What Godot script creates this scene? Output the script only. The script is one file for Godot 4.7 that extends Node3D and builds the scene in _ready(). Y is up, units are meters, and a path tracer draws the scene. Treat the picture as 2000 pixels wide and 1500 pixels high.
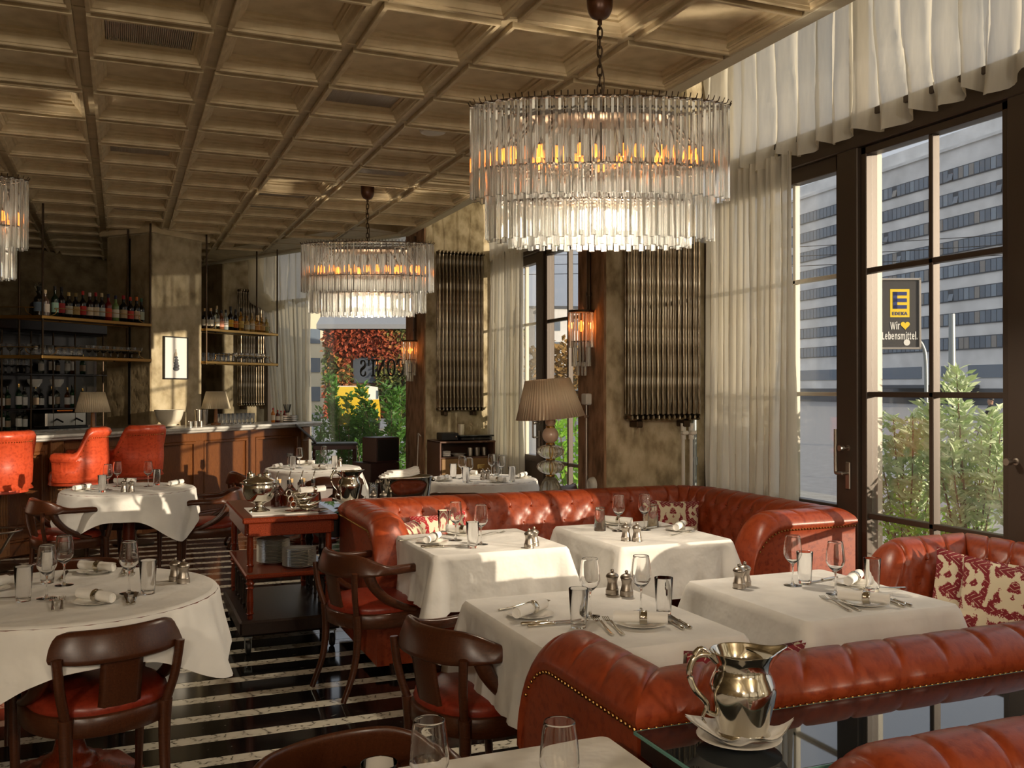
extends Node3D
# A grand-café dining room: coffered ceiling, crystal chandeliers, red leather booths, laid tables, a marble bar and tall street windows.
# Units are metres; x runs to the window wall, -z runs along it into the room, y is up.

const FLOAT := 1e-6
var M := {}
var taken := {}
var protos := {}
var rng := RandomNumberGenerator.new()
const BP := Vector2(-0.762, -10.193)      # bar front, left reference point (x, z)
const BU := Vector2(0.7457, -0.6663)      # along the bar
const BV := Vector2(-0.6663, -0.7457)     # from the bar's front to its back
const WE := Vector2(3.258, -11.412)       # ceiling edge where the window wall bends
const WD := Vector2(-0.4636, -0.886)      # along the bent wall
const WN := Vector2(0.886, -0.4636)       # outwards through it
const LIP := 3.46                         # underside of the coffers


# ---------------------------------------------------------------- mesh building
class B:
	var st := SurfaceTool.new()
	var xf := Transform3D()
	var g := 0
	var tint := Color.WHITE

	func _init() -> void:
		st.begin(Mesh.PRIMITIVE_TRIANGLES)

	func tri(a: Vector3, b: Vector3, c: Vector3, ua := Vector2.ZERO, ub := Vector2.RIGHT, uc := Vector2.ONE) -> void:
		if a.is_equal_approx(b) or b.is_equal_approx(c) or a.is_equal_approx(c):
			return
		st.set_color(tint)
		if xf.basis.determinant() < 0.0:
			st.set_uv(ua); st.add_vertex(xf * a); st.set_uv(uc); st.add_vertex(xf * c); st.set_uv(ub); st.add_vertex(xf * b)
		else:
			st.set_uv(ua); st.add_vertex(xf * a); st.set_uv(ub); st.add_vertex(xf * b); st.set_uv(uc); st.add_vertex(xf * c)

	func flat() -> void:
		st.set_smooth_group(-1)

	func smooth() -> void:
		g += 1
		st.set_smooth_group(g)

	func quad(a: Vector3, b: Vector3, c: Vector3, d: Vector3) -> void:   # clockwise seen from outside
		tri(a, b, c, Vector2(0, 1), Vector2(0, 0), Vector2(1, 0))
		tri(a, c, d, Vector2(0, 1), Vector2(1, 0), Vector2(1, 1))

	func grid(rows: Array, wrap_rows := false, keep := false) -> void:
		if not keep:
			smooth()
		var n := rows.size()
		for i in (n if wrap_rows else n - 1):
			var p: PackedVector3Array = rows[i]
			var q: PackedVector3Array = rows[(i + 1) % n]
			var m := p.size() - 1
			for j in m:
				var u0 := float(j) / m
				var u1 := float(j + 1) / m
				var v0 := float(i) / (n - 1)
				var v1 := float(i + 1) / (n - 1)
				tri(p[j], p[j + 1], q[j + 1], Vector2(u0, v0), Vector2(u1, v0), Vector2(u1, v1))
				tri(p[j], q[j + 1], q[j], Vector2(u0, v0), Vector2(u1, v1), Vector2(u0, v1))

	func lathe(prof: PackedVector2Array, seg := 20, at := Vector3.ZERO, flutes := 0, depth := 0.0) -> void:   # (radius, y), outside seen with y rising
		var last := Vector2.ZERO
		smooth()
		for i in prof.size() - 1:
			var d := (prof[i + 1] - prof[i]).normalized()
			if i > 0 and absf(last.angle_to(d)) > 0.7:
				smooth()
			last = d
			var rows := []
			for k in 2:
				var p := prof[i + k]
				var ring := PackedVector3Array()
				for j in seg + 1:
					var a := TAU * (j % seg) / seg
					var r := p.x * (1.0 - (depth * (0.5 + 0.5 * cos(a * flutes)) if flutes else 0.0))
					ring.append(at + Vector3(cos(a) * r, p.y, sin(a) * r))
				rows.append(ring)
			grid(rows, false, true)

	func tube(pts: PackedVector3Array, r: Variant, seg := 8, caps := true, up := Vector3.UP, wide := 1.0) -> void:
		var rows := []
		var n := Vector3.ZERO
		for i in pts.size():
			var t := (pts[mini(i + 1, pts.size() - 1)] - pts[maxi(i - 1, 0)]).normalized()
			var w := up - t * up.dot(t)
			if w.length() < 0.15:
				w = n - t * n.dot(t) if n != Vector3.ZERO else (Vector3.RIGHT - t * t.x if absf(t.x) < 0.9 else Vector3.BACK - t * t.z)
			n = w.normalized()
			var b := t.cross(n)
			var rr: float = r[i] if r is PackedFloat32Array else r
			var ring := PackedVector3Array()
			for j in seg + 1:
				var a := TAU * (j % seg) / seg
				ring.append(pts[i] + b * cos(a) * rr * wide + n * sin(a) * rr)
			rows.append(ring)
		grid(rows)
		if caps:
			for e in 2:
				var ring: PackedVector3Array = rows[-1] if e else rows[0]
				var c: Vector3 = pts[-1] if e else pts[0]
				flat()
				for j in seg:
					if e:
						tri(c, ring[j], ring[j + 1])
					else:
						tri(c, ring[j + 1], ring[j])

	func bar(a: Vector3, b: Vector3, r: float, seg := 8) -> void:
		tube(PackedVector3Array([a, b]), r, seg)

	func box(c: Vector3, s: Vector3, bev := 0.0) -> void:
		var h := s * 0.5
		flat()
		var e := minf(bev, minf(h.x, minf(h.y, h.z)) * 0.9)
		for ax in 3:
			for sg in [-1.0, 1.0]:
				var u := (ax + 1) % 3
				var w := (ax + 2) % 3
				var q := []
				for k in [[-1, -1], [-1, 1], [1, 1], [1, -1]]:
					var p := Vector3.ZERO
					p[ax] = h[ax] * sg
					p[u] = (h[u] - e) * k[0]
					p[w] = (h[w] - e) * k[1]
					q.append(c + p)
				if sg > 0:
					quad(q[0], q[1], q[2], q[3])
				else:
					quad(q[3], q[2], q[1], q[0])
		if e <= 0.0:
			return
		for ax in 3:
			var u := (ax + 1) % 3
			var w := (ax + 2) % 3
			for su in [-1.0, 1.0]:
				for sw in [-1.0, 1.0]:
					var q := []
					for k in [[1, 0, -1], [1, 0, 1], [0, 1, 1], [0, 1, -1]]:
						var p := Vector3.ZERO
						p[u] = (h[u] - e * (1 - k[0])) * su
						p[w] = (h[w] - e * (1 - k[1])) * sw
						p[ax] = (h[ax] - e) * k[2]
						q.append(c + p)
					if su * sw > 0:
						quad(q[0], q[1], q[2], q[3])
					else:
						quad(q[3], q[2], q[1], q[0])
		for sx in [-1.0, 1.0]:
			for sy in [-1.0, 1.0]:
				for sz in [-1.0, 1.0]:
					var a := c + Vector3(h.x * sx, (h.y - e) * sy, (h.z - e) * sz)
					var b := c + Vector3((h.x - e) * sx, h.y * sy, (h.z - e) * sz)
					var d := c + Vector3((h.x - e) * sx, (h.y - e) * sy, h.z * sz)
					if sx * sy * sz > 0:
						tri(a, d, b)
					else:
						tri(a, b, d)

	func span(a: Vector3, b: Vector3, bev := 0.0) -> void:
		box((a + b) * 0.5, (b - a).abs(), bev)

	func ext(poly: PackedVector2Array, d: float, soft := false) -> void:   # polygon in xy, counter-clockwise, from z = 0 to d
		flat()
		var idx := Geometry2D.triangulate_polygon(poly)
		for i in range(0, idx.size(), 3):
			var a := poly[idx[i]]
			var b := poly[idx[i + 1]]
			var c := poly[idx[i + 2]]
			if (b - a).cross(c - a) < 0.0:
				var t := b
				b = c
				c = t
			tri(Vector3(a.x, a.y, d), Vector3(c.x, c.y, d), Vector3(b.x, b.y, d), a, c, b)
			tri(Vector3(a.x, a.y, 0), Vector3(b.x, b.y, 0), Vector3(c.x, c.y, 0), a, b, c)
		if soft:
			smooth()
		for i in poly.size():
			var p := poly[i]
			var q := poly[(i + 1) % poly.size()]
			quad(Vector3(p.x, p.y, 0), Vector3(p.x, p.y, d), Vector3(q.x, q.y, d), Vector3(q.x, q.y, 0))

	func ball(c: Vector3, r: float, seg := 12, sy := 1.0) -> void:
		var prof := PackedVector2Array()
		var k := maxi(4, seg >> 1)
		for i in k + 1:
			var a := PI * i / k - PI / 2
			prof.append(Vector2(cos(a) * r, sin(a) * r * sy))
		lathe(prof, seg, c)

	func done() -> ArrayMesh:
		st.generate_normals()
		st.index()
		return st.commit()


func v2(l: Array) -> PackedVector2Array:
	var o := PackedVector2Array()
	for i in range(0, l.size(), 2):
		o.append(Vector2(l[i], l[i + 1]))
	return o


func v3(l: Array) -> PackedVector3Array:
	var o := PackedVector3Array()
	for i in range(0, l.size(), 3):
		o.append(Vector3(l[i], l[i + 1], l[i + 2]))
	return o


func curve(l: Array, n := 8) -> PackedVector3Array:   # a smooth line through the points
	var p := v3(l)
	var o := PackedVector3Array()
	for i in p.size() - 1:
		var a := p[maxi(i - 1, 0)]
		var d := p[mini(i + 2, p.size() - 1)]
		for k in n:
			o.append(p[i].cubic_interpolate(p[i + 1], a, d, float(k) / n))
	o.append(p[-1])
	return o


func ramp(f0: float, f1: float, n: int) -> PackedFloat32Array:
	var o := PackedFloat32Array()
	for i in n:
		o.append(lerpf(f0, f1, float(i) / (n - 1)))
	return o


func soft_profile(l: Array, n := 5) -> PackedVector2Array:
	var p := v2(l)
	var o := PackedVector2Array()
	for i in p.size() - 1:
		for k in n:
			o.append(p[i].cubic_interpolate(p[i + 1], p[maxi(i - 1, 0)], p[mini(i + 2, p.size() - 1)], float(k) / n))
	o.append(p[-1])
	for i in o.size():
		o[i].x = maxf(o[i].x, 0.0)
	return o


# ---------------------------------------------------------------- naming and tree
func numbered(n: String) -> String:
	taken[n] = int(taken.get(n, -1)) + 1
	return n if taken[n] == 0 else "%s_%03d" % [n, taken[n]]


func tag(o: Node, label: String, category: String, group := "") -> void:
	o.set_meta("label", label)
	o.set_meta("category", category)
	if group:
		o.set_meta("group", group)
	elif o.has_meta("group"):
		o.remove_meta("group")


func thing(n: String, label: String, category: String, at := Vector3.ZERO, turn := 0.0, group := "") -> Node3D:
	var o := Node3D.new()
	o.name = numbered(n)
	add_child(o)
	o.position = at
	o.rotation_degrees.y = turn
	tag(o, label, category, group)
	return o


func part(n: String, shape: Variant, material: Material, parent: Node, at := Vector3.ZERO) -> MeshInstance3D:
	var o := MeshInstance3D.new()
	o.mesh = shape.done() if shape is B else shape
	o.material_override = material
	o.name = numbered(n) if parent == self else n
	o.position = at
	parent.add_child(o, true)
	return o


func struct(n: String, shape: Variant, material: Material) -> MeshInstance3D:
	var o := part(n, shape, material, self)
	o.set_meta("kind", "structure")
	return o


func copy(key: String, make: Callable, label: String, category: String, at: Vector3, turn := 0.0, group := "") -> Node3D:
	var o: Node3D
	if protos.has(key):
		o = protos[key].duplicate()
		o.name = numbered(protos[key].get_meta("kind_name"))
		add_child(o)
	else:
		o = make.call()
		var n := String(o.name)
		o.set_meta("kind_name", n)
		o.name = numbered(n)
		add_child(o)
		protos[key] = o
	o.position = at
	o.rotation_degrees = Vector3(0, turn, 0)
	tag(o, label, category, group)
	return o


func node(n: String) -> Node3D:
	var o := Node3D.new()
	o.name = n
	return o


# ---------------------------------------------------------------- materials
func noise(sd: int, freq: float, cols: Array, fract := FastNoiseLite.FRACTAL_FBM, oct := 4, kind := FastNoiseLite.TYPE_SIMPLEX_SMOOTH, size := 512, warp := 0.0) -> NoiseTexture2D:
	var f := FastNoiseLite.new()
	f.seed = sd
	f.noise_type = kind
	f.frequency = freq
	f.fractal_type = fract
	f.fractal_octaves = oct
	if warp > 0.0:
		f.domain_warp_enabled = true
		f.domain_warp_amplitude = warp
		f.domain_warp_frequency = freq
	var t := NoiseTexture2D.new()
	t.width = size
	t.height = size
	t.seamless = true
	t.noise = f
	if cols:
		var r := Gradient.new()
		var off := PackedFloat32Array()
		var cc := PackedColorArray()
		for c in cols:
			off.append(c[0])
			cc.append(Color(c[1]))
		r.offsets = off
		r.colors = cc
		t.color_ramp = r
	return t


func mat(c: String, rough: float, metal := 0.0, tex: Texture2D = null, scale := Vector3.ONE, spec := 0.5) -> StandardMaterial3D:
	var m := StandardMaterial3D.new()
	m.albedo_color = Color(c)
	m.roughness = rough
	m.metallic = metal
	m.metallic_specular = spec
	if tex:
		m.albedo_texture = tex
		m.uv1_triplanar = true
		m.uv1_scale = scale
	return m


func bump(m: StandardMaterial3D, tex: Texture2D, cm: float) -> StandardMaterial3D:
	m.heightmap_enabled = true
	m.heightmap_texture = tex
	m.heightmap_scale = cm
	m.uv1_triplanar = true
	return m


func glow(c: String, e: float) -> StandardMaterial3D:
	var m := mat(c, 0.5)
	m.emission_enabled = true
	m.emission = Color(c)
	m.emission_energy_multiplier = e
	return m


func pane(c: String, a: float, rough := 0.02) -> StandardMaterial3D:
	var m := mat(c, rough)
	m.albedo_color.a = a
	m.transparency = BaseMaterial3D.TRANSPARENCY_ALPHA
	return m


func solid_glass(c: String, a := 0.0, rough := 0.0, k := 0.05) -> StandardMaterial3D:
	var m := mat(c, rough)
	m.albedo_color.a = a
	m.refraction_enabled = true
	m.refraction_scale = k
	return m


# ---------------------------------------------------------------- the scene
func _ready() -> void:
	rng.seed = 41
	var cam := Camera3D.new()
	cam.name = "camera"
	cam.position = Vector3(0, 1.58, 0)
	cam.rotation_degrees = Vector3(0.2757, -22.27, 0)
	cam.fov = 43.86
	cam.near = 0.05
	cam.far = 600.0
	add_child(cam)
	cam.current = true

	var env := Environment.new()
	var sky := ProceduralSkyMaterial.new()
	sky.sky_top_color = Color(0.96, 0.99, 1.03)
	sky.sky_horizon_color = Color(0.66, 0.68, 0.71)
	sky.sky_curve = 0.3
	sky.sky_energy_multiplier = 1.0
	sky.ground_bottom_color = Color(0.3, 0.29, 0.28)
	sky.ground_horizon_color = Color(0.55, 0.55, 0.55)
	sky.sun_angle_max = 75.0
	sky.sun_curve = 0.7
	sky.sky_cover = noise(5, 0.004, [[0.35, "000000"], [0.7, "30333a"]], FastNoiseLite.FRACTAL_FBM, 4, FastNoiseLite.TYPE_SIMPLEX_SMOOTH, 1024)
	sky.sky_cover_modulate = Color(1, 1, 1, 0.6)
	env.background_mode = Environment.BG_SKY
	env.sky = Sky.new()
	env.sky.sky_material = sky
	env.background_energy_multiplier = 1.0
	env.tonemap_mode = Environment.TONE_MAPPER_LINEAR
	env.tonemap_exposure = 1.0
	env.sdfgi_enabled = true
	env.ssao_enabled = true
	env.ssil_enabled = true
	var we := WorldEnvironment.new()
	we.name = "environment"
	we.environment = env
	add_child(we)

	var sun := DirectionalLight3D.new()          # low afternoon sun from behind the camera's right shoulder
	sun.name = "sun"
	sun.light_color = Color(1.0, 0.93, 0.82)
	sun.light_energy = 1.7
	sun.light_angular_distance = 0.6
	sun.shadow_enabled = true
	sun.look_at_from_position(Vector3(0.62, 0.118, 0.785), Vector3.ZERO)
	add_child(sun)

	materials()
	shell()
	ceiling()
	windows()
	curtains()
	pillars()
	outside()
	bar()
	back_bar()
	shelves()
	booths()
	chandeliers()
	tables()
	chairs()
	service()
	fittings()


func materials() -> void:
	var soft := noise(3, 0.012, [[0.0, "d8d8d8"], [1.0, "ffffff"]])
	var fine := noise(9, 0.09, [[0.0, "000000"], [1.0, "ffffff"]], FastNoiseLite.FRACTAL_FBM, 3)
	M.ceil = mat("d2c09c", 0.6, 0.0, noise(11, 0.01, [[0.2, "e4e0d8"], [0.75, "ffffff"]]), Vector3.ONE * 0.9)
	M.rib = mat("c6b490", 0.55, 0.0, soft, Vector3.ONE * 0.9)
	M.vent = mat("b0a89c", 0.45, 0.5)
	M.plaster = mat("cfc6ac", 0.8)
	var grain := noise(21, 0.03, [[0.2, "a08c78"], [0.45, "e0d2c2"], [0.6, "bca892"], [0.85, "ffffff"]], FastNoiseLite.FRACTAL_FBM, 5)
	M.wood = mat("8c5c34", 0.36, 0.0, grain, Vector3(9, 0.5, 9))
	M.wood_pale = mat("ad8052", 0.4, 0.0, grain, Vector3(9, 0.5, 9))
	M.chair = mat("5c3622", 0.3, 0.0, grain, Vector3(7, 7, 1.2))
	M.mahogany = mat("86381e", 0.24, 0.0, grain, Vector3(7, 7, 1.2))
	M.dark = mat("30201a", 0.35, 0.0, grain, Vector3(3, 1, 3))
	M.black = mat("191715", 0.45)
	M.bronze = mat("4a3a2a", 0.4, 0.7)
	M.brass = mat("a8844c", 0.32, 1.0)
	M.gold = mat("c9a765", 0.16, 1.0)
	M.silver = mat("d6d2c8", 0.1, 1.0)
	M.steel = mat("a39c92", 0.26, 1.0)
	M.brushed = mat("b0a79c", 0.36, 1.0)
	M.radiator = mat("b4aa98", 0.3, 1.0, noise(31, 0.02, [[0.3, "9a8f80"], [0.8, "ffffff"]]), Vector3(3, 0.7, 3))
	M.zinc = mat("9aa0a0", 0.45, 0.7)
	M.frame = mat("4b3f35", 0.42, 0.2)
	M.frame_pale = mat("c9c3b4", 0.5)
	var hide := noise(41, 0.02, [[0.15, "d6b8ac"], [0.5, "ffffff"], [0.9, "fff4ec"]], FastNoiseLite.FRACTAL_FBM, 4)
	var pore := noise(42, 0.11, [[0.0, "000000"], [1.0, "ffffff"]], FastNoiseLite.FRACTAL_FBM, 2, FastNoiseLite.TYPE_CELLULAR)
	M.leather = bump(mat("96401f", 0.36, 0.0, hide, Vector3.ONE * 2.6), pore, 0.02)
	M.stool = bump(mat("cc5230", 0.36, 0.0, hide, Vector3.ONE * 2.6), pore, 0.02)
	M.pad = mat("8a301d", 0.32, 0.0, hide, Vector3.ONE * 4)
	M.cloth = bump(mat("ece9e3", 0.85, 0.0, noise(47, 0.006, [[0.2, "eeeeee"], [0.8, "ffffff"]]), Vector3.ONE), noise(48, 0.012, [[0.0, "000000"], [1.0, "ffffff"]]), 0.5)
	M.napkin = mat("efece6", 0.8)
	M.china = mat("ece8df", 0.12)
	M.cream = mat("e2dac6", 0.3)
	M.sheer = mat("f4f0e6", 0.9, 0.0, noise(49, 0.02, [[0.0, "f0f0f0"], [1.0, "ffffff"]]), Vector3(4, 0.3, 4))
	M.sheer.albedo_color.a = 0.86
	M.sheer.transparency = BaseMaterial3D.TRANSPARENCY_ALPHA
	M.sheer.backlight_enabled = true
	M.sheer.backlight = Color(0.99, 0.975, 0.93)
	M.shade = mat("e0cdb0", 0.85)
	M.shade.backlight_enabled = true
	M.shade.backlight = Color(0.6, 0.5, 0.36)
	M.shade_pale = mat("e8dcc0", 0.85)
	M.shade_pale.backlight_enabled = true
	M.shade_pale.backlight = Color(0.6, 0.52, 0.38)
	M.pane = pane("dfe8ea", 0.03)
	M.table_glass = mat("20262a", 0.02, 0.0, null, Vector3.ONE, 0.75)
	M.glass_edge = solid_glass("3f7f72", 0.3, 0.1)
	M.clear = solid_glass("ffffff")
	M.crystal = solid_glass("fbfbf8", 0.09, 0.07)
	M.murano = solid_glass("efe6cf", 0.12, 0.06)
	M.blush = mat("d9b9a0", 0.15)
	M.blush.clearcoat_enabled = true
	M.liquor = solid_glass("8a2a0c", 0.25)
	M.bulb = glow("ff8a34", 3.0)
	var conc := noise(51, 0.008, [[0.1, "a39985"], [0.38, "d2c8b4"], [0.6, "ebe3d2"], [0.9, "fffaf0"]], FastNoiseLite.FRACTAL_FBM, 6, FastNoiseLite.TYPE_SIMPLEX_SMOOTH, 1024, 22.0)
	var pits := noise(52, 0.03, [[0.0, "000000"], [0.2, "8a8a8a"], [0.5, "ffffff"]], FastNoiseLite.FRACTAL_FBM, 4)
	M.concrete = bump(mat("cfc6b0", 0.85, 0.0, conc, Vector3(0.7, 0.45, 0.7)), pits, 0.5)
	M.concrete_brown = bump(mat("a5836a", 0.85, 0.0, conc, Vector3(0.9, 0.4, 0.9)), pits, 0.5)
	M.concrete_shaded = bump(mat("a89a80", 0.85, 0.0, conc, Vector3(0.7, 0.45, 0.7)), pits, 0.5)  # darker copy of the concrete, shade of the unlit faces in its colour
	M.rough_wall = bump(mat("8a7c62", 0.9, 0.0, conc, Vector3(0.6, 0.6, 0.6)), noise(53, 0.02, [[0.0, "000000"], [1.0, "ffffff"]]), 3.0)
	M.marble = mat("d4d2cc", 0.18, 0.0, noise(61, 0.006, [[0.0, "55555a"], [0.12, "9c9ca0"], [0.3, "d8d8d6"], [0.6, "ffffff"]], FastNoiseLite.FRACTAL_RIDGED, 5, FastNoiseLite.TYPE_SIMPLEX_SMOOTH, 1024, 30.0), Vector3(0.9, 0.9, 0.9))
	M.white_stone = mat("d9d3c4", 0.12, 0.0, noise(62, 0.007, [[0.0, "ffffff"], [0.72, "f0eee8"], [0.83, "8d8a86"], [0.92, "55524f"]], FastNoiseLite.FRACTAL_RIDGED, 4, FastNoiseLite.TYPE_SIMPLEX_SMOOTH, 1024, 40.0), Vector3(1.3, 1.3, 1.3))
	M.black_stone = mat("ffffff", 0.1, 0.0, noise(63, 0.0035, [[0.0, "0e0d0c"], [0.90, "151412"], [0.955, "4a4743"], [0.985, "8b8780"]], FastNoiseLite.FRACTAL_RIDGED, 3, FastNoiseLite.TYPE_SIMPLEX_SMOOTH, 1024, 50.0), Vector3(0.8, 0.8, 0.8))
	M.asphalt = mat("8f8f90", 0.9, 0.0, fine, Vector3.ONE * 0.5)
	M.asphalt.albedo_texture = soft
	M.pavement = mat("a8a49c", 0.9, 0.0, soft, Vector3.ONE * 0.5)
	M.facade = mat("f2f0ec", 0.8, 0.0, soft, Vector3.ONE * 0.03)
	M.far_glass = mat("63707e", 0.08, 0.0, null, Vector3.ONE, 0.9)
	M.far_frame = mat("4a5058", 0.6)
	M.olive_leaf = mat("bccaa8", 0.5)
	M.olive_leaf.backlight_enabled = true
	M.olive_leaf.backlight = Color(0.45, 0.55, 0.3)
	M.green_leaf = mat("3f6b26", 0.5)
	M.green_leaf.backlight_enabled = true
	M.green_leaf.backlight = Color(0.35, 0.5, 0.15)
	M.lime_leaf = mat("86b83c", 0.5)
	M.lime_leaf.backlight_enabled = true
	M.lime_leaf.backlight = Color(0.6, 0.8, 0.25)
	M.ivy = mat("ffffff", 0.7)
	M.ivy.vertex_color_use_as_albedo = true
	M.bark = mat("7d6a52", 0.9)
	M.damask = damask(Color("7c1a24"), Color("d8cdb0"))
	M.damask_sunlit = damask(Color("b81f2c"), Color("ece2c6"))  # brighter copy of the damask, sunlight put into its colours
	M.paper = mat("e9e7e2", 0.8)
	M.white = mat("dedad0", 0.5)


func damask(fg: Color, bg: Color) -> StandardMaterial3D:      # a mirrored leaf pattern woven in crimson on cream
	var n := 256
	var im := Image.create_empty(n, n, false, Image.FORMAT_RGB8)
	var f := FastNoiseLite.new()
	f.seed = 77
	f.frequency = 0.017
	f.fractal_octaves = 2
	f.domain_warp_enabled = true
	f.domain_warp_amplitude = 18.0
	f.domain_warp_frequency = 0.03
	for y in n:
		for x in n:
			var u := absf(x - n * 0.5)
			var v := y * TAU / n
			var p := f.get_noise_3d(u, sin(v) * 41.0, cos(v) * 41.0)
			var leaf := sin(u * 0.16 + sin(v * 2.0) * 2.2) * cos(v * 4.0 + u * 0.06)
			var vein := 1.0 if absf(fposmod(u * 0.9 + absf(fposmod(float(y), 32.0) - 16.0) * 1.3, 15.0) - 7.0) < 1.1 else 0.0
			var t := p * 2.4 + leaf * 0.55
			var ink := t > -0.22 and not (vein > 0.5 and t > 0.3)
			im.set_pixel(x, y, fg if ink else bg)
	var m := mat("ffffff", 0.9)
	m.albedo_texture = ImageTexture.create_from_image(im)
	m.rim_enabled = true
	m.rim = 0.3
	return m


# ---------------------------------------------------------------- floor, walls, ceiling
func shell() -> void:
	var fl := struct("floor", box_of(Vector3(-0.55, -0.11, -4.7), Vector3(10.1, 0.18, 24.2)), M.black_stone)
	var shapes := []
	for k in 3:
		var w := B.new()
		w.span(Vector3(-5.4, -0.02, -0.0445), Vector3(4.5, 0.0, 0.0445), 0.0015)
		var b := B.new()
		b.span(Vector3(-5.4, -0.02, -0.0945), Vector3(4.5, 0.0, 0.0945), 0.0015)
		shapes.append([w.done(), b.done()])
	for k in range(-38, 44):
		var z := -4.228 - 0.285 * k
		part("white_marble_strip", shapes[0][0], M.white_stone, fl).global_position = Vector3(0, 0, z)
		part("black_marble_strip", shapes[0][1], M.black_stone, fl).global_position = Vector3(0, 0, z - 0.1425)
	struct("wall_left", box_of(Vector3(-5.5, 2.2, -2.1), Vector3(0.2, 4.5, 18.8)), M.rough_wall)
	var rear := B.new()                                     # the wall behind the camera; its two tall curtained windows are added fill
	for x in [[-5.6, -5.1], [-1.04, -0.5], [3.56, 4.4]]:
		rear.span(Vector3(x[0], -0.1, 7.1), Vector3(x[1], 4.45, 7.3))
	struct("wall_rear", rear, M.rough_wall)
	var b := B.new()                                        # the wall behind the bar
	b.xf = Transform3D(Basis(Vector3.UP, -atan2(BU.y, BU.x)), Vector3(BP.x + BV.x * 3.4, 0, BP.y + BV.y * 3.4))
	b.span(Vector3(-4.2, -0.1, -0.2), Vector3(5.9, 4.4, 0.0))
	struct("wall_bar", b, M.rough_wall)


func box_of(c: Vector3, s: Vector3, bev := 0.0) -> B:
	var b := B.new()
	b.box(c, s, bev)
	return b


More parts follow.
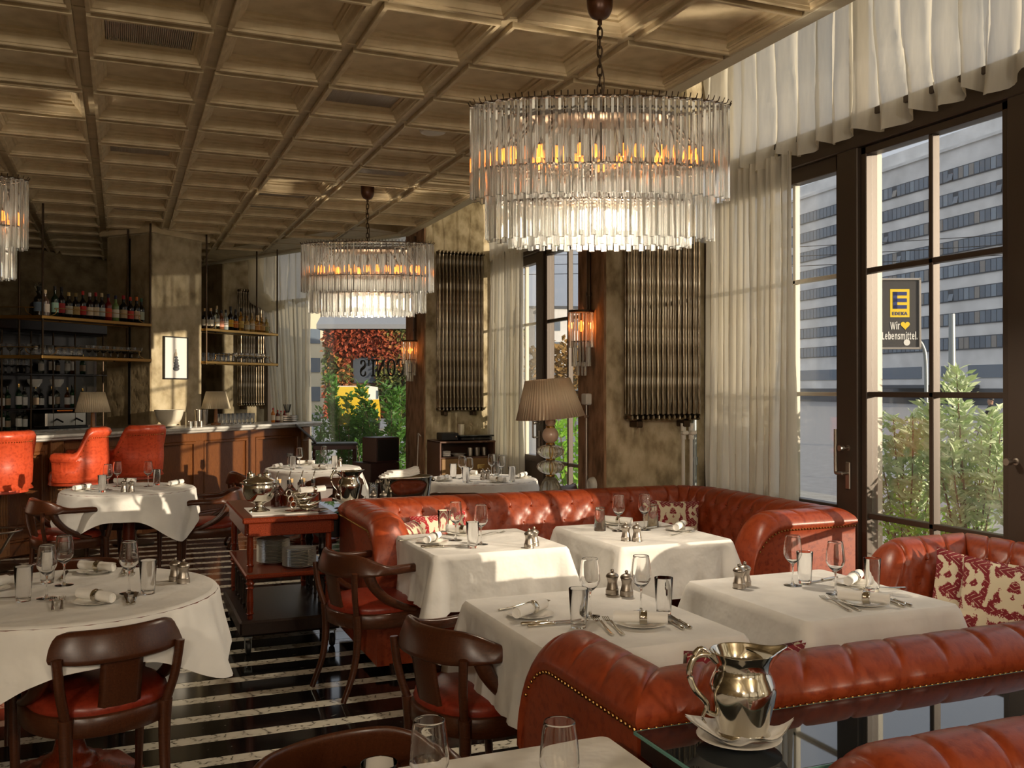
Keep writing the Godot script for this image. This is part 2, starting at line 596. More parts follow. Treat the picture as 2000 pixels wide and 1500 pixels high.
func ceiling() -> void:
	var root := struct("ceiling", box_of(Vector3(-0.6, 4.4, -5), Vector3(10.6, 0.16, 25)), M.plaster)
	var slab := B.new()                                     # the lowered slab that carries the coffers, cut along the bent wall
	slab.xf = Transform3D(Basis(Vector3.RIGHT, PI / 2), Vector3(0, 4.3, 0))
	var far := WE + WD * 5.4
	slab.ext(v2([-5.5, 7.1, -5.5, far.y, far.x, far.y, WE.x, WE.y, 3.26, 7.1]), 4.3 - LIP - 0.11)
	part("soffit", slab, M.rib, root)
	var edge := B.new()
	edge.span(Vector3(3.19, LIP + 0.0, -11.4), Vector3(3.29, 4.3, 7.1), 0.004)
	edge.xf = Transform3D(Basis(Vector3.UP, atan2(-WD.x, -WD.y)), Vector3(WE.x, 0, WE.y))
	edge.span(Vector3(-0.1, LIP, -5.4), Vector3(0.0, 4.3, 0.0), 0.004)
	part("edge_trim", edge, M.plaster, root)
	var band := B.new()
	band.span(Vector3(3.13, LIP + 0.025, -11.36), Vector3(3.2, LIP + 0.12, 7.1), 0.004)
	band.xf = edge.xf
	band.span(Vector3(-0.75, LIP + 0.03, -5.3), Vector3(-0.09, LIP + 0.12, 0.0), 0.004)
	part("edge_band", band, M.rib, root)
	var prof := v2([0.0, 0.06, 0.0, 0.0, 0.02, 0.0, 0.023, 0.012, 0.032, 0.014, 0.036, 0.026, 0.046, 0.045, 0.06, 0.055, 0.066, 0.056, 0.068, 0.068, 0.08, 0.076, 0.084, 0.09])
	var fr := B.new()
	var s := 0.618
	for k in prof.size() - 1:
		fr.flat()
		var p := prof[k]
		var q := prof[k + 1]
		var a := [Vector3(p.x, p.y, -p.x), Vector3(s - p.x, p.y, -p.x), Vector3(s - p.x, p.y, p.x - s), Vector3(p.x, p.y, p.x - s)]
		var c := [Vector3(q.x, q.y, -q.x), Vector3(s - q.x, q.y, -q.x), Vector3(s - q.x, q.y, q.x - s), Vector3(q.x, q.y, q.x - s)]
		for e in 4:
			fr.quad(a[e], a[(e + 1) % 4], c[(e + 1) % 4], c[e])
	var frame_mesh := fr.done()
	var plain := box_of(Vector3(s / 2, 0.096, -s / 2), Vector3(s - 0.15, 0.016, s - 0.15)).done()
	var grille := B.new()
	for i in 42:
		grille.box(Vector3(0.09 + i * 0.0107, 0.084, -s / 2), Vector3(0.0062, 0.012, s - 0.16))
	grille.box(Vector3(s / 2, 0.1, -s / 2), Vector3(s - 0.15, 0.012, s - 0.15))
	var mesh_vent := B.new()
	for i in 46:
		mesh_vent.box(Vector3(0.09 + i * 0.0098, 0.085, -s / 2), Vector3(0.005, 0.008, s - 0.16))
		mesh_vent.box(Vector3(s / 2, 0.087, -0.09 - i * 0.0098), Vector3(s - 0.16, 0.008, 0.005))
	mesh_vent.box(Vector3(s / 2, 0.1, -s / 2), Vector3(s - 0.15, 0.012, s - 0.15))
	var grille_mesh := grille.done()
	var vent_mesh := mesh_vent.done()
	var vents := {"0,0": grille_mesh, "0,4": vent_mesh, "0,8": grille_mesh, "2,1": vent_mesh, "2,6": vent_mesh, "2,7": vent_mesh, "1,10": vent_mesh, "3,4": vent_mesh}
	for c in range(-5, 5):
		for k in range(-5, 15):
			var x := -0.169 + 0.683 * c
			var z := -5.264 - 0.683 * k
			var far_right := Vector2(x + s, z - s)
			if (far_right - WE).dot(WN) > -0.16 and z < -10.0:
				continue
			var cf := part("coffer", frame_mesh, M.ceil, root)
			cf.global_position = Vector3(x, LIP, z)
			var key := "%d,%d" % [c, k]
			part("vent_grille" if vents.has(key) else "panel", vents.get(key, plain), M.vent if vents.has(key) else M.ceil, cf)
	for c in range(-5, 5):
		var x := -0.169 + 0.683 * c - 0.0325
		var zf := maxf(-15.9, WE.y + WD.y * (WE.x - x - 0.1) / -WD.x)
		var rib := B.new()
		rib.span(Vector3(x - 0.033, LIP + 0.03, zf), Vector3(x + 0.033, LIP + 0.12, 7.0))
		rib.span(Vector3(x - 0.028, LIP + 0.025, zf), Vector3(x - 0.024, LIP + 0.03, 7.0))
		part("rib", rib, M.rib, root)
	for k in range(-5, 15):
		var z := -5.264 - 0.683 * k + 0.0325
		var xr := minf(3.15, WE.x + WD.x * (WE.y - z) / -WD.y - 0.12)
		var cr := B.new()
		cr.span(Vector3(-3.7, LIP + 0.024, z - 0.018), Vector3(xr, LIP + 0.12, z + 0.018))
		part("cross_rib", cr, M.rib, root)
	var sp := B.new()
	sp.lathe(v2([0.0, -0.006, 0.075, -0.006, 0.09, -0.012, 0.1, -0.004, 0.1, 0.01, 0.0, 0.01]), 24)
	var spk := part("ceiling_speaker", sp, M.white, self, Vector3(-0.169 + 0.683 * 3 + 0.31, LIP + 0.077, -5.264 - 0.683 * 2 - 0.31))
	tag(spk, "small round white ceiling speaker set in a coffer between the two chandeliers", "speaker")


# ---------------------------------------------------------------- windows and curtains
func bay(n: int, at: Vector3, turn: float, length: float, d0: float, handle: bool) -> void:   # local x runs along the wall, local z points outwards
	var xf := Transform3D(Basis(Vector3.UP, deg_to_rad(turn)), at)
	var root := node("window_%d" % n)
	add_child(root)
	root.transform = xf
	root.set_meta("kind", "structure")
	var d1 := d0 + 1.06
	var p0 := d0 - 0.18
	var p1 := d1 + 0.18
	var f := B.new()
	f.span(Vector3(0, 3.05, -0.06), Vector3(length, 3.2, 0.08), 0.006)
	f.span(Vector3(0, 3.2, -0.09), Vector3(length, 3.245, 0.08), 0.006)
	f.span(Vector3(0, 4.25, -0.05), Vector3(length, 4.4, 0.08))
	f.span(Vector3(0, -0.02, -0.05), Vector3(length, 0.06, 0.08), 0.006)
	part("head_frame", f, M.frame, root)
	for x in [[0.0, 0.09], [p0, d0], [d1, p1], [length - 0.09, length]]:
		var p := B.new()
		p.span(Vector3(x[0], 0.06, -0.06), Vector3(x[1], 3.05, 0.08), 0.006)
		p.span(Vector3(x[0] + 0.03, 3.245, -0.03), Vector3(minf(x[1], x[0] + 0.1), 4.25, 0.06))
		part("post", p, M.frame, root)
		if n == 1 and x[0] == d1:
			var o := B.new()
			o.span(Vector3(x[0] + 0.08, 0.06, 0.085), Vector3(x[0] + 0.17, 3.05, 0.215), 0.004)
			part("outer_jamb", o, M.frame_pale, root)
	var g := B.new()
	g.span(Vector3(0.05, 3.24, 0.0), Vector3(length - 0.05, 4.26, 0.012))
	part("transom_pane", g, M.pane, root)
	for side in 2:                                          # the fixed sidelights
		var a := 0.09 if side == 0 else p1
		var b := p0 if side == 0 else length - 0.09
		var m := lerpf(a, b, 0.66 if side == 0 else 0.34)
		var s := B.new()
		for e in [[a, a + 0.04], [b - 0.04, b]]:
			s.span(Vector3(e[0], 0.82, -0.03), Vector3(e[1], 3.05, 0.05), 0.004)
		s.span(Vector3(a, 2.95, -0.03), Vector3(b, 3.05, 0.05), 0.004)
		s.span(Vector3(a, 0.78, -0.03), Vector3(b, 0.85, 0.05), 0.004)
		part("sidelight_frame", s, M.frame, root)
		var pnl := B.new()
		pnl.span(Vector3(a, 0.06, -0.02), Vector3(b, 0.78, 0.05), 0.004)
		part("lower_panel", pnl, M.frame, root)
		var mu := B.new()
		mu.span(Vector3(m - 0.013, 0.84, -0.012), Vector3(m + 0.013, 2.95, 0.03), 0.003)
		for y in [2.295, 1.545]:
			mu.span(Vector3(a, y - 0.013, -0.012), Vector3(b, y + 0.013, 0.03), 0.003)
		part("muntin", mu, M.frame_pale if side else M.frame, root)
		for row in [[0.85, 1.545], [1.545, 2.295], [2.295, 2.95]]:
			for col in [[a, m], [m, b]]:
				var q := B.new()
				q.span(Vector3(col[0] + 0.012, row[0] + 0.012, 0.004), Vector3(col[1] - 0.012, row[1] - 0.012, 0.014))
				part("pane", q, M.pane, root)
	var door := node("door_%d" % n)
	add_child(door)
	door.transform = xf
	door.set_meta("kind", "structure")
	var df := B.new()
	df.span(Vector3(d0 + 0.005, 0.06, -0.035), Vector3(d0 + 0.05, 3.045, 0.055), 0.004)
	df.span(Vector3(d1 - 0.05, 0.06, -0.035), Vector3(d1 - 0.005, 3.045, 0.055), 0.004)
	df.span(Vector3(d0, 3.0, -0.035), Vector3(d1, 3.045, 0.055), 0.004)
	df.span(Vector3(d0, 0.06, -0.035), Vector3(d1, 0.2, 0.055), 0.004)
	part("door_frame", df, M.frame, door)
	var dm := (d0 + d1) * 0.5
	var mm := B.new()
	mm.span(Vector3(dm - 0.016, 0.2, -0.02), Vector3(dm + 0.016, 3.0, 0.035), 0.004)
	for y in [0.81, 1.545, 2.295]:
		mm.span(Vector3(d0 + 0.04, y - 0.016, -0.02), Vector3(d1 - 0.04, y + 0.016, 0.035), 0.004)
	part("muntin", mm, M.frame, door)
	for row in [[0.2, 0.81], [0.81, 1.545], [1.545, 2.295], [2.295, 3.0]]:
		for col in [[d0 + 0.04, dm], [dm, d1 - 0.04]]:
			var q := B.new()
			q.span(Vector3(col[0] + 0.012, row[0] + 0.012, 0.004), Vector3(col[1] - 0.012, row[1] - 0.012, 0.014))
			part("pane", q, M.pane, door)
	if handle:
		var h := B.new()
		h.box(Vector3(d1 + 0.075, 1.045, -0.066), Vector3(0.04, 0.17, 0.012), 0.005)
		h.bar(Vector3(d1 + 0.075, 1.06, -0.06), Vector3(d1 + 0.075, 1.06, -0.115), 0.01, 10)
		h.tube(curve([d1 + 0.07, 1.06, -0.115, d1 + 0.115, 1.06, -0.118, d1 + 0.125, 1.09, -0.118, d1 + 0.125, 1.33, -0.118], 5), 0.011, 10)
		part("lever_handle", h, M.brushed, door)
		var k := B.new()
		for x in [d1 + 0.08, d0 - 0.05]:
			k.xf = Transform3D(Basis(Vector3.RIGHT, -PI / 2), Vector3(x, 1.215, -0.055))
			k.lathe(v2([0.0, 0.0, 0.018, 0.0, 0.018, 0.006, 0.009, 0.008, 0.009, 0.04, 0.018, 0.045, 0.018, 0.075, 0.0, 0.075]), 16)
		part("knob", k, M.brushed, door)


func windows() -> void:
	bay(1, Vector3(4.2, 0, -0.95), 90, 5.27, 2.56, true)  # near end out of view, lengthened so sun reaches the left booth table
	bay(2, Vector3(4.2, 0, -6.66), 90, 4.06, 1.53, true)
	bay(3, Vector3(4.2, 0, 2.34), 90, 2.84, 0.9, false)
	bay(5, Vector3(4.2, 0, 6.86), 90, 4.06, 1.35, false)  # unseen window behind the camera, added for soft fill daylight
	bay(6, Vector3(3.56, 0, 7.2), 180, 4.06, 1.35, false)  # unseen rear window, added to lift the room light
	bay(7, Vector3(-1.04, 0, 7.2), 180, 4.06, 1.35, false)  # second unseen rear window, likewise added as fill
	# the shop window in the bent wall, lettered for the street
	var root := node("window_4")
	add_child(root)
	root.transform = Transform3D(Basis(Vector3.UP, atan2(-WD.y, WD.x)), Vector3(WE.x + WN.x * 0.7, 0, WE.y + WN.y * 0.7))
	root.set_meta("kind", "structure")
	var f := B.new()
	var l := 3.85
	f.span(Vector3(-0.2, -0.02, -0.06), Vector3(l, 0.1, 0.08), 0.006)
	f.span(Vector3(-0.2, 4.15, -0.06), Vector3(l, 4.4, 0.08), 0.006)
	f.span(Vector3(-0.2, 0.1, -0.06), Vector3(-0.08, 4.15, 0.08), 0.006)
	f.span(Vector3(l - 0.1, 0.1, -0.06), Vector3(l, 4.15, 0.08), 0.006)
	part("frame", f, M.frame, root)
	var q := B.new()
	q.span(Vector3(-0.08, 0.1, 0.0), Vector3(l - 0.1, 4.15, 0.012))
	part("pane", q, M.pane, root)
	var letters := text_mesh("CECCONI'S", "Droid Serif", 0.3, 0.006, true)
	var sign_ := part("window_lettering", letters, M.black, self)
	fit(sign_, root.transform, Vector3(0.97, 1.865, 0.016), Vector2(1.44, 0.235))
	tag(sign_, "black serif shop name lettering on the far shop window, reversed from inside", "lettering")
	var low := B.new()                                       # masonry between the bays
	low.span(Vector3(4.16, -0.1, -6.7), Vector3(4.4, 4.4, -6.2))
	low.span(Vector3(4.16, -0.1, -0.97), Vector3(4.4, 4.4, -0.48))
	low.span(Vector3(4.16, -0.1, 2.34), Vector3(4.4, 4.4, 2.8))
	low.span(Vector3(4.16, -0.1, 6.86), Vector3(4.4, 4.4, 7.2))
	struct("wall_right", low, M.concrete)


func text_mesh(s: String, font: String, size: float, depth: float, bold := false) -> TextMesh:   # size: height of the capitals' line in metres
	var t := TextMesh.new()
	var f := SystemFont.new()
	f.font_names = PackedStringArray([font])
	if bold:
		f.font_weight = 700
	t.font = f
	t.text = s
	t.font_size = 32
	t.pixel_size = size / 32.0
	t.depth = depth
	return t


func fit(o: MeshInstance3D, base: Transform3D, c: Vector3, size: Vector2) -> void:   # lettering stretched to its measured size about a centre
	var bb := o.mesh.get_aabb()
	var k := Vector3(size.x / maxf(bb.size.x, 0.001), size.y / maxf(bb.size.y, 0.001), 1.0)
	o.transform = base * Transform3D(Basis().scaled(k), c - (bb.position + bb.size * 0.5) * k)


func drape(a: Vector2, b: Vector2, y0: float, y1: float, folds: float, amp: float, sd: int, hem := 0.0, gather := 1.0, tie := -1.0) -> B:
	var m := B.new()
	var n := int(folds * 10)
	var along := b - a
	var out := Vector2(along.y, -along.x).normalized()
	var f := FastNoiseLite.new()
	f.seed = sd
	f.frequency = 1.1
	var rows := []
	for j in 21:
		var v := float(j) / 20
		var row := PackedVector3Array()
		for i in n + 1:
			var u := float(i) / n
			var w := u
			if tie >= 0.0:
				w = lerpf(u, tie + (u - tie) * gather, sin(v * PI * 0.5))
			var ph := u * folds * TAU + f.get_noise_2d(u * 8.0, v * 0.5) * 3.0
			var k := amp * (0.55 + 0.45 * v) * (1.0 + 0.5 * f.get_noise_2d(u * 5.0 + 40.0, 0.0))
			var o := sin(ph) * k + sin(ph * 2.0 + 1.0) * k * 0.22
			var p := a + along * (w + cos(ph) * k * 0.3 / along.length()) + out * o
			row.append(Vector3(p.x, lerpf(y1, y0, v) + (sin(ph * 0.5 + 0.7) + f.get_noise_2d(u * 9.0, 7.0)) * hem * v, p.y))
		rows.append(row)
	m.grid(rows)
	return m


func curtains() -> void:
	var g := "cream sheer valances above the street windows"
	tag(part("valance", drape(Vector2(4.06, -1.0), Vector2(4.06, -6.1), 3.1, 4.22, 27, 0.05, 3, 0.03), M.sheer, self), "long cream sheer valance gathered above the large right hand window", "valance", g)
	tag(part("valance", drape(Vector2(4.06, -6.75), Vector2(4.06, -10.62), 3.1, 4.22, 20, 0.05, 4, 0.03), M.sheer, self), "cream sheer valance above the window between the two big radiators", "valance", g)
	var c0 := WE + WN * 0.5 + WD * 0.15
	var c1 := WE + WN * 0.5 + WD * 3.75
	tag(part("valance", drape(c0, c1, 2.85, 4.22, 18, 0.05, 5, 0.03), M.sheer, self), "cream sheer valance behind the smaller far chandelier", "valance", g)
	var bl := B.new()                                        # the loose gathered end of that valance
	var prof := PackedVector3Array()
	var c := c1 + WD * 0.05 - WN * 0.1
	bl.tube(PackedVector3Array([Vector3(c.x, 3.75, c.y), Vector3(c.x + 0.03, 3.3, c.y), Vector3(c.x + 0.1, 2.98, c.y - 0.02), Vector3(c.x + 0.24, 2.82, c.y + 0.2), Vector3(c.x + 0.42, 2.8, c.y + 0.5)]), PackedFloat32Array([0.05, 0.1, 0.17, 0.1, 0.03]), 14)
	tag(part("curtain_swag", bl, M.sheer, self), "bunched cream end of the sheer valance beside the far radiator", "curtain")
	g = "full length cream sheer curtains"
	for q in [[4.06, 2.3, 4.06, -0.45], [4.06, 6.8, 4.06, 2.85], [3.5, 7.0, -0.45, 7.0], [-1.1, 7.0, -5.0, 7.0]]:  # out of view; the first screens the sun, the rest are added fill
		tag(part("curtain", drape(Vector2(q[0], q[1]), Vector2(q[2], q[3]), 0.03, 4.2, 26, 0.05, int(q[1] * 9.0 + q[0] * 4.0)), M.sheer, self), "unseen cream sheer curtain behind the camera, placed to spread soft daylight", "curtain", "unseen light spreading sheers behind the camera")
	tag(part("curtain", drape(Vector2(4.06, -5.08), Vector2(4.06, -6.02), 0.03, 3.14, 12, 0.055, 6, 0.0), M.sheer, self), "full length cream sheer curtain beside the right radiator, behind the booth corner", "curtain", g)
	tag(part("curtain", drape(Vector2(4.06, -9.62), Vector2(4.06, -10.6), 0.03, 3.14, 11, 0.055, 7, 0.0), M.sheer, self), "full length cream sheer curtain beside the middle radiator, behind the pleated lampshade", "curtain", g)
	var e0 := WE + WN * 0.5 + WD * 2.5
	var e1 := WE + WN * 0.5 + WD * 3.7
	tag(part("curtain", drape(e0, e1, 0.03, 2.9, 12, 0.05, 8, 0.0, 0.72, 0.0), M.sheer, self), "full length cream sheer curtain behind the end of the marble bar", "curtain", g)


# ---------------------------------------------------------------- concrete pillars, radiators
func block(n: String, b: B, m: Material, side: B, sm: Material) -> void:
	var o := struct(n, b, m)
	part("stained_or_shaded_face", side, sm, o)  # brown stain on some pillars, shade put into the colour on others


func pillars() -> void:
	for k in 3:
		var z: float = [-6.22, -10.72, -0.5][k]  # the third stands out of view, set where sun clears the booth tables
		var z2: float = [-6.66, -11.5, -0.95][k]
		var b := B.new()
		b.span(Vector3(3.29, -0.05, z2), Vector3(4.18, 4.35, z), 0.012)
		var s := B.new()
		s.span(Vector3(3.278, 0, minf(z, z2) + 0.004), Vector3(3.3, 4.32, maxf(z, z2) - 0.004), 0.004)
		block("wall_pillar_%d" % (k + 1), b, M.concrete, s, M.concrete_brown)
	var d := B.new()                                         # the pillar by the far radiator
	var q := WE + WD * 3.98
	d.xf = Transform3D(Basis(Vector3.UP, atan2(-WN.y, WN.x)), Vector3(q.x, 0, q.y))
	d.span(Vector3(0, -0.05, -1.2), Vector3(1.0, 4.35, 0), 0.012)
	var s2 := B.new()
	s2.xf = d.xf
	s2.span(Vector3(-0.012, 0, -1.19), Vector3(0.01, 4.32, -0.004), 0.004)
	block("wall_pillar_4", d, M.concrete, s2, M.concrete_shaded)
	var e := B.new()                                         # the free pillar behind the bar
	e.xf = Transform3D(Basis(Vector3.UP, -atan2(BU.y, BU.x)), Vector3(0.323, 0, -11.962))
	e.span(Vector3(0, 0, -0.72), Vector3(0.82, LIP - 0.03, 0), 0.015)
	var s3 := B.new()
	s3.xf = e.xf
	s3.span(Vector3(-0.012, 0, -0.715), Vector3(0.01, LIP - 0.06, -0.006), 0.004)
	block("wall_pillar_5", e, M.concrete, s3, M.concrete_shaded)
	var cap := B.new()
	cap.xf = e.xf
	cap.span(Vector3(-0.06, LIP - 0.05, -0.8), Vector3(0.9, LIP + 0.11, 0.06), 0.01)
	part("pillar_cap", cap, M.ceil, get_node("wall_pillar_5"))
	var slot := B.new()
	slot.xf = e.xf
	slot.span(Vector3(-0.016, 1.15, -0.36), Vector3(-0.01, LIP - 0.1, -0.32))
	part("joint", slot, M.black, get_node("wall_pillar_5"))
	radiator(Vector3(3.40, 0, -6.12), 0.0, 14, 1.34, 3.2, "tall bare metal column radiator on the pillar left of the right curtain")
	radiator(Vector3(3.40, 0, -10.62), 0.0, 13, 1.31, 3.2, "tall bare metal column radiator above the sideboard on the middle pillar")
	var r := WE + WD * 3.98 + WN * 0.2 - WD * 0.1
	radiator(Vector3(r.x, 0, r.y), rad_to_deg(atan2(-WN.y, WN.x)), 13, 1.31, 3.1, "tall bare metal column radiator behind the right hanging bar shelf")
	var p := B.new()
	for x in [3.89, 3.96]:
		p.bar(Vector3(x, 0.02, -6.12), Vector3(x, 1.26, -6.12), 0.013, 10)
		p.bar(Vector3(x, 1.2, -6.12), Vector3(x, 1.32, -6.12), 0.02, 8)
		p.box(Vector3(x, 1.25, -6.1), Vector3(0.05, 0.03, 0.05), 0.008)
	tag(part("radiator_pipe", p, M.white, self), "pair of thin white pipes rising to the right radiator behind the booth", "pipe")
	var cd := B.new()
	cd.bar(Vector3(4.03, 0.02, -6.19), Vector3(4.03, 3.4, -6.19), 0.022, 10)
	cd.bar(Vector3(4.03, 1.0, -6.19), Vector3(4.03, 1.06, -6.19), 0.03, 10)
	tag(part("conduit", cd, M.zinc, self), "grey steel conduit running up beside the right radiator", "conduit")


func radiator(at: Vector3, turn: float, n: int, y0: float, y1: float, label: String) -> void:
	var t := thing("column_radiator", label, "radiator", at, turn, "column radiators on the concrete pillars")
	var s := B.new()
	for r in 3:
		var z := 0.045 - r * 0.04
		s.bar(Vector3(0, y0 + 0.05, z), Vector3(0, y1 - 0.05, z), 0.0125, 10)
	for y in [y0 + 0.03, y1 - 0.03]:
		s.tube(PackedVector3Array([Vector3(0, y, 0.066), Vector3(0, y, 0.04), Vector3(0, y, -0.03), Vector3(0, y, -0.056)]), PackedFloat32Array([0.014, 0.026, 0.026, 0.014]), 10, true, Vector3.UP, 0.6)
	var m := s.done()
	for k in n:
		part("radiator_column", m, M.radiator, t, Vector3(0.02 + k * 0.0445, 0, 0.0))
	var h := B.new()
	for y in [y0 + 0.03, y1 - 0.03]:
		h.bar(Vector3(-0.005, y, 0.005), Vector3(0.0445 * n + 0.01, y, 0.005), 0.015, 8)
	for x in [0.1, 0.0445 * n - 0.12]:
		h.box(Vector3(x, y0 - 0.02, -0.02), Vector3(0.05, 0.05, 0.12), 0.006)
		h.box(Vector3(x, y1 - 0.2, -0.075), Vector3(0.03, 0.06, 0.06), 0.006)
	part("header_pipe", h, M.bronze, t)


# ---------------------------------------------------------------- the street
func leaf(b: B, p: Vector3, d: Vector3, l: float, w: float) -> void:
	var s := d.cross(Vector3(rng.randf_range(-1, 1), rng.randf_range(-1, 1), rng.randf_range(-1, 1))).normalized() * w
	var up := s.cross(d).normalized() * w * 0.35
	var m := p + d * l * 0.5
	b.tri(p, m + s + up, p + d * l)
	b.tri(p, p + d * l, m - s + up)


func shrub(n: String, label: String, cat: String, at: Vector3, h: float, spread: float, stems: int, per: int, lm: Material, ll: float, lw: float, group := "") -> void:
	var t := thing(n, label, cat, at, 0, group)
	var sb := B.new()
	var lb := B.new()
	lb.flat()
	for i in stems:
		var a := TAU * i / stems + rng.randf_range(-0.4, 0.4)
		var r := spread * sqrt(rng.randf())
		var top := Vector3(cos(a) * r, h * rng.randf_range(0.6, 1.0), sin(a) * r)
		var pts := curve([top.x * 0.15, 0.0, top.z * 0.15, top.x * 0.45, top.y * 0.4, top.z * 0.5, top.x * 0.8, top.y * 0.75, top.z * 0.85, top.x, top.y, top.z], 6)
		sb.tube(pts, ramp(0.008, 0.0025, pts.size()), 5, false)
		for k in per:
			var u := pow(rng.randf(), 0.7)
			var q := pts[clampi(int((0.12 + 0.88 * u) * (pts.size() - 1)), 0, pts.size() - 1)] + Vector3(rng.randf_range(-1, 1), rng.randf_range(-1, 1), rng.randf_range(-1, 1)) * 0.05
			var ang := rng.randf() * TAU
			var d := Vector3(cos(ang), rng.randf_range(0.2, 1.1), sin(ang)).normalized()
			leaf(lb, q, d, ll * rng.randf_range(0.7, 1.2), lw)
	part("stem", sb, M.bark, t)
	part("foliage", lb, lm, t).set_meta("kind", "stuff")


func tree(label: String, at: Vector3, h: float, r: float, lm: Material) -> void:
	var t := thing("street_tree", label, "tree", at)
	var tb := B.new()
	tb.tube(PackedVector3Array([Vector3.ZERO, Vector3(0.1, h * 0.3, 0), Vector3(0, h * 0.7, 0.1)]), PackedFloat32Array([0.2, 0.15, 0.06]), 8)
	part("trunk", tb, M.bark, t)
	var lb := B.new()
	lb.flat()
	for k in 900:
		var v := Vector3(rng.randfn(), rng.randfn(), rng.randfn()).normalized() * pow(rng.randf(), 0.35) * r
		leaf(lb, Vector3(v.x, h * 0.65 + v.y * 0.8, v.z), Vector3(rng.randfn(), rng.randfn() * 0.6, rng.randfn()).normalized(), 0.55, 0.16)
	part("crown", lb, lm, t).set_meta("kind", "stuff")


func outside() -> void:
	struct("street", box_of(Vector3(60, -0.75, -60), Vector3(420, 0.3, 420)), M.asphalt)
	var pv := B.new()
	pv.xf = Transform3D(Basis(Vector3.RIGHT, PI / 2), Vector3(0, -0.12, 0))
	var q := WE + WN * 0.85
	var r := q + WD * 12.0
	pv.ext(v2([4.42, 12, 10.5, 12, 10.5, -19, 2.0, -33, r.x - 3, r.y, q.x + WD.x * 4.6, q.y + WD.y * 4.6, q.x, q.y, 4.42, -11.4]), 0.4)
	struct("pavement", pv, M.pavement)
	# planters and shrubs right behind the glass
	var pl := B.new()
	pl.span(Vector3(4.55, -0.12, -5.6), Vector3(5.25, 0.32, -3.2), 0.02)
	tag(part("planter_box", pl, M.dark, self), "long dark planter box outside the right hand window", "planter")
	var g := "silvery shrubs outside the right window"
	shrub("olive_shrub", "silvery green shrub with a tall shoot outside the right pane of the big window", "shrub", Vector3(4.9, 0.3, -4.42), 1.44, 0.32, 13, 130, M.olive_leaf, 0.095, 0.0145, g)
	shrub("olive_shrub", "lower silvery green shrub outside the left pane of the big window", "shrub", Vector3(4.9, 0.3, -4.95), 1.2, 0.32, 13, 130, M.olive_leaf, 0.095, 0.0145, g)
	shrub("olive_shrub", "low silvery green shrub below the cyclist", "shrub", Vector3(4.9, 0.3, -3.95), 0.95, 0.3, 10, 110, M.olive_leaf, 0.095, 0.0145, g)
	shrub("yellow_shrub", "low yellow green shrub at the foot of the big window", "shrub", Vector3(4.75, 0.3, -4.62), 0.55, 0.4, 12, 60, M.lime_leaf, 0.05, 0.01)
	shrub("lime_shrub", "bright lime green shrub behind the pleated table lamp", "shrub", Vector3(4.9, -0.1, -10.0), 1.6, 0.45, 11, 45, M.lime_leaf, 0.13, 0.035)
	g = "leafy bushes outside the shop window"
	shrub("leafy_bush", "dark green bush outside the shop window, below the lettering's end", "bush", Vector3(3.3, -0.12, -14.8), 1.9, 0.5, 15, 120, M.green_leaf, 0.11, 0.026, g)
	shrub("leafy_bush", "dark green bush outside the shop window, beside the middle pillar", "bush", Vector3(3.75, -0.12, -13.95), 1.95, 0.5, 15, 120, M.green_leaf, 0.11, 0.026, g)
	shrub("leafy_bush", "bush with yellow blossom behind the curtain at the bar's end", "bush", Vector3(2.95, -0.12, -15.35), 1.5, 0.4, 10, 60, M.green_leaf, 0.1, 0.025, g)
	shrub("low_bush", "small green bush under the dark tray table", "bush", Vector3(3.3, -0.12, -13.55), 1.0, 0.28, 9, 55, M.green_leaf, 0.08, 0.02)
	offices()
	var bd := B.new()
	for b in [[54.0, -122.0, 26, 12.0, 16.0], [44.0, -108.0, 20, 13.5, 12.0], [34.0, -126.0, 22, 11.0, 14.0]]:
		pass
	far_block("grey office block seen at a distance through the middle window", Vector3(52.5, -0.6, -121), -15, 9.0, 13.3, M.asphalt, 4)
	far_block("white apartment block seen at a distance beside the wall light", Vector3(49.5, -0.6, -99), -15, 9.0, 11.4, M.facade, 4)
	far_block("pale building seen past the edge of the far curtain", Vector3(13.0, -0.6, -86), 5, 8.5, 9.5, M.plaster, 3)
	var leaf_brown := mat("8a6a34", 0.8)
	tree("autumn brown street tree seen through the middle window", Vector3(29.5, -0.6, -63), 5.6, 2.6, leaf_brown)
	tree("green brown street tree further along the middle window", Vector3(34.5, -0.6, -66), 5.0, 2.4, mat("6f6a38", 0.8))
	ivy_house()
	van()
	var yb := B.new()
	yb.box(Vector3(0, 0.5, 0), Vector3(0.5, 1.0, 0.4), 0.03)
	var box_ := thing("street_box", "yellow street cabinet outside, behind the end of the bar", "cabinet", Vector3(2.35, -0.12, -16.0), 30)
	part("cabinet_body", yb, mat("d2c02c", 0.5), box_)
	part("door_panel", box_of(Vector3(0.05, 0.45, 0.205), Vector3(0.3, 0.3, 0.02), 0.005), mat("9aa060", 0.5), box_)
	poster()
	var pole := B.new()
	pole.tube(PackedVector3Array([Vector3.ZERO, Vector3(0, 3.9, 0)]), PackedFloat32Array([0.1, 0.07]), 12)
	tag(part("street_pole", pole, M.zinc, self, Vector3(17.73, -0.6, -16.51)), "plain grey street pole right of the hanging poster", "pole")
	var sg := B.new()
	sg.xf = Transform3D(Basis(Vector3.UP, -0.4) * Basis(Vector3.RIGHT, PI / 2), Vector3.ZERO)
	sg.lathe(v2([0, 0, 0.36, 0, 0.36, 0.02, 0, 0.02]), 28)
	var rs := thing("round_sign", "round grey back of a road sign at the right edge of the window", "sign", Vector3(16.35, 1.98, -12.75))
	part("disc", sg, M.zinc, rs)
	part("post", box_of(Vector3(0, -1.3, -0.05), Vector3(0.06, 2.58, 0.06), 0.01), M.zinc, rs)
	cyclist()
	var w := B.new()
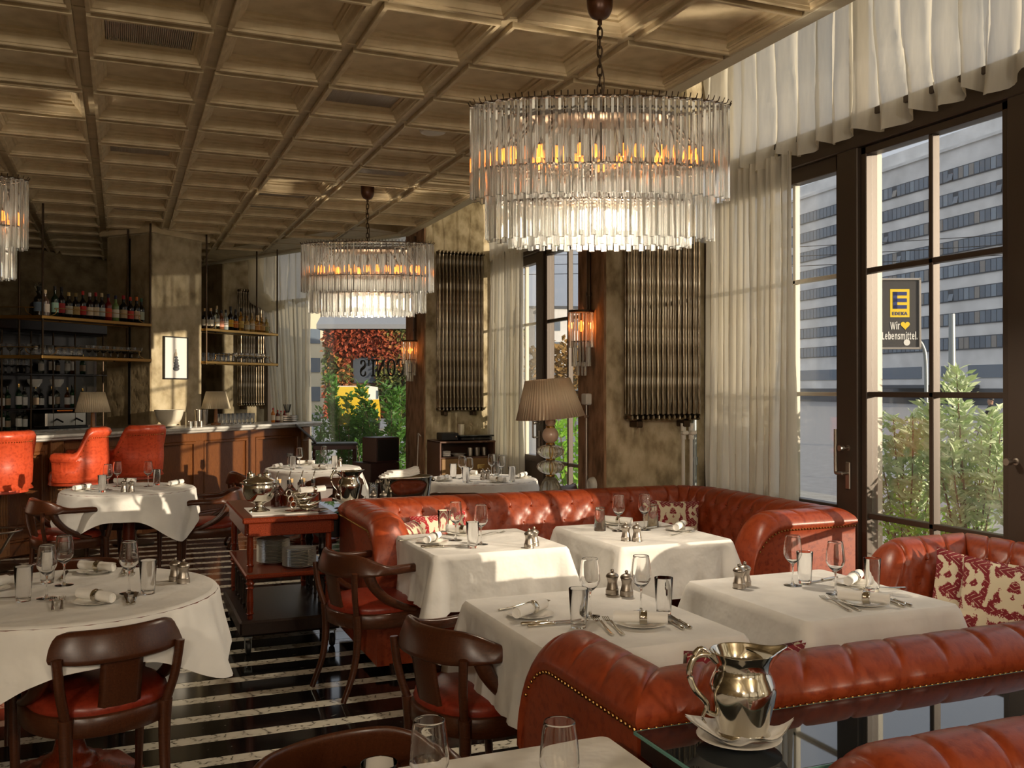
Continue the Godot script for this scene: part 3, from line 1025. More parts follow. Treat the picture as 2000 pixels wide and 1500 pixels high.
	for k in 3:
		var pts := PackedVector3Array()
		for i in 13:
			var u := float(i) / 12
			pts.append(Vector3(lerpf(10.0, 40.0, u), 6.8 + k * 0.45 - sin(u * PI) * 0.5, lerpf(-44.0, -14.0 - k * 1.5, u)))
		w.tube(pts, 0.014, 4, false)
	tag(part("tram_wire", w, M.black, self), "thin overhead tram wires crossing in front of the office block", "wire")


func offices() -> void:
	var t := thing("office_building", "long white office block with rows of strip windows across the street", "building", Vector3(106.8, -0.6, -112.9))
	t.rotation.y = atan2(-0.995, -0.103)
	var b := B.new()
	b.span(Vector3(-36, 0, -16), Vector3(48, 34.9, 0))
	b.span(Vector3(-36, 34.9, -16), Vector3(48, 35.3, 0.3))
	part("wall", b, M.facade, t)
	part("roof_house", box_of(Vector3(0, 37.0, -9), Vector3(60, 4.0, 8)), M.facade, t)
	var strip := box_of(Vector3(6, 0, 0.0), Vector3(82, 1.75, 0.3))
	var strip_mesh := strip.done()
	var pm := box_of(Vector3.ZERO, Vector3(0.84, 1.5, 0.1)).done()
	var tones := [M.far_glass, mat("54606e", 0.08, 0.0, null, Vector3.ONE, 0.9), mat("7d8a96", 0.1, 0.0, null, Vector3.ONE, 0.9), mat("8f8a84", 0.15)]
	for f in 8:
		var y := 31.4 - f * 3.3
		var band := part("window_band", strip_mesh, M.far_frame, t, Vector3(0, y, 0))
		var rest := B.new()
		for k in 82:
			var x := -34.0 + k * 0.96
			if x > -1.5 and x < 28.5:
				var pn := part("pane", pm, tones[[0, 0, 1, 0, 2, 1, 0, 3][rng.randi() % 8]], band, Vector3(x, 0, 0.15))
				if rng.randf() < 0.03:
					pn.rotation.x = -0.22
			else:
				rest.box(Vector3(x, 0, 0.15), Vector3(0.84, 1.5, 0.1))
		part("distant_pane", rest, M.far_glass, band).set_meta("kind", "stuff")
	var low := B.new()
	for x in [[-34, -4], [0, 9], [13, 15], [18, 34]]:
		low.span(Vector3(x[0], 3.6, -0.1), Vector3(x[1], 5.3, 0.12))
	part("lower_window", low, M.far_glass, t)
	var base := B.new()
	base.span(Vector3(-36, 0, -0.1), Vector3(48, 2.2, 0.15))
	part("ground_floor", base, M.far_frame, t)
	var can := B.new()
	can.span(Vector3(4, 2.2, 0), Vector3(20, 2.7, 3.0), 0.05)
	part("canopy", can, M.far_frame, t)


func far_block(label: String, at: Vector3, turn: float, w: float, h: float, m: Material, cols: int) -> void:
	var t := thing("distant_building", label, "building", at, turn, "buildings far down the street")
	part("wall", box_of(Vector3(0, h / 2, -4), Vector3(w, h, 8)), m, t)
	part("roof", box_of(Vector3(0, h + 0.15, -4), Vector3(w + 0.4, 0.3, 8.4)), M.far_frame, t)
	var pm := box_of(Vector3.ZERO, Vector3(w / cols * 0.55, 1.3, 0.12)).done()
	for r in int(h / 2.6):
		for c in cols:
			part("window", pm, M.far_glass, t, Vector3(-w / 2 + (c + 0.5) * w / cols, 1.7 + r * 2.6, 0.02))


func ivy_house() -> void:
	var t := thing("ivy_house", "low house covered in orange and green ivy under a grey roof", "house", Vector3(14.8, -0.6, -69.6))
	t.rotation.y = atan2(-2.1, 5.3)
	t.scale = Vector3(1.55, 1.36, 1.55)
	part("wall", box_of(Vector3(4, 2.45, -3), Vector3(9.4, 4.9, 6)), mat("7d5a45", 0.9), t)
	var rf := B.new()
	rf.xf = Transform3D(Basis(Vector3.UP, PI / 2), Vector3(-1.0, 4.8, 0.45))
	rf.ext(v2([0, 0, 7.4, 0, 7.4, 0.3, 3.7, 2.0, 0.0, 0.25]), 10)
	part("roof", rf, mat("8b8d90", 0.6), t)
	part("window", box_of(Vector3(1.2, 2.6, 0.06), Vector3(1.1, 1.4, 0.1), 0.02), M.far_frame, t)
	var b := B.new()
	b.flat()
	for k in 7000:
		var x := rng.randf_range(-0.7, 8.7)
		var y := rng.randf_range(0.0, 4.95)
		if absf(x - 1.2) < 0.6 and absf(y - 2.6) < 0.75:
			continue
		var a := sin(x * 0.9 + 1.0) + cos(y * 1.3 + x * 0.5) + rng.randfn() * 0.45
		b.tint = Color(0.30, 0.055, 0.02) if a > 0.7 else (Color(0.33, 0.12, 0.03) if a > 0.1 else (Color(0.12, 0.13, 0.025) if a > -0.7 else Color(0.05, 0.085, 0.018)))
		b.tint = b.tint * rng.randf_range(0.7, 1.3)
		leaf(b, Vector3(x, y, rng.randf_range(0.04, 0.3)), Vector3(rng.randfn(), -0.8 + rng.randfn() * 0.4, 0.5).normalized(), 0.26, 0.1)
	part("ivy", b, M.ivy, t).set_meta("kind", "stuff")


func van() -> void:
	var t := thing("delivery_van", "yellow and white delivery van parked beyond the bushes", "van", Vector3(11.6, -0.6, -50.0), 68)
	var b := B.new()
	b.xf = Transform3D(Basis(), Vector3(-2.2, 0.35, -0.9))
	b.ext(v2([0, 0, 4.6, 0, 4.6, 0.7, 4.2, 1.0, 3.5, 1.9, 0.1, 1.95, 0, 1.8]), 1.8, true)
	part("body", b, mat("d9b52a", 0.3), t)
	var wb := B.new()
	wb.xf = Transform3D(Basis(), Vector3(-2.21, 1.6, -0.91))
	wb.ext(v2([0.02, 0, 3.9, 0, 3.5, 0.66, 0.1, 0.72]), 1.82)
	part("upper_body", wb, M.white, t)
	for x in [-1.3, 1.6]:
		for z in [-0.86, 0.86]:
			var w := B.new()
			w.xf = Transform3D(Basis(Vector3.RIGHT, PI / 2), Vector3(x, 0.33, z - 0.1))
			w.lathe(v2([0, 0, 0.33, 0, 0.33, 0.2, 0, 0.2]), 20)
			part("wheel", w, M.black, t)
	for z in [-0.93, 0.93]:
		part("side_window", box_of(Vector3(0.9, 1.85, z), Vector3(0.8, 0.45, 0.03), 0.01), M.far_glass, t)


func poster() -> void:
	var t := thing("hanging_poster", "dark framed supermarket poster with a yellow emblem hanging on a street pole", "poster", Vector3(13.59, 2.99, -13.89), -24)
	var w := 0.74
	var h := 1.3
	part("board", box_of(Vector3.ZERO, Vector3(w, h, 0.05)), mat("33302f", 0.6), t)
	var f := B.new()
	for s in [-1.0, 1.0]:
		f.box(Vector3(s * (w / 2), 0, 0.01), Vector3(0.045, h + 0.05, 0.09), 0.01)
		f.box(Vector3(0, s * (h / 2), 0.01), Vector3(w + 0.045, 0.045, 0.09), 0.01)
	part("frame", f, M.brushed, t)
	var ye := mat("e8c31c", 0.5)
	var bl := mat("1b2d6b", 0.5)
	var e := B.new()
	e.box(Vector3(0, 0.2, 0.028), Vector3(0.36, 0.53, 0.006))
	part("emblem_field", e, ye, t)
	var eb := B.new()
	eb.box(Vector3(-0.09, 0.255, 0.034), Vector3(0.08, 0.32, 0.006))
	for y in [0.38, 0.255, 0.13]:
		eb.box(Vector3(0.0, y, 0.034), Vector3(0.26, 0.068, 0.006))
	part("emblem_letter", eb, bl, t)
	var words := [["EDEKA", Vector3(0, 0.005, 0.034), Vector2(0.28, 0.06), bl], ["Wir", Vector3(-0.09, -0.22, 0.03), Vector2(0.18, 0.15), M.white], ["Lebensmittel.", Vector3(0, -0.41, 0.03), Vector2(0.66, 0.15), M.white]]
	for k in words:
		var o := part("lettering", text_mesh(k[0], "Droid Sans", 0.1, 0.006, true), k[3], t)
		fit(o, Transform3D(), k[1], k[2])
	var hb := B.new()
	var poly := PackedVector2Array()
	for i in 28:
		var a := TAU * i / 28
		poly.append(Vector2(16 * pow(sin(a), 3), 13 * cos(a) - 5 * cos(2 * a) - 2 * cos(3 * a) - cos(4 * a)) * 0.0053)
	poly.reverse()
	hb.xf = Transform3D(Basis(), Vector3(0.1, -0.215, 0.026))
	hb.ext(poly, 0.008)
	part("heart", hb, ye, t)
	var st := B.new()
	st.xf = Transform3D(Basis(Vector3.RIGHT, PI / 2), Vector3(0.13, -0.54, 0.026))
	st.lathe(v2([0, 0, 0.06, 0, 0.06, 0.006, 0, 0.006]), 20)
	part("round_mark", st, M.white, t)
	var p := B.new()
	p.tube(curve([0.36, -0.5, -0.02, 0.44, -0.6, -0.02, 0.5, -0.9, -0.02, 0.51, -2.0, -0.02, 0.51, -3.57, -0.02], 6), 0.035, 10)
	part("bent_pole", p, M.zinc, t)


func cyclist() -> void:
	var at := Vector3(28.7, -0.6, -25.0)
	var bike := thing("bicycle", "dark bicycle ridden along the street outside the right pane", "bicycle", at, 158)
	var tyre := B.new()
	var ring := PackedVector3Array()
	for i in 33:
		ring.append(Vector3(cos(TAU * i / 32) * 0.33, sin(TAU * i / 32) * 0.33, 0))
	tyre.tube(ring, 0.022, 8, false, Vector3.BACK)
	for i in 12:
		tyre.bar(Vector3.ZERO, Vector3(cos(TAU * i / 12) * 0.33, sin(TAU * i / 12) * 0.33, 0), 0.003, 4)
	var tm := tyre.done()
	for x in [-0.55, 0.55]:
		part("wheel", tm, M.black, bike, Vector3(x, 0.35, 0))
	var f := B.new()
	for k in [[-0.55, 0.35, -0.1, 0.3], [-0.55, 0.35, -0.2, 0.8], [-0.1, 0.3, -0.22, 0.88], [-0.1, 0.3, 0.38, 0.72], [-0.2, 0.8, 0.36, 0.82], [0.55, 0.35, 0.34, 1.0]]:
		f.bar(Vector3(k[0], k[1], 0), Vector3(k[2], k[3], 0), 0.02, 8)
	part("frame", f, M.black, bike)
	var hb := B.new()
	hb.tube(curve([0.18, 1.04, -0.28, 0.33, 1.06, -0.12, 0.36, 1.03, 0, 0.33, 1.06, 0.12, 0.18, 1.04, 0.28], 5), 0.013, 8)
	part("handlebar", hb, M.brushed, bike)
	part("saddle", box_of(Vector3(-0.23, 0.92, 0), Vector3(0.26, 0.06, 0.14), 0.025), M.black, bike)
	part("basket", box_of(Vector3(-0.62, 0.85, 0), Vector3(0.36, 0.24, 0.3), 0.03), mat("2f8fa0", 0.6), bike)
	# the rider: one continuous body, meshed from tapered capsules
	var who := thing("person", "cyclist in a dark jacket and jeans leaning towards the handlebar", "person", at, 158)
	var bones := [
		[-0.2, 1.02, 0, 0.155, -0.1, 1.25, 0, 0.15, 1], [-0.1, 1.25, 0, 0.15, -0.02, 1.48, 0, 0.145, 1], [-0.02, 1.48, -0.17, 0.075, -0.02, 1.48, 0.17, 0.075, 1], [-0.02, 1.5, 0, 0.06, 0.02, 1.62, 0, 0.055, 0],
		[0.03, 1.68, 0, 0.095, 0.02, 1.76, 0, 0.1, 0],
		[-0.02, 1.47, -0.2, 0.062, 0.1, 1.2, -0.27, 0.048, 1], [0.1, 1.2, -0.27, 0.048, 0.3, 1.07, -0.2, 0.036, 1], [-0.02, 1.47, 0.2, 0.062, 0.1, 1.2, 0.27, 0.048, 1], [0.1, 1.2, 0.27, 0.048, 0.3, 1.07, 0.2, 0.036, 1],
		[-0.19, 0.98, -0.09, 0.095, 0.18, 0.83, -0.11, 0.07, 2], [0.18, 0.83, -0.11, 0.07, 0.0, 0.45, -0.1, 0.048, 2], [-0.19, 0.98, 0.09, 0.095, 0.12, 0.68, 0.11, 0.07, 2], [0.12, 0.68, 0.11, 0.07, -0.06, 0.24, 0.1, 0.048, 2],
		[0.0, 0.45, -0.1, 0.042, 0.14, 0.39, -0.1, 0.035, 3], [-0.06, 0.24, 0.1, 0.042, 0.08, 0.18, 0.1, 0.035, 3],
	]
	part("body", nets(bones, 0.028, [Color(0.36, 0.2, 0.13), Color(0.022, 0.022, 0.026), Color(0.09, 0.11, 0.16), Color(0.06, 0.05, 0.045)], 0.03), vertex_mat(), who)
	var hair := B.new()
	hair.ball(Vector3(0.005, 1.785, 0), 0.108, 14, 0.85)
	part("hair", hair, M.black, who)
	for s in [-1.0, 1.0]:
		var hand := B.new()
		hand.xf = Transform3D(Basis(Vector3.UP, 0.3 * s), Vector3(0.3, 1.065, 0.2 * s))
		hand.ball(Vector3(0.01, 0.0, 0), 0.038, 10, 0.6)
		for i in 4:
			hand.tube(curve([0.03, 0.012, -0.03 + i * 0.02, 0.065, 0.014, -0.03 + i * 0.02, 0.068, -0.02, -0.03 + i * 0.02, 0.045, -0.03, -0.03 + i * 0.02], 3), 0.009, 6)
		hand.tube(curve([0.0, 0.0, -0.03 * s, 0.03, -0.02, -0.045 * s, 0.05, -0.03, -0.03 * s], 3), 0.01, 6)
		part("hand", hand, mat("9c6f58", 0.6), who)
	var face := B.new()
	face.tube(PackedVector3Array([Vector3(0.118, 1.745, 0), Vector3(0.14, 1.7, 0)]), PackedFloat32Array([0.008, 0.016]), 6)
	face.ball(Vector3(0.02, 1.72, 0.1), 0.025, 8)
	face.ball(Vector3(0.02, 1.72, -0.1), 0.025, 8)
	part("face", face, mat("9c6f58", 0.6), who)


func vertex_mat() -> StandardMaterial3D:
	var m := mat("ffffff", 0.75)
	m.vertex_color_use_as_albedo = true
	return m


func nets(bones: Array, cell: float, cols: Array, blend: float) -> ArrayMesh:     # surface nets over smooth-joined tapered capsules
	var lo := Vector3.ONE * 1e9
	var hi := -lo
	for b in bones:
		for k in 2:
			var p := Vector3(b[k * 4], b[k * 4 + 1], b[k * 4 + 2])
			lo = lo.min(p - Vector3.ONE * (b[k * 4 + 3] + 0.06))
			hi = hi.max(p + Vector3.ONE * (b[k * 4 + 3] + 0.06))
	var n := Vector3i(((hi - lo) / cell).ceil()) + Vector3i.ONE
	var d := PackedFloat32Array()
	var c := PackedByteArray()
	d.resize(n.x * n.y * n.z)
	c.resize(d.size())
	for i in d.size():
		var p := lo + Vector3(i % n.x, (i / n.x) % n.y, i / (n.x * n.y)) * cell
		var best := 1e9
		var sum := 0.0
		for b in bones:
			var a := Vector3(b[0], b[1], b[2])
			var ab := Vector3(b[4], b[5], b[6]) - a
			var t := clampf((p - a).dot(ab) / maxf(ab.length_squared(), 1e-6), 0, 1)
			var q := (p - a - ab * t).length() - lerpf(b[3], b[7], t)
			if q < best:
				best = q
				c[i] = b[8]
			if q < 0.25:
				sum += exp(-q / blend * 2.5)
		d[i] = -log(sum) * blend / 2.5 if sum > 0.0 else best
	var at := {}
	var st := SurfaceTool.new()
	st.begin(Mesh.PRIMITIVE_TRIANGLES)
	st.set_smooth_group(1)
	var off := [0, 1, n.x, n.x + 1, n.x * n.y, n.x * n.y + 1, n.x * n.y + n.x, n.x * n.y + n.x + 1]
	for z in n.z - 1:
		for y in n.y - 1:
			for x in n.x - 1:
				var i := x + n.x * (y + n.y * z)
				var s := Vector3.ZERO
				var k := 0
				for e in [[0, 1], [2, 3], [4, 5], [6, 7], [0, 2], [1, 3], [4, 6], [5, 7], [0, 4], [1, 5], [2, 6], [3, 7]]:
					var u := d[i + off[e[0]]]
					var v := d[i + off[e[1]]]
					if (u < 0.0) != (v < 0.0):
						var t := u / (u - v)
						var pa := Vector3(e[0] & 1, (e[0] >> 1) & 1, e[0] >> 2)
						var pb := Vector3(e[1] & 1, (e[1] >> 1) & 1, e[1] >> 2)
						s += pa.lerp(pb, t)
						k += 1
				if k:
					at[i] = lo + (Vector3(x, y, z) + s / k) * cell
	for i in at:
		for ax in 3:
			var st1: int = [1, n.x, n.x * n.y][ax]
			var b1: int = [n.x, n.x * n.y, 1][ax]
			var b2: int = [n.x * n.y, 1, n.x][ax]
			if i + st1 >= d.size() or (d[i] < 0.0) == (d[i + st1] < 0.0):
				continue
			if not (at.has(i - b1) and at.has(i - b2) and at.has(i - b1 - b2)):
				continue
			var q := [i, i - b1, i - b1 - b2, i - b2]
			if d[i] >= 0.0:
				q.reverse()
			for t in [0, 2, 1, 0, 3, 2]:
				st.set_color(cols[c[i]])
				st.add_vertex(at[q[t]])
	st.generate_normals()
	st.index()
	return st.commit()


# ---------------------------------------------------------------- the bar
func bar_xf(v := 0.0) -> Transform3D:      # x along the bar, -z towards its back
	return Transform3D(Basis(Vector3.UP, -atan2(BU.y, BU.x)), Vector3(BP.x + BV.x * v, 0, BP.y + BV.y * v))


func bar_at(u: float, y: float, v: float) -> Vector3:
	return bar_xf(v) * Vector3(u, y, 0)


func bar() -> void:
	var turn := rad_to_deg(-atan2(BU.y, BU.x))
	var t := thing("bar_counter", "panelled dark wood bar front with fluted pilasters", "bar counter", Vector3(BP.x, 0, BP.y), turn)
	var b := B.new()
	b.span(Vector3(-2.4, 0.1, -0.56), Vector3(4.16, 1.07, -0.03))
	part("body", b, M.wood, t)
	var pl := B.new()
	pl.span(Vector3(-2.4, 0.0, -0.5), Vector3(4.18, 0.13, 0.02), 0.012)
	pl.span(Vector3(-2.4, 0.13, -0.5), Vector3(4.17, 0.155, 0.008), 0.008)
	part("plinth", pl, M.wood, t)
	var fr := B.new()
	fr.span(Vector3(-2.4, 0.97, -0.04), Vector3(4.17, 1.07, 0.0), 0.006)
	fr.span(Vector3(-2.4, 0.155, -0.04), Vector3(4.17, 0.26, 0.0), 0.006)
	for x in [[-2.4, -2.2], [-1.3, -1.15], [-0.42, -0.3], [0.1, 0.35], [1.1, 1.46], [2.09, 2.22], [2.97, 3.11], [3.95, 4.17]]:
		fr.span(Vector3(x[0], 0.25, -0.04), Vector3(x[1], 0.98, 0.0), 0.006)
	part("rail_and_stile", fr, M.wood, t)
	for x in [[-2.2, -1.3], [-1.15, -0.42], [-0.3, 0.1], [0.35, 1.1], [1.46, 2.09], [2.22, 2.97], [3.11, 3.95]]:
		var p := B.new()
		p.span(Vector3(x[0] + 0.005, 0.26, -0.05), Vector3(x[1] - 0.005, 0.97, -0.022))
		part("panel", p, M.wood, t)
		var m := B.new()
		for s in 2:
			var y: float = [0.275, 0.955][s]
			m.span(Vector3(x[0] + 0.002, y - 0.016, -0.03), Vector3(x[1] - 0.002, y + 0.016, 0.01), 0.007)
			var e: float = [x[0] + 0.017, x[1] - 0.017][s]
			m.span(Vector3(e - 0.016, 0.262, -0.03), Vector3(e + 0.016, 0.968, 0.0095), 0.007)
		part("moulding", m, M.wood, t)
	for x in [-0.36, 0.22, 1.2, 4.08]:
		var f := B.new()
		f.span(Vector3(x - 0.075, 0.02, -0.01), Vector3(x + 0.075, 0.17, 0.035), 0.008)
		f.span(Vector3(x - 0.075, 0.9, -0.01), Vector3(x + 0.075, 1.07, 0.035), 0.008)
		f.span(Vector3(x - 0.066, 0.17, -0.01), Vector3(x + 0.066, 0.9, 0.012))
		for k in 5:
			f.tube(PackedVector3Array([Vector3(x - 0.052 + k * 0.026, 0.19, 0.012), Vector3(x - 0.052 + k * 0.026, 0.88, 0.012)]), 0.009, 8, true, Vector3.BACK)
		part("fluted_pilaster", f, M.wood_pale, t)
	var top := B.new()
	top.xf = bar_xf() * Transform3D(Basis(Vector3.UP, PI / 2), Vector3(-2.45, 0, 0))
	var prof := v2([-0.07, 1.07, 0.6, 1.07, 0.6, 1.135, -0.115, 1.135, -0.125, 1.125, -0.125, 1.112, -0.112, 1.1, -0.1, 1.094, -0.095, 1.082, -0.08, 1.075])
	top.ext(prof, 6.75)
	tag(part("marble_top", top, M.marble, self), "grey white marble bar top with a moulded front edge", "worktop")
	for s in [[-0.66, 0, "red leather bar stool cut by the left edge of the picture"], [0.17, 36, "red leather bar stool in the middle, turned to show its arm"], [0.86, -4, "red leather bar stool nearest the bar's long panels"]]:
		var p := bar_at(s[0], 0, -0.36)
		copy("stool", make_stool, s[2], "bar stool", p, turn + s[1], "red leather bar stools")
	var lamps := "small pleated lamps on the bar"
	var q := bar_at(0.83, 1.135, 0.2)
	copy("bar_lamp", make_bar_lamp, "small pleated cream lamp on the bar behind the red stools", "lamp", q, 0, lamps)
	copy("bar_lamp", make_bar_lamp, "small pleated tan lamp on the bar below the right hanging shelf", "lamp", bar_at(2.68, 1.135, 0.25), 40, lamps)
	var bowl := B.new()
	bowl.lathe(soft_profile([0.0, 0.0, 0.075, 0.0, 0.085, 0.02, 0.13, 0.07, 0.152, 0.14, 0.158, 0.165], 4), 32)
	bowl.lathe(v2([0.158, 0.165, 0.164, 0.166, 0.165, 0.182, 0.158, 0.186, 0.152, 0.182, 0.145, 0.14, 0.12, 0.07, 0.0, 0.03]), 32)
	tag(part("mixing_bowl", bowl, M.cream, self, bar_at(1.95, 1.15, 0.27)), "large cream bowl standing on a plate on the bar", "bowl")
	tag(part("plate", plate_shape(0.19, 0.015), M.china, self, bar_at(1.95, 1.135, 0.27)), "white plate under the large cream bowl", "plate")
	for k in 3:
		var c := B.new()
		c.lathe(v2([0, 0, 0.032, 0, 0.034, 0.06, 0.031, 0.06, 0.028, 0.005, 0, 0.005]), 20)
		tag(part("steel_cup", c, M.steel, self, bar_at(2.2 + k * 0.085, 1.135, 0.2)), ["small steel cup next to the cream bowl on the bar", "small steel cup in the middle of three on the bar", "small steel cup nearest the steel shakers on the bar"][k], "cup", "small steel cups on the bar")
	for k in 2:
		var c := B.new()
		c.lathe(v2([0, 0, 0.036, 0, 0.046, 0.19, 0.043, 0.19, 0.034, 0.005, 0, 0.005]), 20)
		tag(part("shaker_tin", c, M.steel, self, bar_at(2.47 + k * 0.1, 1.135, 0.33)), ["tall steel shaker tin, the left of two beside the tan bar lamp", "tall steel shaker tin, the right of two beside the tan bar lamp"][k], "shaker", "steel shaker tins on the bar")
	for k in 16:
		var at := bar_at(2.84 + (k % 8) * 0.078, 1.135, 0.3 + 0.085 * (k / 8))
		copy("bar_tumbler", func() -> Node3D: return make_glass(tumbler_profile(0.13, 0.034, 0.028), "bar_tumbler", true), "upturned clear tumbler in the double row on the bar", "tumbler", at, 0, "upturned tumblers on the bar")
	var sauces := [[3.7, "c8782c", 0.19, "orange sauce bottle with a red cap on the bar"], [3.79, "5a1f16", 0.16, "dark red sauce bottle on the bar"], [3.86, "b9a890", 0.15, "pale sauce bottle on the bar"], [3.93, "7a2a1a", 0.15, "red sauce bottle closest to the stacked trays"]]
	for s in sauces:
		bottle("sauce_bottle", s[3], bar_at(s[0], 1.135, 0.22), s[2], 0.026, mat(s[1], 0.15), mat("d9cdb8", 0.7), mat("b3231c", 0.4), "sauce bottles on the bar")
	for k in 3:
		var tr := B.new()
		tr.lathe(v2([0, 0, 0.15, 0, 0.165, 0.012, 0.165, 0.03, 0.158, 0.03, 0.15, 0.008, 0, 0.008]), 32)
		tag(part("serving_tray", tr, M.brushed, self, bar_at(4.03, 1.135 + k * 0.027, 0.28)), ["round steel tray at the bottom of the stack at the bar's end", "round steel tray in the middle of the stack at the bar's end", "round steel tray on top of the stack at the bar's end"][k], "tray", "round steel trays at the bar's end")
	var cup := thing("straw_cup", "small pale cup full of black straws on the stacked trays", "cup", bar_at(4.06, 1.197, 0.28))
	var cb := B.new()
	cb.lathe(v2([0, 0, 0.04, 0, 0.042, 0.06, 0.038, 0.06, 0.035, 0.006, 0, 0.006]), 16)
	part("cup_body", cb, M.cream, cup)
	for k in 9:
		var s := B.new()
		var a := TAU * k / 9
		s.bar(Vector3(cos(a) * 0.012, 0.01, sin(a) * 0.012), Vector3(cos(a) * 0.05, 0.17, sin(a) * 0.05), 0.004, 6)
		part("straw", s, M.black, cup)


func make_stool() -> Node3D:
	var t := node("bar_stool")
	var rows := []
	var n := 36
	for i in n + 1:                                        # barrel back: u runs round from arm to arm, the open side faces -z
		var u := float(i) / n * 2.0 - 1.0
		var a := u * 2.15
		var top := lerpf(1.215, 0.98, smoothstep(0.40, 0.66, absf(u)))
		var r := 0.262
		var o := Vector3(sin(a), 0, cos(a))
		var row := PackedVector3Array()
		for k in [[0.03, 0.70], [-0.02, 0.78], [-0.035, top - 0.13], [-0.05, top - 0.06], [-0.04, top - 0.02], [-0.005, top], [0.035, top - 0.015], [0.05, top - 0.05], [0.035, top - 0.085], [0.02, top - 0.095], [0.028, 0.9], [0.02, 0.75], [-0.02, 0.70], [0.03, 0.70]]:
			var pl := 0.0
			if k[1] > top - 0.1:
				pl = -0.006 * pow(absf(cos(a * 5.0)), 12.0)
			row.append(o * (r + k[0] + pl) + Vector3(0, k[1], 0))
		rows.append(row)
	var b := B.new()
	b.grid(rows)
	for e in 2:
		var row: PackedVector3Array = rows[-1] if e else rows[0]
		var c := Vector3.ZERO
		for p in row:
			c += p / row.size()
		b.flat()
		for j in row.size() - 1:
			if e:
				b.tri(c, row[j], row[j + 1])
			else:
				b.tri(c, row[j + 1], row[j])
	part("backrest", b, M.stool, t)
	var s := B.new()
	s.lathe(soft_profile([0.0, 0.66, 0.23, 0.66, 0.245, 0.70, 0.24, 0.77, 0.2, 0.795, 0.0, 0.8], 3), 32)
	part("seat", s, M.stool, t)
	var nl := B.new()
	for i in 52:
		var u := float(i) / 51 * 2.0 - 1.0
		var a := u * 2.1
		var top := lerpf(1.215, 0.98, smoothstep(0.40, 0.66, absf(u)))
		nl.ball(Vector3(sin(a) * 0.282, top - 0.1, cos(a) * 0.282), 0.006, 6)
	part("nail_trim", nl, M.gold, t)
	var p := B.new()
	p.lathe(v2([0.0, 0.0, 0.2, 0.0, 0.2, 0.012, 0.17, 0.022, 0.04, 0.04, 0.027, 0.08, 0.027, 0.6, 0.05, 0.66, 0.0, 0.66]), 28)
	part("pedestal", p, M.bronze, t)
	var f := B.new()
	var ring := PackedVector3Array()
	for i in 33:
		ring.append(Vector3(cos(TAU * i / 32) * 0.2, 0.33, sin(TAU * i / 32) * 0.2))
	f.tube(ring, 0.01, 8, false)
	for i in 4:
		f.bar(Vector3(cos(TAU * i / 4) * 0.2, 0.33, sin(TAU * i / 4) * 0.2), Vector3(cos(TAU * i / 4) * 0.03, 0.12, sin(TAU * i / 4) * 0.03), 0.008, 6)
	part("footrest", f, M.brushed, t)
	return t


func pleated(b: B, r0: float, r1: float, h: float, y: float, n: int) -> void:
	var rows := []
	for k in [[r0, 0.0], [r1, 1.0], [r1 - 0.004, 0.995], [r0 - 0.004, 0.005], [r0, 0.0]]:
		var ring := PackedVector3Array()
		for i in n * 4 + 1:
			var a := TAU * (i % (n * 4)) / (n * 4)
			var r: float = k[0] + 0.0035 * sin(a * n) * (1.0 if k[1] < 2 else 0.0)
			ring.append(Vector3(cos(a) * r, y + h * k[1], sin(a) * r))
		rows.append(ring)
	b.grid(rows)


func make_bar_lamp() -> Node3D:
	var t := node("table_lamp")
	var s := B.new()
	s.lathe(v2([0, 0, 0.06, 0, 0.06, 0.02, 0.03, 0.028, 0.024, 0.05, 0.018, 0.2, 0.016, 0.22, 0, 0.22]), 20)
	part("stem", s, M.wood_pale, t)
	var b := B.new()
	pleated(b, 0.172, 0.115, 0.21, 0.2, 48)
	part("lamp_shade", b, M.shade_pale, t)
	var g := B.new()
	g.ball(Vector3(0, 0.28, 0), 0.025, 10)
	part("bulb", g, glow("ffb066", 3.0), t)
	return t


func bottle(n: String, label: String, at: Vector3, h: float, r: float, body: Material, lab: Material, cap: Material, group: String, shoulder := 0.6) -> void:
	var t := thing(n, label, "bottle", at, rng.randf_range(-25, 25), group)
	var key := "bottle_%.3f_%.3f_%.2f" % [h, r, shoulder]
	if not protos.has(key):
		var b := B.new()
		b.lathe(v2([0.0, 0.004, r * 0.8, 0.0, r, 0.01, r, h * shoulder]), 16)
		b.lathe(soft_profile([r, h * shoulder, r * 0.93, h * (shoulder + 0.06), r * 0.45, h * (shoulder + 0.15), r * 0.36, h * (shoulder + 0.2), r * 0.34, h * 0.93, 0.0, h * 0.93], 3), 16)
		var c := B.new()
		c.lathe(v2([0, h * 0.86, r * 0.4, h * 0.86, r * 0.42, h * 0.9, r * 0.4, h, 0, h]), 12)
		var l := B.new()
		l.lathe(v2([r + 0.0008, h * 0.16, r + 0.0012, h * 0.17, r + 0.0012, h * (shoulder - 0.1), r + 0.0008, h * (shoulder - 0.09)]), 16)
		protos[key] = [b.done(), c.done(), l.done()]
	var m: Array = protos[key]
	part("bottle_body", m[0], body, t)
	part("cap", m[1], cap, t)
	part("label", m[2], lab, t)


func plate_shape(r: float, h: float) -> B:
	var b := B.new()
	b.lathe(v2([0.0, 0.0, r * 0.55, 0.0, r * 0.62, h * 0.35, r * 0.97, h * 0.9, r, h, r * 0.97, h * 1.02, r * 0.62, h * 0.55, r * 0.56, h * 0.3, 0.0, h * 0.28]), 36)
	return b


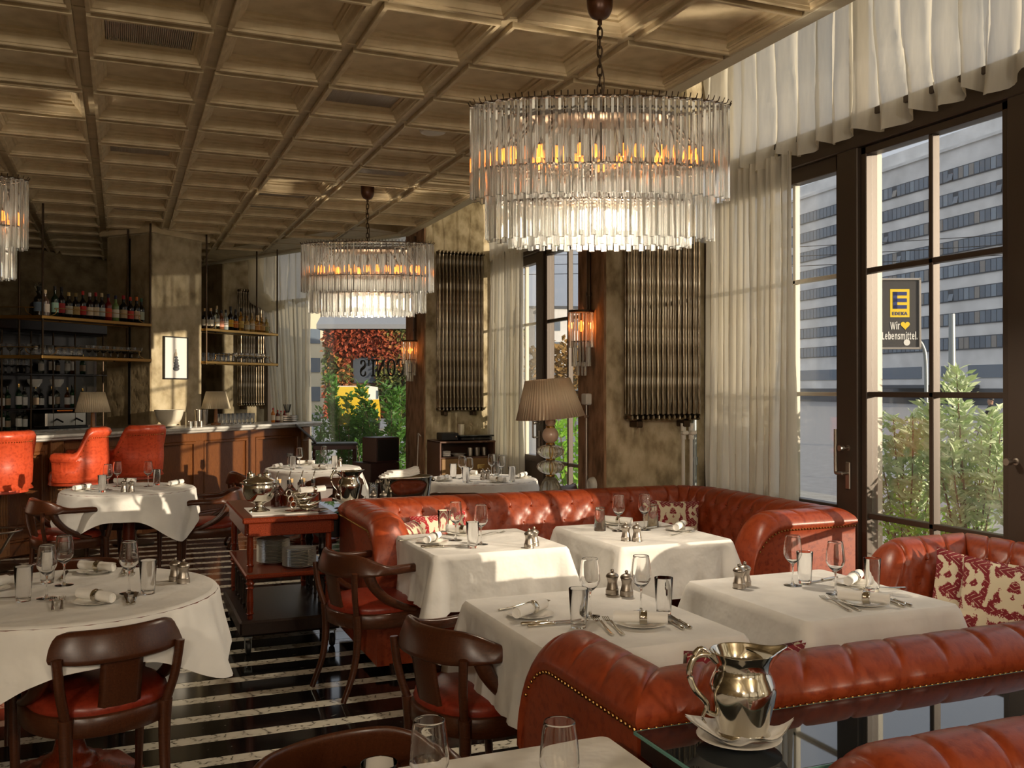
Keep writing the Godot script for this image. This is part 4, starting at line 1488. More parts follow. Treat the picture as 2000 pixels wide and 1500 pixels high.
func back_bar() -> void:
	var turn := rad_to_deg(-atan2(BU.y, BU.x))
	var o := bar_at(0, 0, 2.5)
	var t := thing("back_bar", "dark back bar cabinet with bottle shelves and slim brass posts", "back bar", o, turn)
	var b := B.new()
	b.span(Vector3(-0.6, 0.0, -0.42), Vector3(3.2, 1.02, -0.02), 0.01)
	b.span(Vector3(-0.6, 0.0, -0.46), Vector3(3.2, 2.34, -0.42))
	part("cabinet", b, M.dark, t)
	var c := B.new()
	c.span(Vector3(-0.65, 2.30, -0.46), Vector3(3.25, 2.46, 0.02), 0.02)
	part("cornice", c, M.dark, t)
	var w := B.new()
	w.span(Vector3(-0.62, 1.02, -0.46), Vector3(3.22, 1.06, 0.0), 0.006)
	part("counter", w, M.marble, t)
	for y in [1.33, 1.77]:
		var s := B.new()
		s.span(Vector3(-0.6, y - 0.02, -0.42), Vector3(3.2, y, -0.05), 0.004)
		part("shelf", s, M.dark, t)
	for x in [1.05, 1.5, 1.9, 2.22, 2.55, 3.0]:
		var p := B.new()
		p.bar(Vector3(x, 1.06, -0.06), Vector3(x, 2.3, -0.06), 0.012, 8)
		part("post", p, M.bronze, t)
	part("mirror", box_of(Vector3(1.3, 1.68, -0.415), Vector3(3.7, 1.2, 0.008)), mat("2e2a26", 0.15, 0.6), t)
	var g := "bottles in the back bar"
	var clear := solid_glass("dfe6df")
	var green := solid_glass("3f7a4c", 0.1)
	var amber := solid_glass("9a5a20", 0.15)
	var black := mat("14120f", 0.1)
	var bodies := [clear, green, black, amber, clear, black, green, clear]
	var words := ["clear", "green", "black", "amber", "clear", "black", "green", "clear"]
	for row in 3:
		for k in 13:
			var u := 1.32 + k * 0.118
			if row == 0 and k > 5 and k < 12 or row == 2 and k < 7:
				continue
			var i := (k * 3 + row * 5) % 8
			var h := 0.25 + 0.015 * ((k * 7 + row) % 5)
			bottle("spirit_bottle", "%s glass spirit bottle with a pale label on the %s of the back bar" % [words[i], ["counter", "lower shelf", "upper shelf"][row]], bar_at(u, [1.06, 1.33, 1.77][row], 2.64 + 0.05 * (k % 2)), h, 0.036, bodies[i], M.paper if k % 3 else mat("a8927a", 0.7), black if k % 2 else M.gold, g, 0.55 + 0.04 * (k % 3))
	for k in 14:
		copy("back_glass", func() -> Node3D: return make_glass(wine_profile(0.17, 0.034), "stem_glass", true), "stemmed glass in the row on the back bar's upper shelf", "glass", bar_at(1.42 + (k % 7) * 0.085, 1.77, 2.62 + 0.1 * (k / 7)), 0, "stemmed glasses on the back bar")
	var cup := B.new()
	cup.lathe(v2([0, 0, 0.045, 0, 0.085, 0.06, 0.09, 0.1, 0.085, 0.1, 0.08, 0.06, 0, 0.012]), 20)
	for k in 2:
		tag(part("white_pot", cup, M.china, self, bar_at(2.0 + k * 0.32, 1.6, 2.62)), ["white china bowl hanging under the back bar's upper shelf, left one", "white china bowl under the back bar's upper shelf, right one"][k], "bowl", "white bowls on the back bar")
	var m := thing("coffee_machine", "shiny metal espresso machine with a copper top on the back bar", "coffee machine", bar_at(2.42, 1.06, 2.68), turn)
	part("machine_body", box_of(Vector3(0, 0.12, 0), Vector3(0.62, 0.2, 0.26), 0.02), M.steel, m)
	part("copper_top", box_of(Vector3(0.05, 0.235, 0), Vector3(0.34, 0.03, 0.22), 0.01), mat("b5652c", 0.2, 1.0), m)
	part("drip_tray", box_of(Vector3(0, 0.02, 0.09), Vector3(0.6, 0.03, 0.16), 0.005), M.black, m)
	var sp := B.new()
	for x in [-0.15, 0.15]:
		sp.bar(Vector3(x, 0.13, 0.12), Vector3(x, 0.09, 0.24), 0.012, 8)
	part("filter_handle", sp, M.black, m)


func shelves() -> void:
	hanging([[0.48, 0.52], [1.9, 0.52]], [[0.48, 0.86], [1.9, 0.86]], "brass framed two tier bar shelf hanging left of the free pillar", "left")
	hanging([[2.80, 0.52], [4.14, 0.52]], [[2.80, 0.86], [4.14, 0.86]], "brass framed two tier bar shelf hanging right of the free pillar", "right")
	var side := bar_at(0.48, 0, 0.52)
	var dirx := Vector3(-0.9254, 0, -0.379)
	var t := thing("hanging_shelf", "end of a brass bar shelf running off the left edge of the picture", "shelf", side, 0, "hanging brass bar shelves")
	var s := B.new()
	for y in [1.92, 2.33]:
		s.xf = Transform3D(Basis(-dirx, Vector3.UP, (-dirx).cross(Vector3.UP)), Vector3(0, y, 0))
		s.span(Vector3(-2.2, -0.022, -0.36), Vector3(-0.03, 0.0, -0.02), 0.003)
	part("shelf_board", s, M.bronze, t)
	var r := B.new()
	for y in [1.92, 2.33]:
		r.xf = Transform3D(Basis(-dirx, Vector3.UP, (-dirx).cross(Vector3.UP)), Vector3(0, y, 0))
		r.span(Vector3(-2.2, -0.03, -0.02), Vector3(-0.02, 0.006, 0.0), 0.003)
		r.tube(curve([-2.2, 0.09, -0.01, -0.25, 0.09, -0.01, -0.19, 0.08, -0.01, -0.17, 0.04, -0.01, -0.11, 0.0, -0.01], 5), 0.005, 6)
	part("gallery_rail", r, M.brass, t)
	var deep := mat("120f0d", 0.07)
	var clear := solid_glass("e4ebe2")
	var golds := solid_glass("c8923a", 0.25)
	# upper left: [u, height, radius, glass, label colour, cap colour, words]
	var up := [[0.55, 0.31, 0.05, "16130f", "6a7f96", "191512", "broad black bottle with a blue label"], [0.62, 0.28, 0.045, "5a4438", "c9bdb0", "c5b090", "square brown bottle with a pale stopper"], [0.74, 0.33, 0.036, "0f2418", "8fb4a4", "191512", "dark green bottle with a mint label"],
		[0.82, 0.33, 0.036, "1a0f10", "a01e22", "1a1a22", "dark bottle with a red label and black top"], [0.91, 0.28, 0.04, "201a12", "b9b7a8", "c9b070", "dark bottle with an oval grey label"], [1.0, 0.28, 0.042, "16120e", "b0935c", "8a7440", "dark bottle with a tan label"],
		[1.09, 0.31, 0.036, "141210", "b52a20", "b4231e", "dark bottle with a red and green label and red cap"], [1.18, 0.3, 0.036, "28120e", "d8cfb8", "d8d4cc", "dark bottle with a cream script label"], [1.26, 0.31, 0.037, "150f0e", "cdbfa4", "b01c22", "dark bottle with a round cream label and red top"],
		[1.34, 0.31, 0.036, "221a20", "b8c4c4", "c9b68c", "dark bottle with a pale band label"], [1.43, 0.31, 0.037, "7a1414", "c8502a", "20203a", "red bottle with an orange label"], [1.53, 0.3, 0.038, "6f8a50", "d5d3c4", "1c2440", "green bottle with a round white label"],
		[1.64, 0.31, 0.042, "0f120e", "b09a78", "a01a20", "dark bottle with a tan label and red top"], [1.74, 0.3, 0.037, "120f0e", "c03a2a", "b4301c", "dark bottle with a cream and red label"], [1.83, 0.31, 0.036, "120f0e", "c0a890", "c86a1c", "dark bottle with an orange cap"], [1.9, 0.3, 0.034, "16140f", "a8b09c", "2a5a40", "dark bottle with a green cap"]]
	var caps := {}
	for k in up:
		for c in [3, 4, 5]:
			if not caps.has(k[c]):
				caps[k[c]] = mat(k[c], 0.12 if c == 3 else 0.6)
		bottle("liqueur_bottle", k[6] + " on the upper left shelf", bar_at(k[0] - 0.02, 2.332, 0.64), k[1], k[2], caps[k[3]], caps[k[4]], caps[k[5]], "liqueur bottles on the upper left bar shelf", 0.56)
	var dec := thing("decanter", "round dark decanter with a glass ball stopper on the far left shelf", "decanter", side + dirx * 0.16 + Vector3(0.1, 2.332, -0.2))
	var db := B.new()
	db.lathe(soft_profile([0, 0, 0.09, 0, 0.1, 0.05, 0.09, 0.14, 0.03, 0.19, 0.026, 0.25, 0.04, 0.27, 0, 0.27], 3), 20)
	part("decanter_body", db, deep, dec)
	var ds := B.new()
	ds.ball(Vector3(0, 0.32, 0), 0.045, 14)
	part("stopper", ds, clear, dec)
	var ur := [[2.90, 0.26, 0.04, "1a120e", "c9bfa8", "c9a878", "dark square bottle with a cream label"], [3.0, 0.27, 0.04, "241812", "d8d0bc", "c9a878", "dark bottle with a large white label"], [3.11, 0.31, 0.035, "b8b4a0", "d8d4c4", "b09a70", "tall clear bottle"], [3.19, 0.26, 0.035, "7a4a2c", "c98a70", "1a1614", "bottle with a small pink label"],
		[3.27, 0.27, 0.034, "8f9a98", "b8b8b0", "1a1614", "grey bottle with a black cap"], [3.36, 0.32, 0.037, "1a120c", "d8a61c", "1a1614", "dark bottle with a yellow label"], [3.45, 0.29, 0.037, "20140c", "c8701c", "1a1614", "dark bottle with an orange label"], [3.56, 0.31, 0.036, "c09030", "c8a850", "1a1614", "golden bottle"],
		[3.67, 0.22, 0.036, "b9985c", "c9c0a8", "9a6a2c", "short pale gold bottle"], [3.77, 0.26, 0.036, "a8874c", "c9c4b4", "b09a70", "pale gold round bottle"], [3.87, 0.24, 0.042, "b5641c", "c88a40", "c9a878", "amber square bottle"], [3.97, 0.22, 0.042, "b57a2c", "c89a50", "c9a878", "amber bottle with a cork"], [4.06, 0.23, 0.036, "b09a50", "a8a878", "b8b4a0", "yellow green bottle at the end"]]
	for k in ur:
		for c in [3, 4, 5]:
			if not caps.has(k[c]):
				caps[k[c]] = mat(k[c], 0.12 if c == 3 else 0.6)
		bottle("liqueur_bottle", k[6] + " on the upper right shelf", bar_at(k[0], 2.332, 0.64), k[1], k[2], golds if k[3] in ["c09030", "b5641c", "b57a2c"] else (clear if k[3] == "b8b4a0" else caps[k[3]]), caps[k[4]], caps[k[5]], "liqueur bottles on the upper right bar shelf", 0.55)
	for side_ in 2:
		var u0: float = [0.56, 2.9][side_]
		var w: String = ["left", "right"][side_]
		for k in [11, 12][side_]:
			copy("shelf_tumbler", func() -> Node3D: return make_glass(tumbler_profile(0.11, 0.04, 0.036), "cut_tumbler", false), "cut glass tumbler in the row on the lower %s bar shelf" % w, "tumbler", bar_at(u0 + (k % 6) * 0.09 - 0.02, 1.922, 0.6 + 0.1 * (k / 6)), 0, "cut tumblers on the lower %s bar shelf" % w)
		for k in [16, 12][side_]:
			copy("shelf_coupe", func() -> Node3D: return make_glass(coupe_profile(), "coupe_glass", true), "stemmed coupe glass in the row on the lower %s bar shelf" % w, "glass", bar_at(u0 + 0.56 + (k % 8) * 0.098, 1.922, 0.6 + 0.12 * (k / 8)) if side_ == 0 else bar_at(u0 + 0.58 + (k % 6) * 0.105, 1.922, 0.6 + 0.12 * (k / 6)), 0, "coupe glasses on the lower %s bar shelf" % w)
	for k in 4:
		copy("shelf_coupe", func() -> Node3D: return make_glass(coupe_profile(), "coupe_glass", true), "stemmed glass on the far left end shelf", "glass", side + dirx * (0.2 + 0.11 * k) + Vector3(0.06, 1.922, -0.16), 0, "glasses on the far left end shelf")


func hanging(front: Array, back: Array, label: String, word: String) -> void:
	var a: float = front[0][0]
	var b: float = front[1][0]
	var t := thing("hanging_shelf", label, "shelf", bar_at(a, 0, 0.52), rad_to_deg(-atan2(BU.y, BU.x)), "hanging brass bar shelves")
	var l := b - a
	for x in [0.0, l]:
		for z in [0.0, -0.36]:
			var p := B.new()
			p.bar(Vector3(x, 1.88, z), Vector3(x, 3.5, z), 0.011, 8)
			part("post", p, M.bronze, t)
	for y in [1.92, 2.33]:
		part("shelf_board", box_of(Vector3(l / 2, y - 0.011, -0.18), Vector3(l - 0.02, 0.016, 0.34), 0.003), M.dark, t)
		var f := B.new()
		f.box(Vector3(l / 2, y - 0.012, 0), Vector3(l + 0.03, 0.034, 0.022), 0.004)
		f.box(Vector3(l / 2, y - 0.012, -0.36), Vector3(l + 0.03, 0.034, 0.022), 0.004)
		f.box(Vector3(0, y - 0.012, -0.18), Vector3(0.02, 0.03, 0.36), 0.004)
		f.box(Vector3(l, y - 0.012, -0.18), Vector3(0.02, 0.03, 0.36), 0.004)
		part("shelf_frame", f, M.brass, t)
		var r := B.new()
		r.tube(curve([0.09, 0.005, 0.0, 0.15, 0.03, 0.0, 0.17, 0.07, 0.0, 0.23, 0.09, 0.0, l - 0.23, 0.09, 0.0, l - 0.17, 0.07, 0.0, l - 0.15, 0.03, 0.0, l - 0.09, 0.005, 0.0], 5), 0.0045, 6)
		part("gallery_rail", r, M.brass, t, Vector3(0, y, 0.0))
	for x in [0.35, l - 0.35]:
		var c := B.new()
		c.lathe(v2([0, -0.035, 0.012, -0.035, 0.014, -0.02, 0, -0.02]), 10)
		for y in [1.92, 2.33]:
			part("spotlight", c.done() if y < 2.0 else box_of(Vector3(0, -0.028, 0), Vector3(0.02, 0.012, 0.02), 0.003).done(), M.bronze, t, Vector3(x, y, -0.18))


# ---------------------------------------------------------------- leather booths
func booth_section(h: float) -> Array:      # [inward offset, height, distance from the crest on the seat side (negative beyond it)]
	var p := []
	for i in 14:
		var f := float(i) / 13
		p.append([lerpf(0.275, 0.205, f), lerpf(0.40, h - 0.085, f), 0.0])
	for i in range(1, 15):
		var a := deg_to_rad(lerpf(0.0, 178.0, i / 14.0))
		p.append([0.098 + 0.107 * cos(a), h - 0.085 + 0.085 * sin(a), 0.0])
	for y in [h - 0.098, h - 0.15, (h - 0.2) * 0.5 + 0.03, 0.05]:
		p.append([0.003, y, 0.0])
	var w := 0.0
	var top := 18
	for i in range(top - 1, -1, -1):
		w += Vector2(p[i][0] - p[i + 1][0], p[i][1] - p[i + 1][1]).length()
		p[i][2] = w
	w = 0.0
	for i in range(top + 1, p.size()):
		w -= Vector2(p[i][0] - p[i - 1][0], p[i][1] - p[i - 1][1]).length()
		p[i][2] = w
	return p


func tuft(s: float, w: float, per: float) -> float:          # how far the padding stands out; s along the back, w down from the crest
	var row0 := 0.1
	var dy := 0.108
	var sp := s / per
	if w < row0:
		var d := absf(sp - roundf(sp)) * per
		var k := smoothstep(-0.17, -0.1, w)
		return -0.007 * exp(-pow(d / 0.008, 2.0)) * k + 0.003 * pow(absf(sin(PI * sp)), 0.3) * k
	var v := (w - row0) / (2.0 * dy)
	var a := absf(sin(PI * (sp + v)))
	var b := absf(sin(PI * (sp - v)))
	var j := roundf((w - row0) / dy)
	var off := 0.5 if int(j) % 2 else 0.0
	var ds := absf(sp - off - roundf(sp - off)) * per
	var dw := w - row0 - j * dy
	var fade := smoothstep(0.46, 0.38, w)
	return (0.015 * pow(a * b, 0.36) - 0.014 * exp(-(ds * ds + dw * dw) / 0.0006)) * fade


func booth(label: String, path: Array, height: float, arm0: bool, arm1: bool, seats: Array) -> void:
	var t := thing("leather_booth", label, "booth sofa", Vector3(path[0][0], 0, path[0][1]), 0, "tufted red leather booths")
	var o := Vector2(path[0][0], path[0][1])
	var pts := []
	for p in path:
		pts.append(Vector2(p[0], p[1]) - o)
	var n := pts.size()
	var nor := []
	for i in n - 1:
		var d: Vector2 = (pts[i + 1] - pts[i]).normalized()
		nor.append(Vector2(d.y, -d.x))
	var mit := []
	for i in n:
		var a: Vector2 = nor[maxi(i - 1, 0)]
		var b: Vector2 = nor[mini(i, n - 2)]
		mit.append((a + b) / (1.0 + a.dot(b)))
	var btn := B.new()
	btn.ball(Vector3.ZERO, 0.011, 8, 0.7)
	var btn_mesh := btn.done()
	var nails := B.new()
	var run := 0.0
	for i in n - 1:
		var length: float = pts[i].distance_to(pts[i + 1])
		var cnt := maxi(1, roundi(length / 0.165))
		var per := length / cnt
		var samples := []
		for k in cnt:
			for f in [0.0, 0.035, 0.085, 0.18, 0.34, 0.5, 0.66, 0.82, 0.915, 0.965]:
				samples.append((k + f) * per)
		samples.append(length)
		var first: bool = i == 0 and arm0
		var last: bool = i == n - 2 and arm1
		var b := B.new()
		var rows := []
		for s in samples:
			var h := height
			if first:
				h -= 0.3 * (1.0 - sqrt(1.0 - pow(1.0 - minf(s / 0.24, 1.0), 2.0)))
			if last:
				h -= 0.3 * (1.0 - sqrt(1.0 - pow(1.0 - minf((length - s) / 0.24, 1.0), 2.0)))
			var sec := booth_section(h)
			var row := PackedVector3Array()
			for q in sec.size():
				var pq: Array = sec[q]
				var e := tuft(s, pq[2], per) if pq[0] > 0.0 or pq[2] > -0.17 else 0.0
				var na: Array = sec[maxi(q - 1, 0)]
				var nb: Array = sec[mini(q + 1, sec.size() - 1)]
				var nn := Vector2(-(nb[1] - na[1]), nb[0] - na[0]).normalized()    # in (offset, y); points out of the padding
				nn = -nn if nn.x < 0.0 and q < 14 else nn
				if q >= 14:
					nn = Vector2(pq[0] - 0.098, pq[1] - (h - 0.085)).normalized() if q < 28 else Vector2(-1, 0)
				var off: float = pq[0] + nn.x * e
				var a2: Vector2 = pts[i] - mit[i] * off
				var b2: Vector2 = pts[i + 1] - mit[i + 1] * off
				var c2 := a2.lerp(b2, s / length)
				row.append(Vector3(c2.x, pq[1] + nn.y * e, c2.y))
			rows.append(row)
		b.grid(rows)
		for e in 2:
			if (e == 0 and first) or (e == 1 and last):
				var row: PackedVector3Array = rows[0] if e == 0 else rows[-1]
				var c := (row[0] + row[row.size() - 1]) * 0.5
				b.flat()
				for j in row.size() - 1:
					b.tri(c, row[j], row[j + 1])
				b.tri(c, row[row.size() - 1], Vector3(row[0].x, 0.05, row[0].z))
				b.tri(c, Vector3(row[0].x, 0.05, row[0].z), row[0])
		part("arm" if first or last else "backrest", b, M.leather, t)
		var sec0 := booth_section(height)
		for r in 3:
			for k in cnt + 1:
				var s := (k + (0.5 if r % 2 else 0.0)) * per
				if s < 0.08 or s > length - 0.05 or (first and s < 0.22) or (last and s > length - 0.22):
					continue
				var w := 0.1 + r * 0.108
				for q in range(1, 18):
					if sec0[q][2] <= w:
						var f: float = (sec0[q - 1][2] - w) / (sec0[q - 1][2] - sec0[q][2])
						var off := lerpf(sec0[q - 1][0], sec0[q][0], f) - 0.006
						var c2: Vector2 = (pts[i] - mit[i] * off).lerp(pts[i + 1] - mit[i + 1] * off, s / length)
						part("button", btn_mesh, M.leather, t, Vector3(c2.x, lerpf(sec0[q - 1][1], sec0[q][1], f), c2.y))
						break
		var m := int(length / 0.021)
		for k in m:
			var s := (k + 0.5) * length / m
			var h := height
			if first:
				h -= 0.3 * (1.0 - sqrt(1.0 - pow(1.0 - minf(s / 0.24, 1.0), 2.0)))
			if last:
				h -= 0.3 * (1.0 - sqrt(1.0 - pow(1.0 - minf((length - s) / 0.24, 1.0), 2.0)))
			if first and s < 0.04 or last and s > length - 0.04:
				continue
			var c2: Vector2 = pts[i].lerp(pts[i + 1], s / length) + nor[i] * 0.001
			nails.ball(Vector3(c2.x, h - 0.102, c2.y), 0.0062, 6)
	part("nail_trim", nails, M.brass, t)
	for s in seats:
		var b := B.new()
		b.span(Vector3(s[0] - o.x, 0.08, s[1] - o.y), Vector3(s[2] - o.x, 0.33, s[3] - o.y), 0.01)
		part("seat_base", b, M.leather, t)
		var c := B.new()
		c.span(Vector3(s[0] - o.x, 0.33, s[1] - o.y), Vector3(s[2] - o.x, 0.46, s[3] - o.y), 0.04)
		part("seat_cushion", c, M.leather, t)
	var f := B.new()
	for p in pts.size():
		var q: Vector2 = pts[p] - mit[p] * 0.1
		f.lathe(v2([0, 0, 0.02, 0, 0.028, 0.06, 0, 0.06]), 10, Vector3(q.x, 0, q.y))
	part("foot", f, M.dark, t)


func pillow(label: String, at: Vector3, rot: Vector3, w: float, h: float, m: Material, group: String) -> void:
	var b := B.new()
	for side in [1.0, -1.0]:
		var rows := []
		for j in 15:
			var v := j / 7.0 - 1.0
			var row := PackedVector3Array()
			for i in 15:
				var u := i / 7.0 - 1.0
				var e := pow(maxf(1.0 - pow(absf(u), 3.0), 0.0), 0.6) * pow(maxf(1.0 - pow(absf(v), 3.0), 0.0), 0.6)
				var pinch := 1.0 - 0.07 * (1.0 - u * u) * absf(v) - 0.0
				var pinch2 := 1.0 - 0.07 * (1.0 - v * v) * absf(u)
				row.append(Vector3(u * w * 0.5 * pinch2, v * h * 0.5 * pinch, side * (0.008 + 0.062 * e)))
			rows.append(row)
		if side > 0:
			rows.reverse()
		b.grid(rows)
	var o := part("damask_cushion", b, m, self, at)
	o.rotation_degrees = rot
	tag(o, label, "cushion", group)


func booths() -> void:
	var arc := []
	for i in 5:
		var a := deg_to_rad(22.5 * i)
		arc.append([4.02 - 0.36 + sin(a) * 0.36, -6.12 + 0.36 - cos(a) * 0.36])
	booth("large U shaped tufted red leather booth in front of the concrete pillar", [[1.30, -5.14], [1.30, -6.12]] + arc + [[4.02, -4.45], [3.28, -4.45]], 0.872, true, true,
		[[1.58, -5.84, 3.74, -5.22], [3.2, -5.2, 3.74, -4.74]])
	booth("tufted red leather booth with nailed rolled back, seen from behind in the foreground", [[3.22, -3.58], [3.92, -3.58], [3.92, -1.98], [1.13, -1.98], [1.13, -2.7]], 0.872, true, true,
		[[1.42, -2.7, 3.64, -2.27], [3.1, -3.28, 3.64, -2.72]])
	booth("red leather booth back at the bottom right corner of the picture", [[1.24, -1.62], [3.92, -1.62], [3.92, -0.4]], 0.845, true, false, [[1.26, -1.32, 3.6, -0.75]])
	var g := "crimson and cream damask cushions on the booths"
	pillow("sunlit red and cream damask cushion at the left end of the large booth", Vector3(1.86, 0.625, -5.73), Vector3(-14, -6, 4), 0.36, 0.34, M.damask_sunlit, g)
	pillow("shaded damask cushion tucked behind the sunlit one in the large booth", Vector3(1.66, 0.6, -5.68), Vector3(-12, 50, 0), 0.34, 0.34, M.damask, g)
	pillow("crimson and cream damask cushion in the window corner of the large booth", Vector3(3.52, 0.63, -5.70), Vector3(-14, -14, -3), 0.42, 0.36, M.damask, g)
	pillow("large crimson damask cushion at the right edge of the foreground booth", Vector3(3.50, 0.62, -2.94), Vector3(-14, -62, -6), 0.46, 0.42, M.damask, g)
	pillow("crimson damask cushion half hidden behind the large one in the foreground booth", Vector3(3.55, 0.62, -3.14), Vector3(-12, -50, -8), 0.44, 0.42, M.damask, g)
	pillow("damask cushion peeping over the foreground booth back beside the silver pitcher", Vector3(1.66, 0.66, -2.33), Vector3(12, 4, -3), 0.44, 0.36, M.damask, g)


# ---------------------------------------------------------------- chandeliers
func rod_mesh(l: float, r: float) -> ArrayMesh:           # a three sided glass bar with softened edges
	var b := B.new()
	var lo := PackedVector3Array()
	var hi := PackedVector3Array()
	for i in 4:
		for e in [-0.28, 0.28]:
			if i == 3 and e > 0:
				continue
			var a = TAU * i / 3 + e
			lo.append(Vector3(cos(a) * r, -l, sin(a) * r))
			hi.append(Vector3(cos(a) * r, 0, sin(a) * r))
	for j in lo.size() - 1:
		b.flat()
		b.quad(lo[j], lo[j + 1], hi[j + 1], hi[j])
	b.flat()
	for j in range(1, lo.size() - 2):
		b.tri(hi[0], hi[j], hi[j + 1])
		b.tri(lo[0], lo[j + 1], lo[j])
	return b.done()


func oval(a: float, b: float, n: int) -> Array:          # points spaced evenly round an ellipse
	var acc := [0.0]
	for i in 720:
		var t := TAU * i / 720
		acc.append(acc[-1] + Vector2(-a * sin(t), b * cos(t)).length())
	var o := []
	var j := 0
	for k in n:
		while acc[j + 1] < acc[-1] * k / n:
			j += 1
		var t := TAU * j / 720
		o.append(Vector2(a * cos(t), b * sin(t)))
	return o


func make_chandelier() -> Node3D:
	var t := node("chandelier")
	var tiers := [[0.63, 0.2, 0.0, 0.455, 90, 0.0145], [0.555, 0.16, -0.31, 0.345, 78, 0.0145], [0.44, 0.11, -0.47, 0.22, 60, 0.0145]]
	var hooks := B.new()
	var rings := B.new()
	for q in tiers:
		var m := rod_mesh(q[3], q[5])
		var spots := oval(q[0], q[1], q[4])
		for k in spots.size():
			var p: Vector2 = spots[k]
			var o := part("crystal_rod", m, M.crystal, t, Vector3(p.x, q[2] + (0.008 if k % 2 else 0.0), p.y))
			var a := atan2(p.y * q[0] / q[1], p.x * q[1] / q[0])
			o.rotation.y = -a + (0.35 if k % 2 else -0.35)
			hooks.xf = Transform3D(Basis(Vector3.UP, -a), Vector3(p.x, q[2], p.y))
			hooks.bar(Vector3(-0.02, 0.012, 0), Vector3(0.012, 0.012, 0), 0.0028, 4)
			hooks.bar(Vector3(0.012, 0.012, 0), Vector3(0.022, 0.03, 0), 0.0028, 4)
		var ring := PackedVector3Array()
		for i in 65:
			ring.append(Vector3(cos(TAU * i / 64) * (q[0] - 0.02), q[2] + 0.012, sin(TAU * i / 64) * (q[1] - 0.02)))
		rings.tube(ring, 0.007, 6, false)
		for i in 4:
			var a := TAU * i / 4
			rings.bar(Vector3(cos(a) * (q[0] - 0.02), q[2] + 0.012, sin(a) * (q[1] - 0.02)), Vector3(0, q[2] + 0.012, 0), 0.006, 6)
	rings.bar(Vector3(0, 0.02, 0), Vector3(0, -0.48, 0), 0.014, 8)
	part("hook", hooks, M.bronze, t)
	part("ring_frame", rings, M.bronze, t)
	var p := B.new()
	p.xf = Transform3D(Basis().scaled(Vector3(1.6, 1, 0.5)), Vector3.ZERO)
	p.lathe(v2([0, -0.07, 0.2, -0.07, 0.24, -0.05, 0.24, -0.03, 0.0, 0.0]), 32)
	part("lamp_plate", p, M.bronze, t)
	var bb := B.new()
	bb.lathe(soft_profile([0, 0, 0.012, 0.0, 0.016, 0.03, 0.01, 0.06, 0, 0.075], 3), 10)
	var bm := bb.done()
	for i in 14:
		var a := TAU * i / 14
		part("bulb", bm, M.bulb, t, Vector3(cos(a) * 0.48, -0.26, sin(a) * 0.11))
		var s := B.new()
		s.bar(Vector3(cos(a) * 0.36, -0.06, sin(a) * 0.08), Vector3(cos(a) * 0.48, -0.19, sin(a) * 0.11), 0.006, 6)
		s.bar(Vector3(cos(a) * 0.48, -0.19, sin(a) * 0.11), Vector3(cos(a) * 0.48, -0.26, sin(a) * 0.11), 0.009, 6)
		part("bulb_arm", s, M.bronze, t)
	var c := B.new()
	var y := 0.02
	var k := 0
	while y < 0.455:
		var link := PackedVector3Array()
		for i in 17:
			var a := TAU * i / 16
			var v := Vector3(cos(a) * 0.012, sin(a) * 0.03, 0)
			link.append(Vector3(v.x if k % 2 else 0.0, y + 0.03 + v.y, 0.0 if k % 2 else v.x))
		c.tube(link, 0.0045, 6, false, Vector3.BACK if k % 2 else Vector3.RIGHT)
		y += 0.047
		k += 1
	c.tube(curve([0.012, 0.0, 0.01, 0.02, 0.15, 0.01, -0.012, 0.3, 0.015, 0.005, 0.48, 0.0], 5), 0.0035, 6, false)
	part("chain", c, M.bronze, t)
	var cp := B.new()
	cp.lathe(soft_profile([0, 0.44, 0.018, 0.445, 0.045, 0.46, 0.06, 0.49, 0.065, 0.53, 0.065, 0.59], 4), 24)
	cp.lathe(v2([0.065, 0.59, 0, 0.59]), 24)
	cp.bar(Vector3(0, 0.42, 0), Vector3(0, 0.455, 0), 0.012, 8)
	part("canopy", cp, mat("54321f", 0.3, 0.3), t)
	return t


func chandeliers() -> void:
	var spots := [[2.19, -4.2, "large crystal rod chandelier hanging over the booths"], [2.2, -9.06, "smaller looking crystal rod chandelier hanging before the far shop window"], [-1.18, -7.36, "crystal rod chandelier cut off by the left edge of the picture"]]
	for s in spots:
		copy("chandelier", make_chandelier, s[2], "chandelier", Vector3(s[0], 2.963, s[1]), -22.3, "tiered crystal rod chandeliers")
		var l := OmniLight3D.new()
		l.name = "chandelier_light"
		l.position = Vector3(s[0], 2.42, s[1])
		l.light_color = Color(1.0, 0.93, 0.83)
		l.light_energy = 2.2
		l.omni_range = 14.0
		l.omni_attenuation = 2.0
		l.light_size = 0.06
		l.shadow_enabled = true
		add_child(l)
	for q in [[1.2, 2.6], [-2.4, 1.2], [-2.6, 4.6]]:        # plain globes added behind the camera as fill light
		var t := thing("fill_globe_pendant", "added opal globe fill lamp in the room behind the camera", "pendant lamp", Vector3(q[0], 2.9, q[1]), 0, "added fill globes behind the camera")
		var b := B.new()
		b.ball(Vector3.ZERO, 0.16, 24)
		part("globe", b, glow("ffe6c8", 3.0), t)
		part("cord", box_of(Vector3(0, 0.4, 0), Vector3(0.01, 0.5, 0.01)), M.black, t)
		var l := OmniLight3D.new()
		l.name = "fill_pendant_light"
		l.position = Vector3(q[0], 2.9, q[1])
		l.light_color = Color(1.0, 0.94, 0.86)
		l.light_energy = 4.0
		l.omni_range = 14.0
		l.omni_attenuation = 2.0
		l.light_size = 0.15
		l.shadow_enabled = true
		add_child(l)
	sconce(Vector3(3.2, 2.06, -6.44), "two tier crystal wall light with orange bulb on the right pillar's side")
	sconce(Vector3(3.2, 2.05, -11.05), "two tier crystal wall light on the middle pillar, beside the lettering")


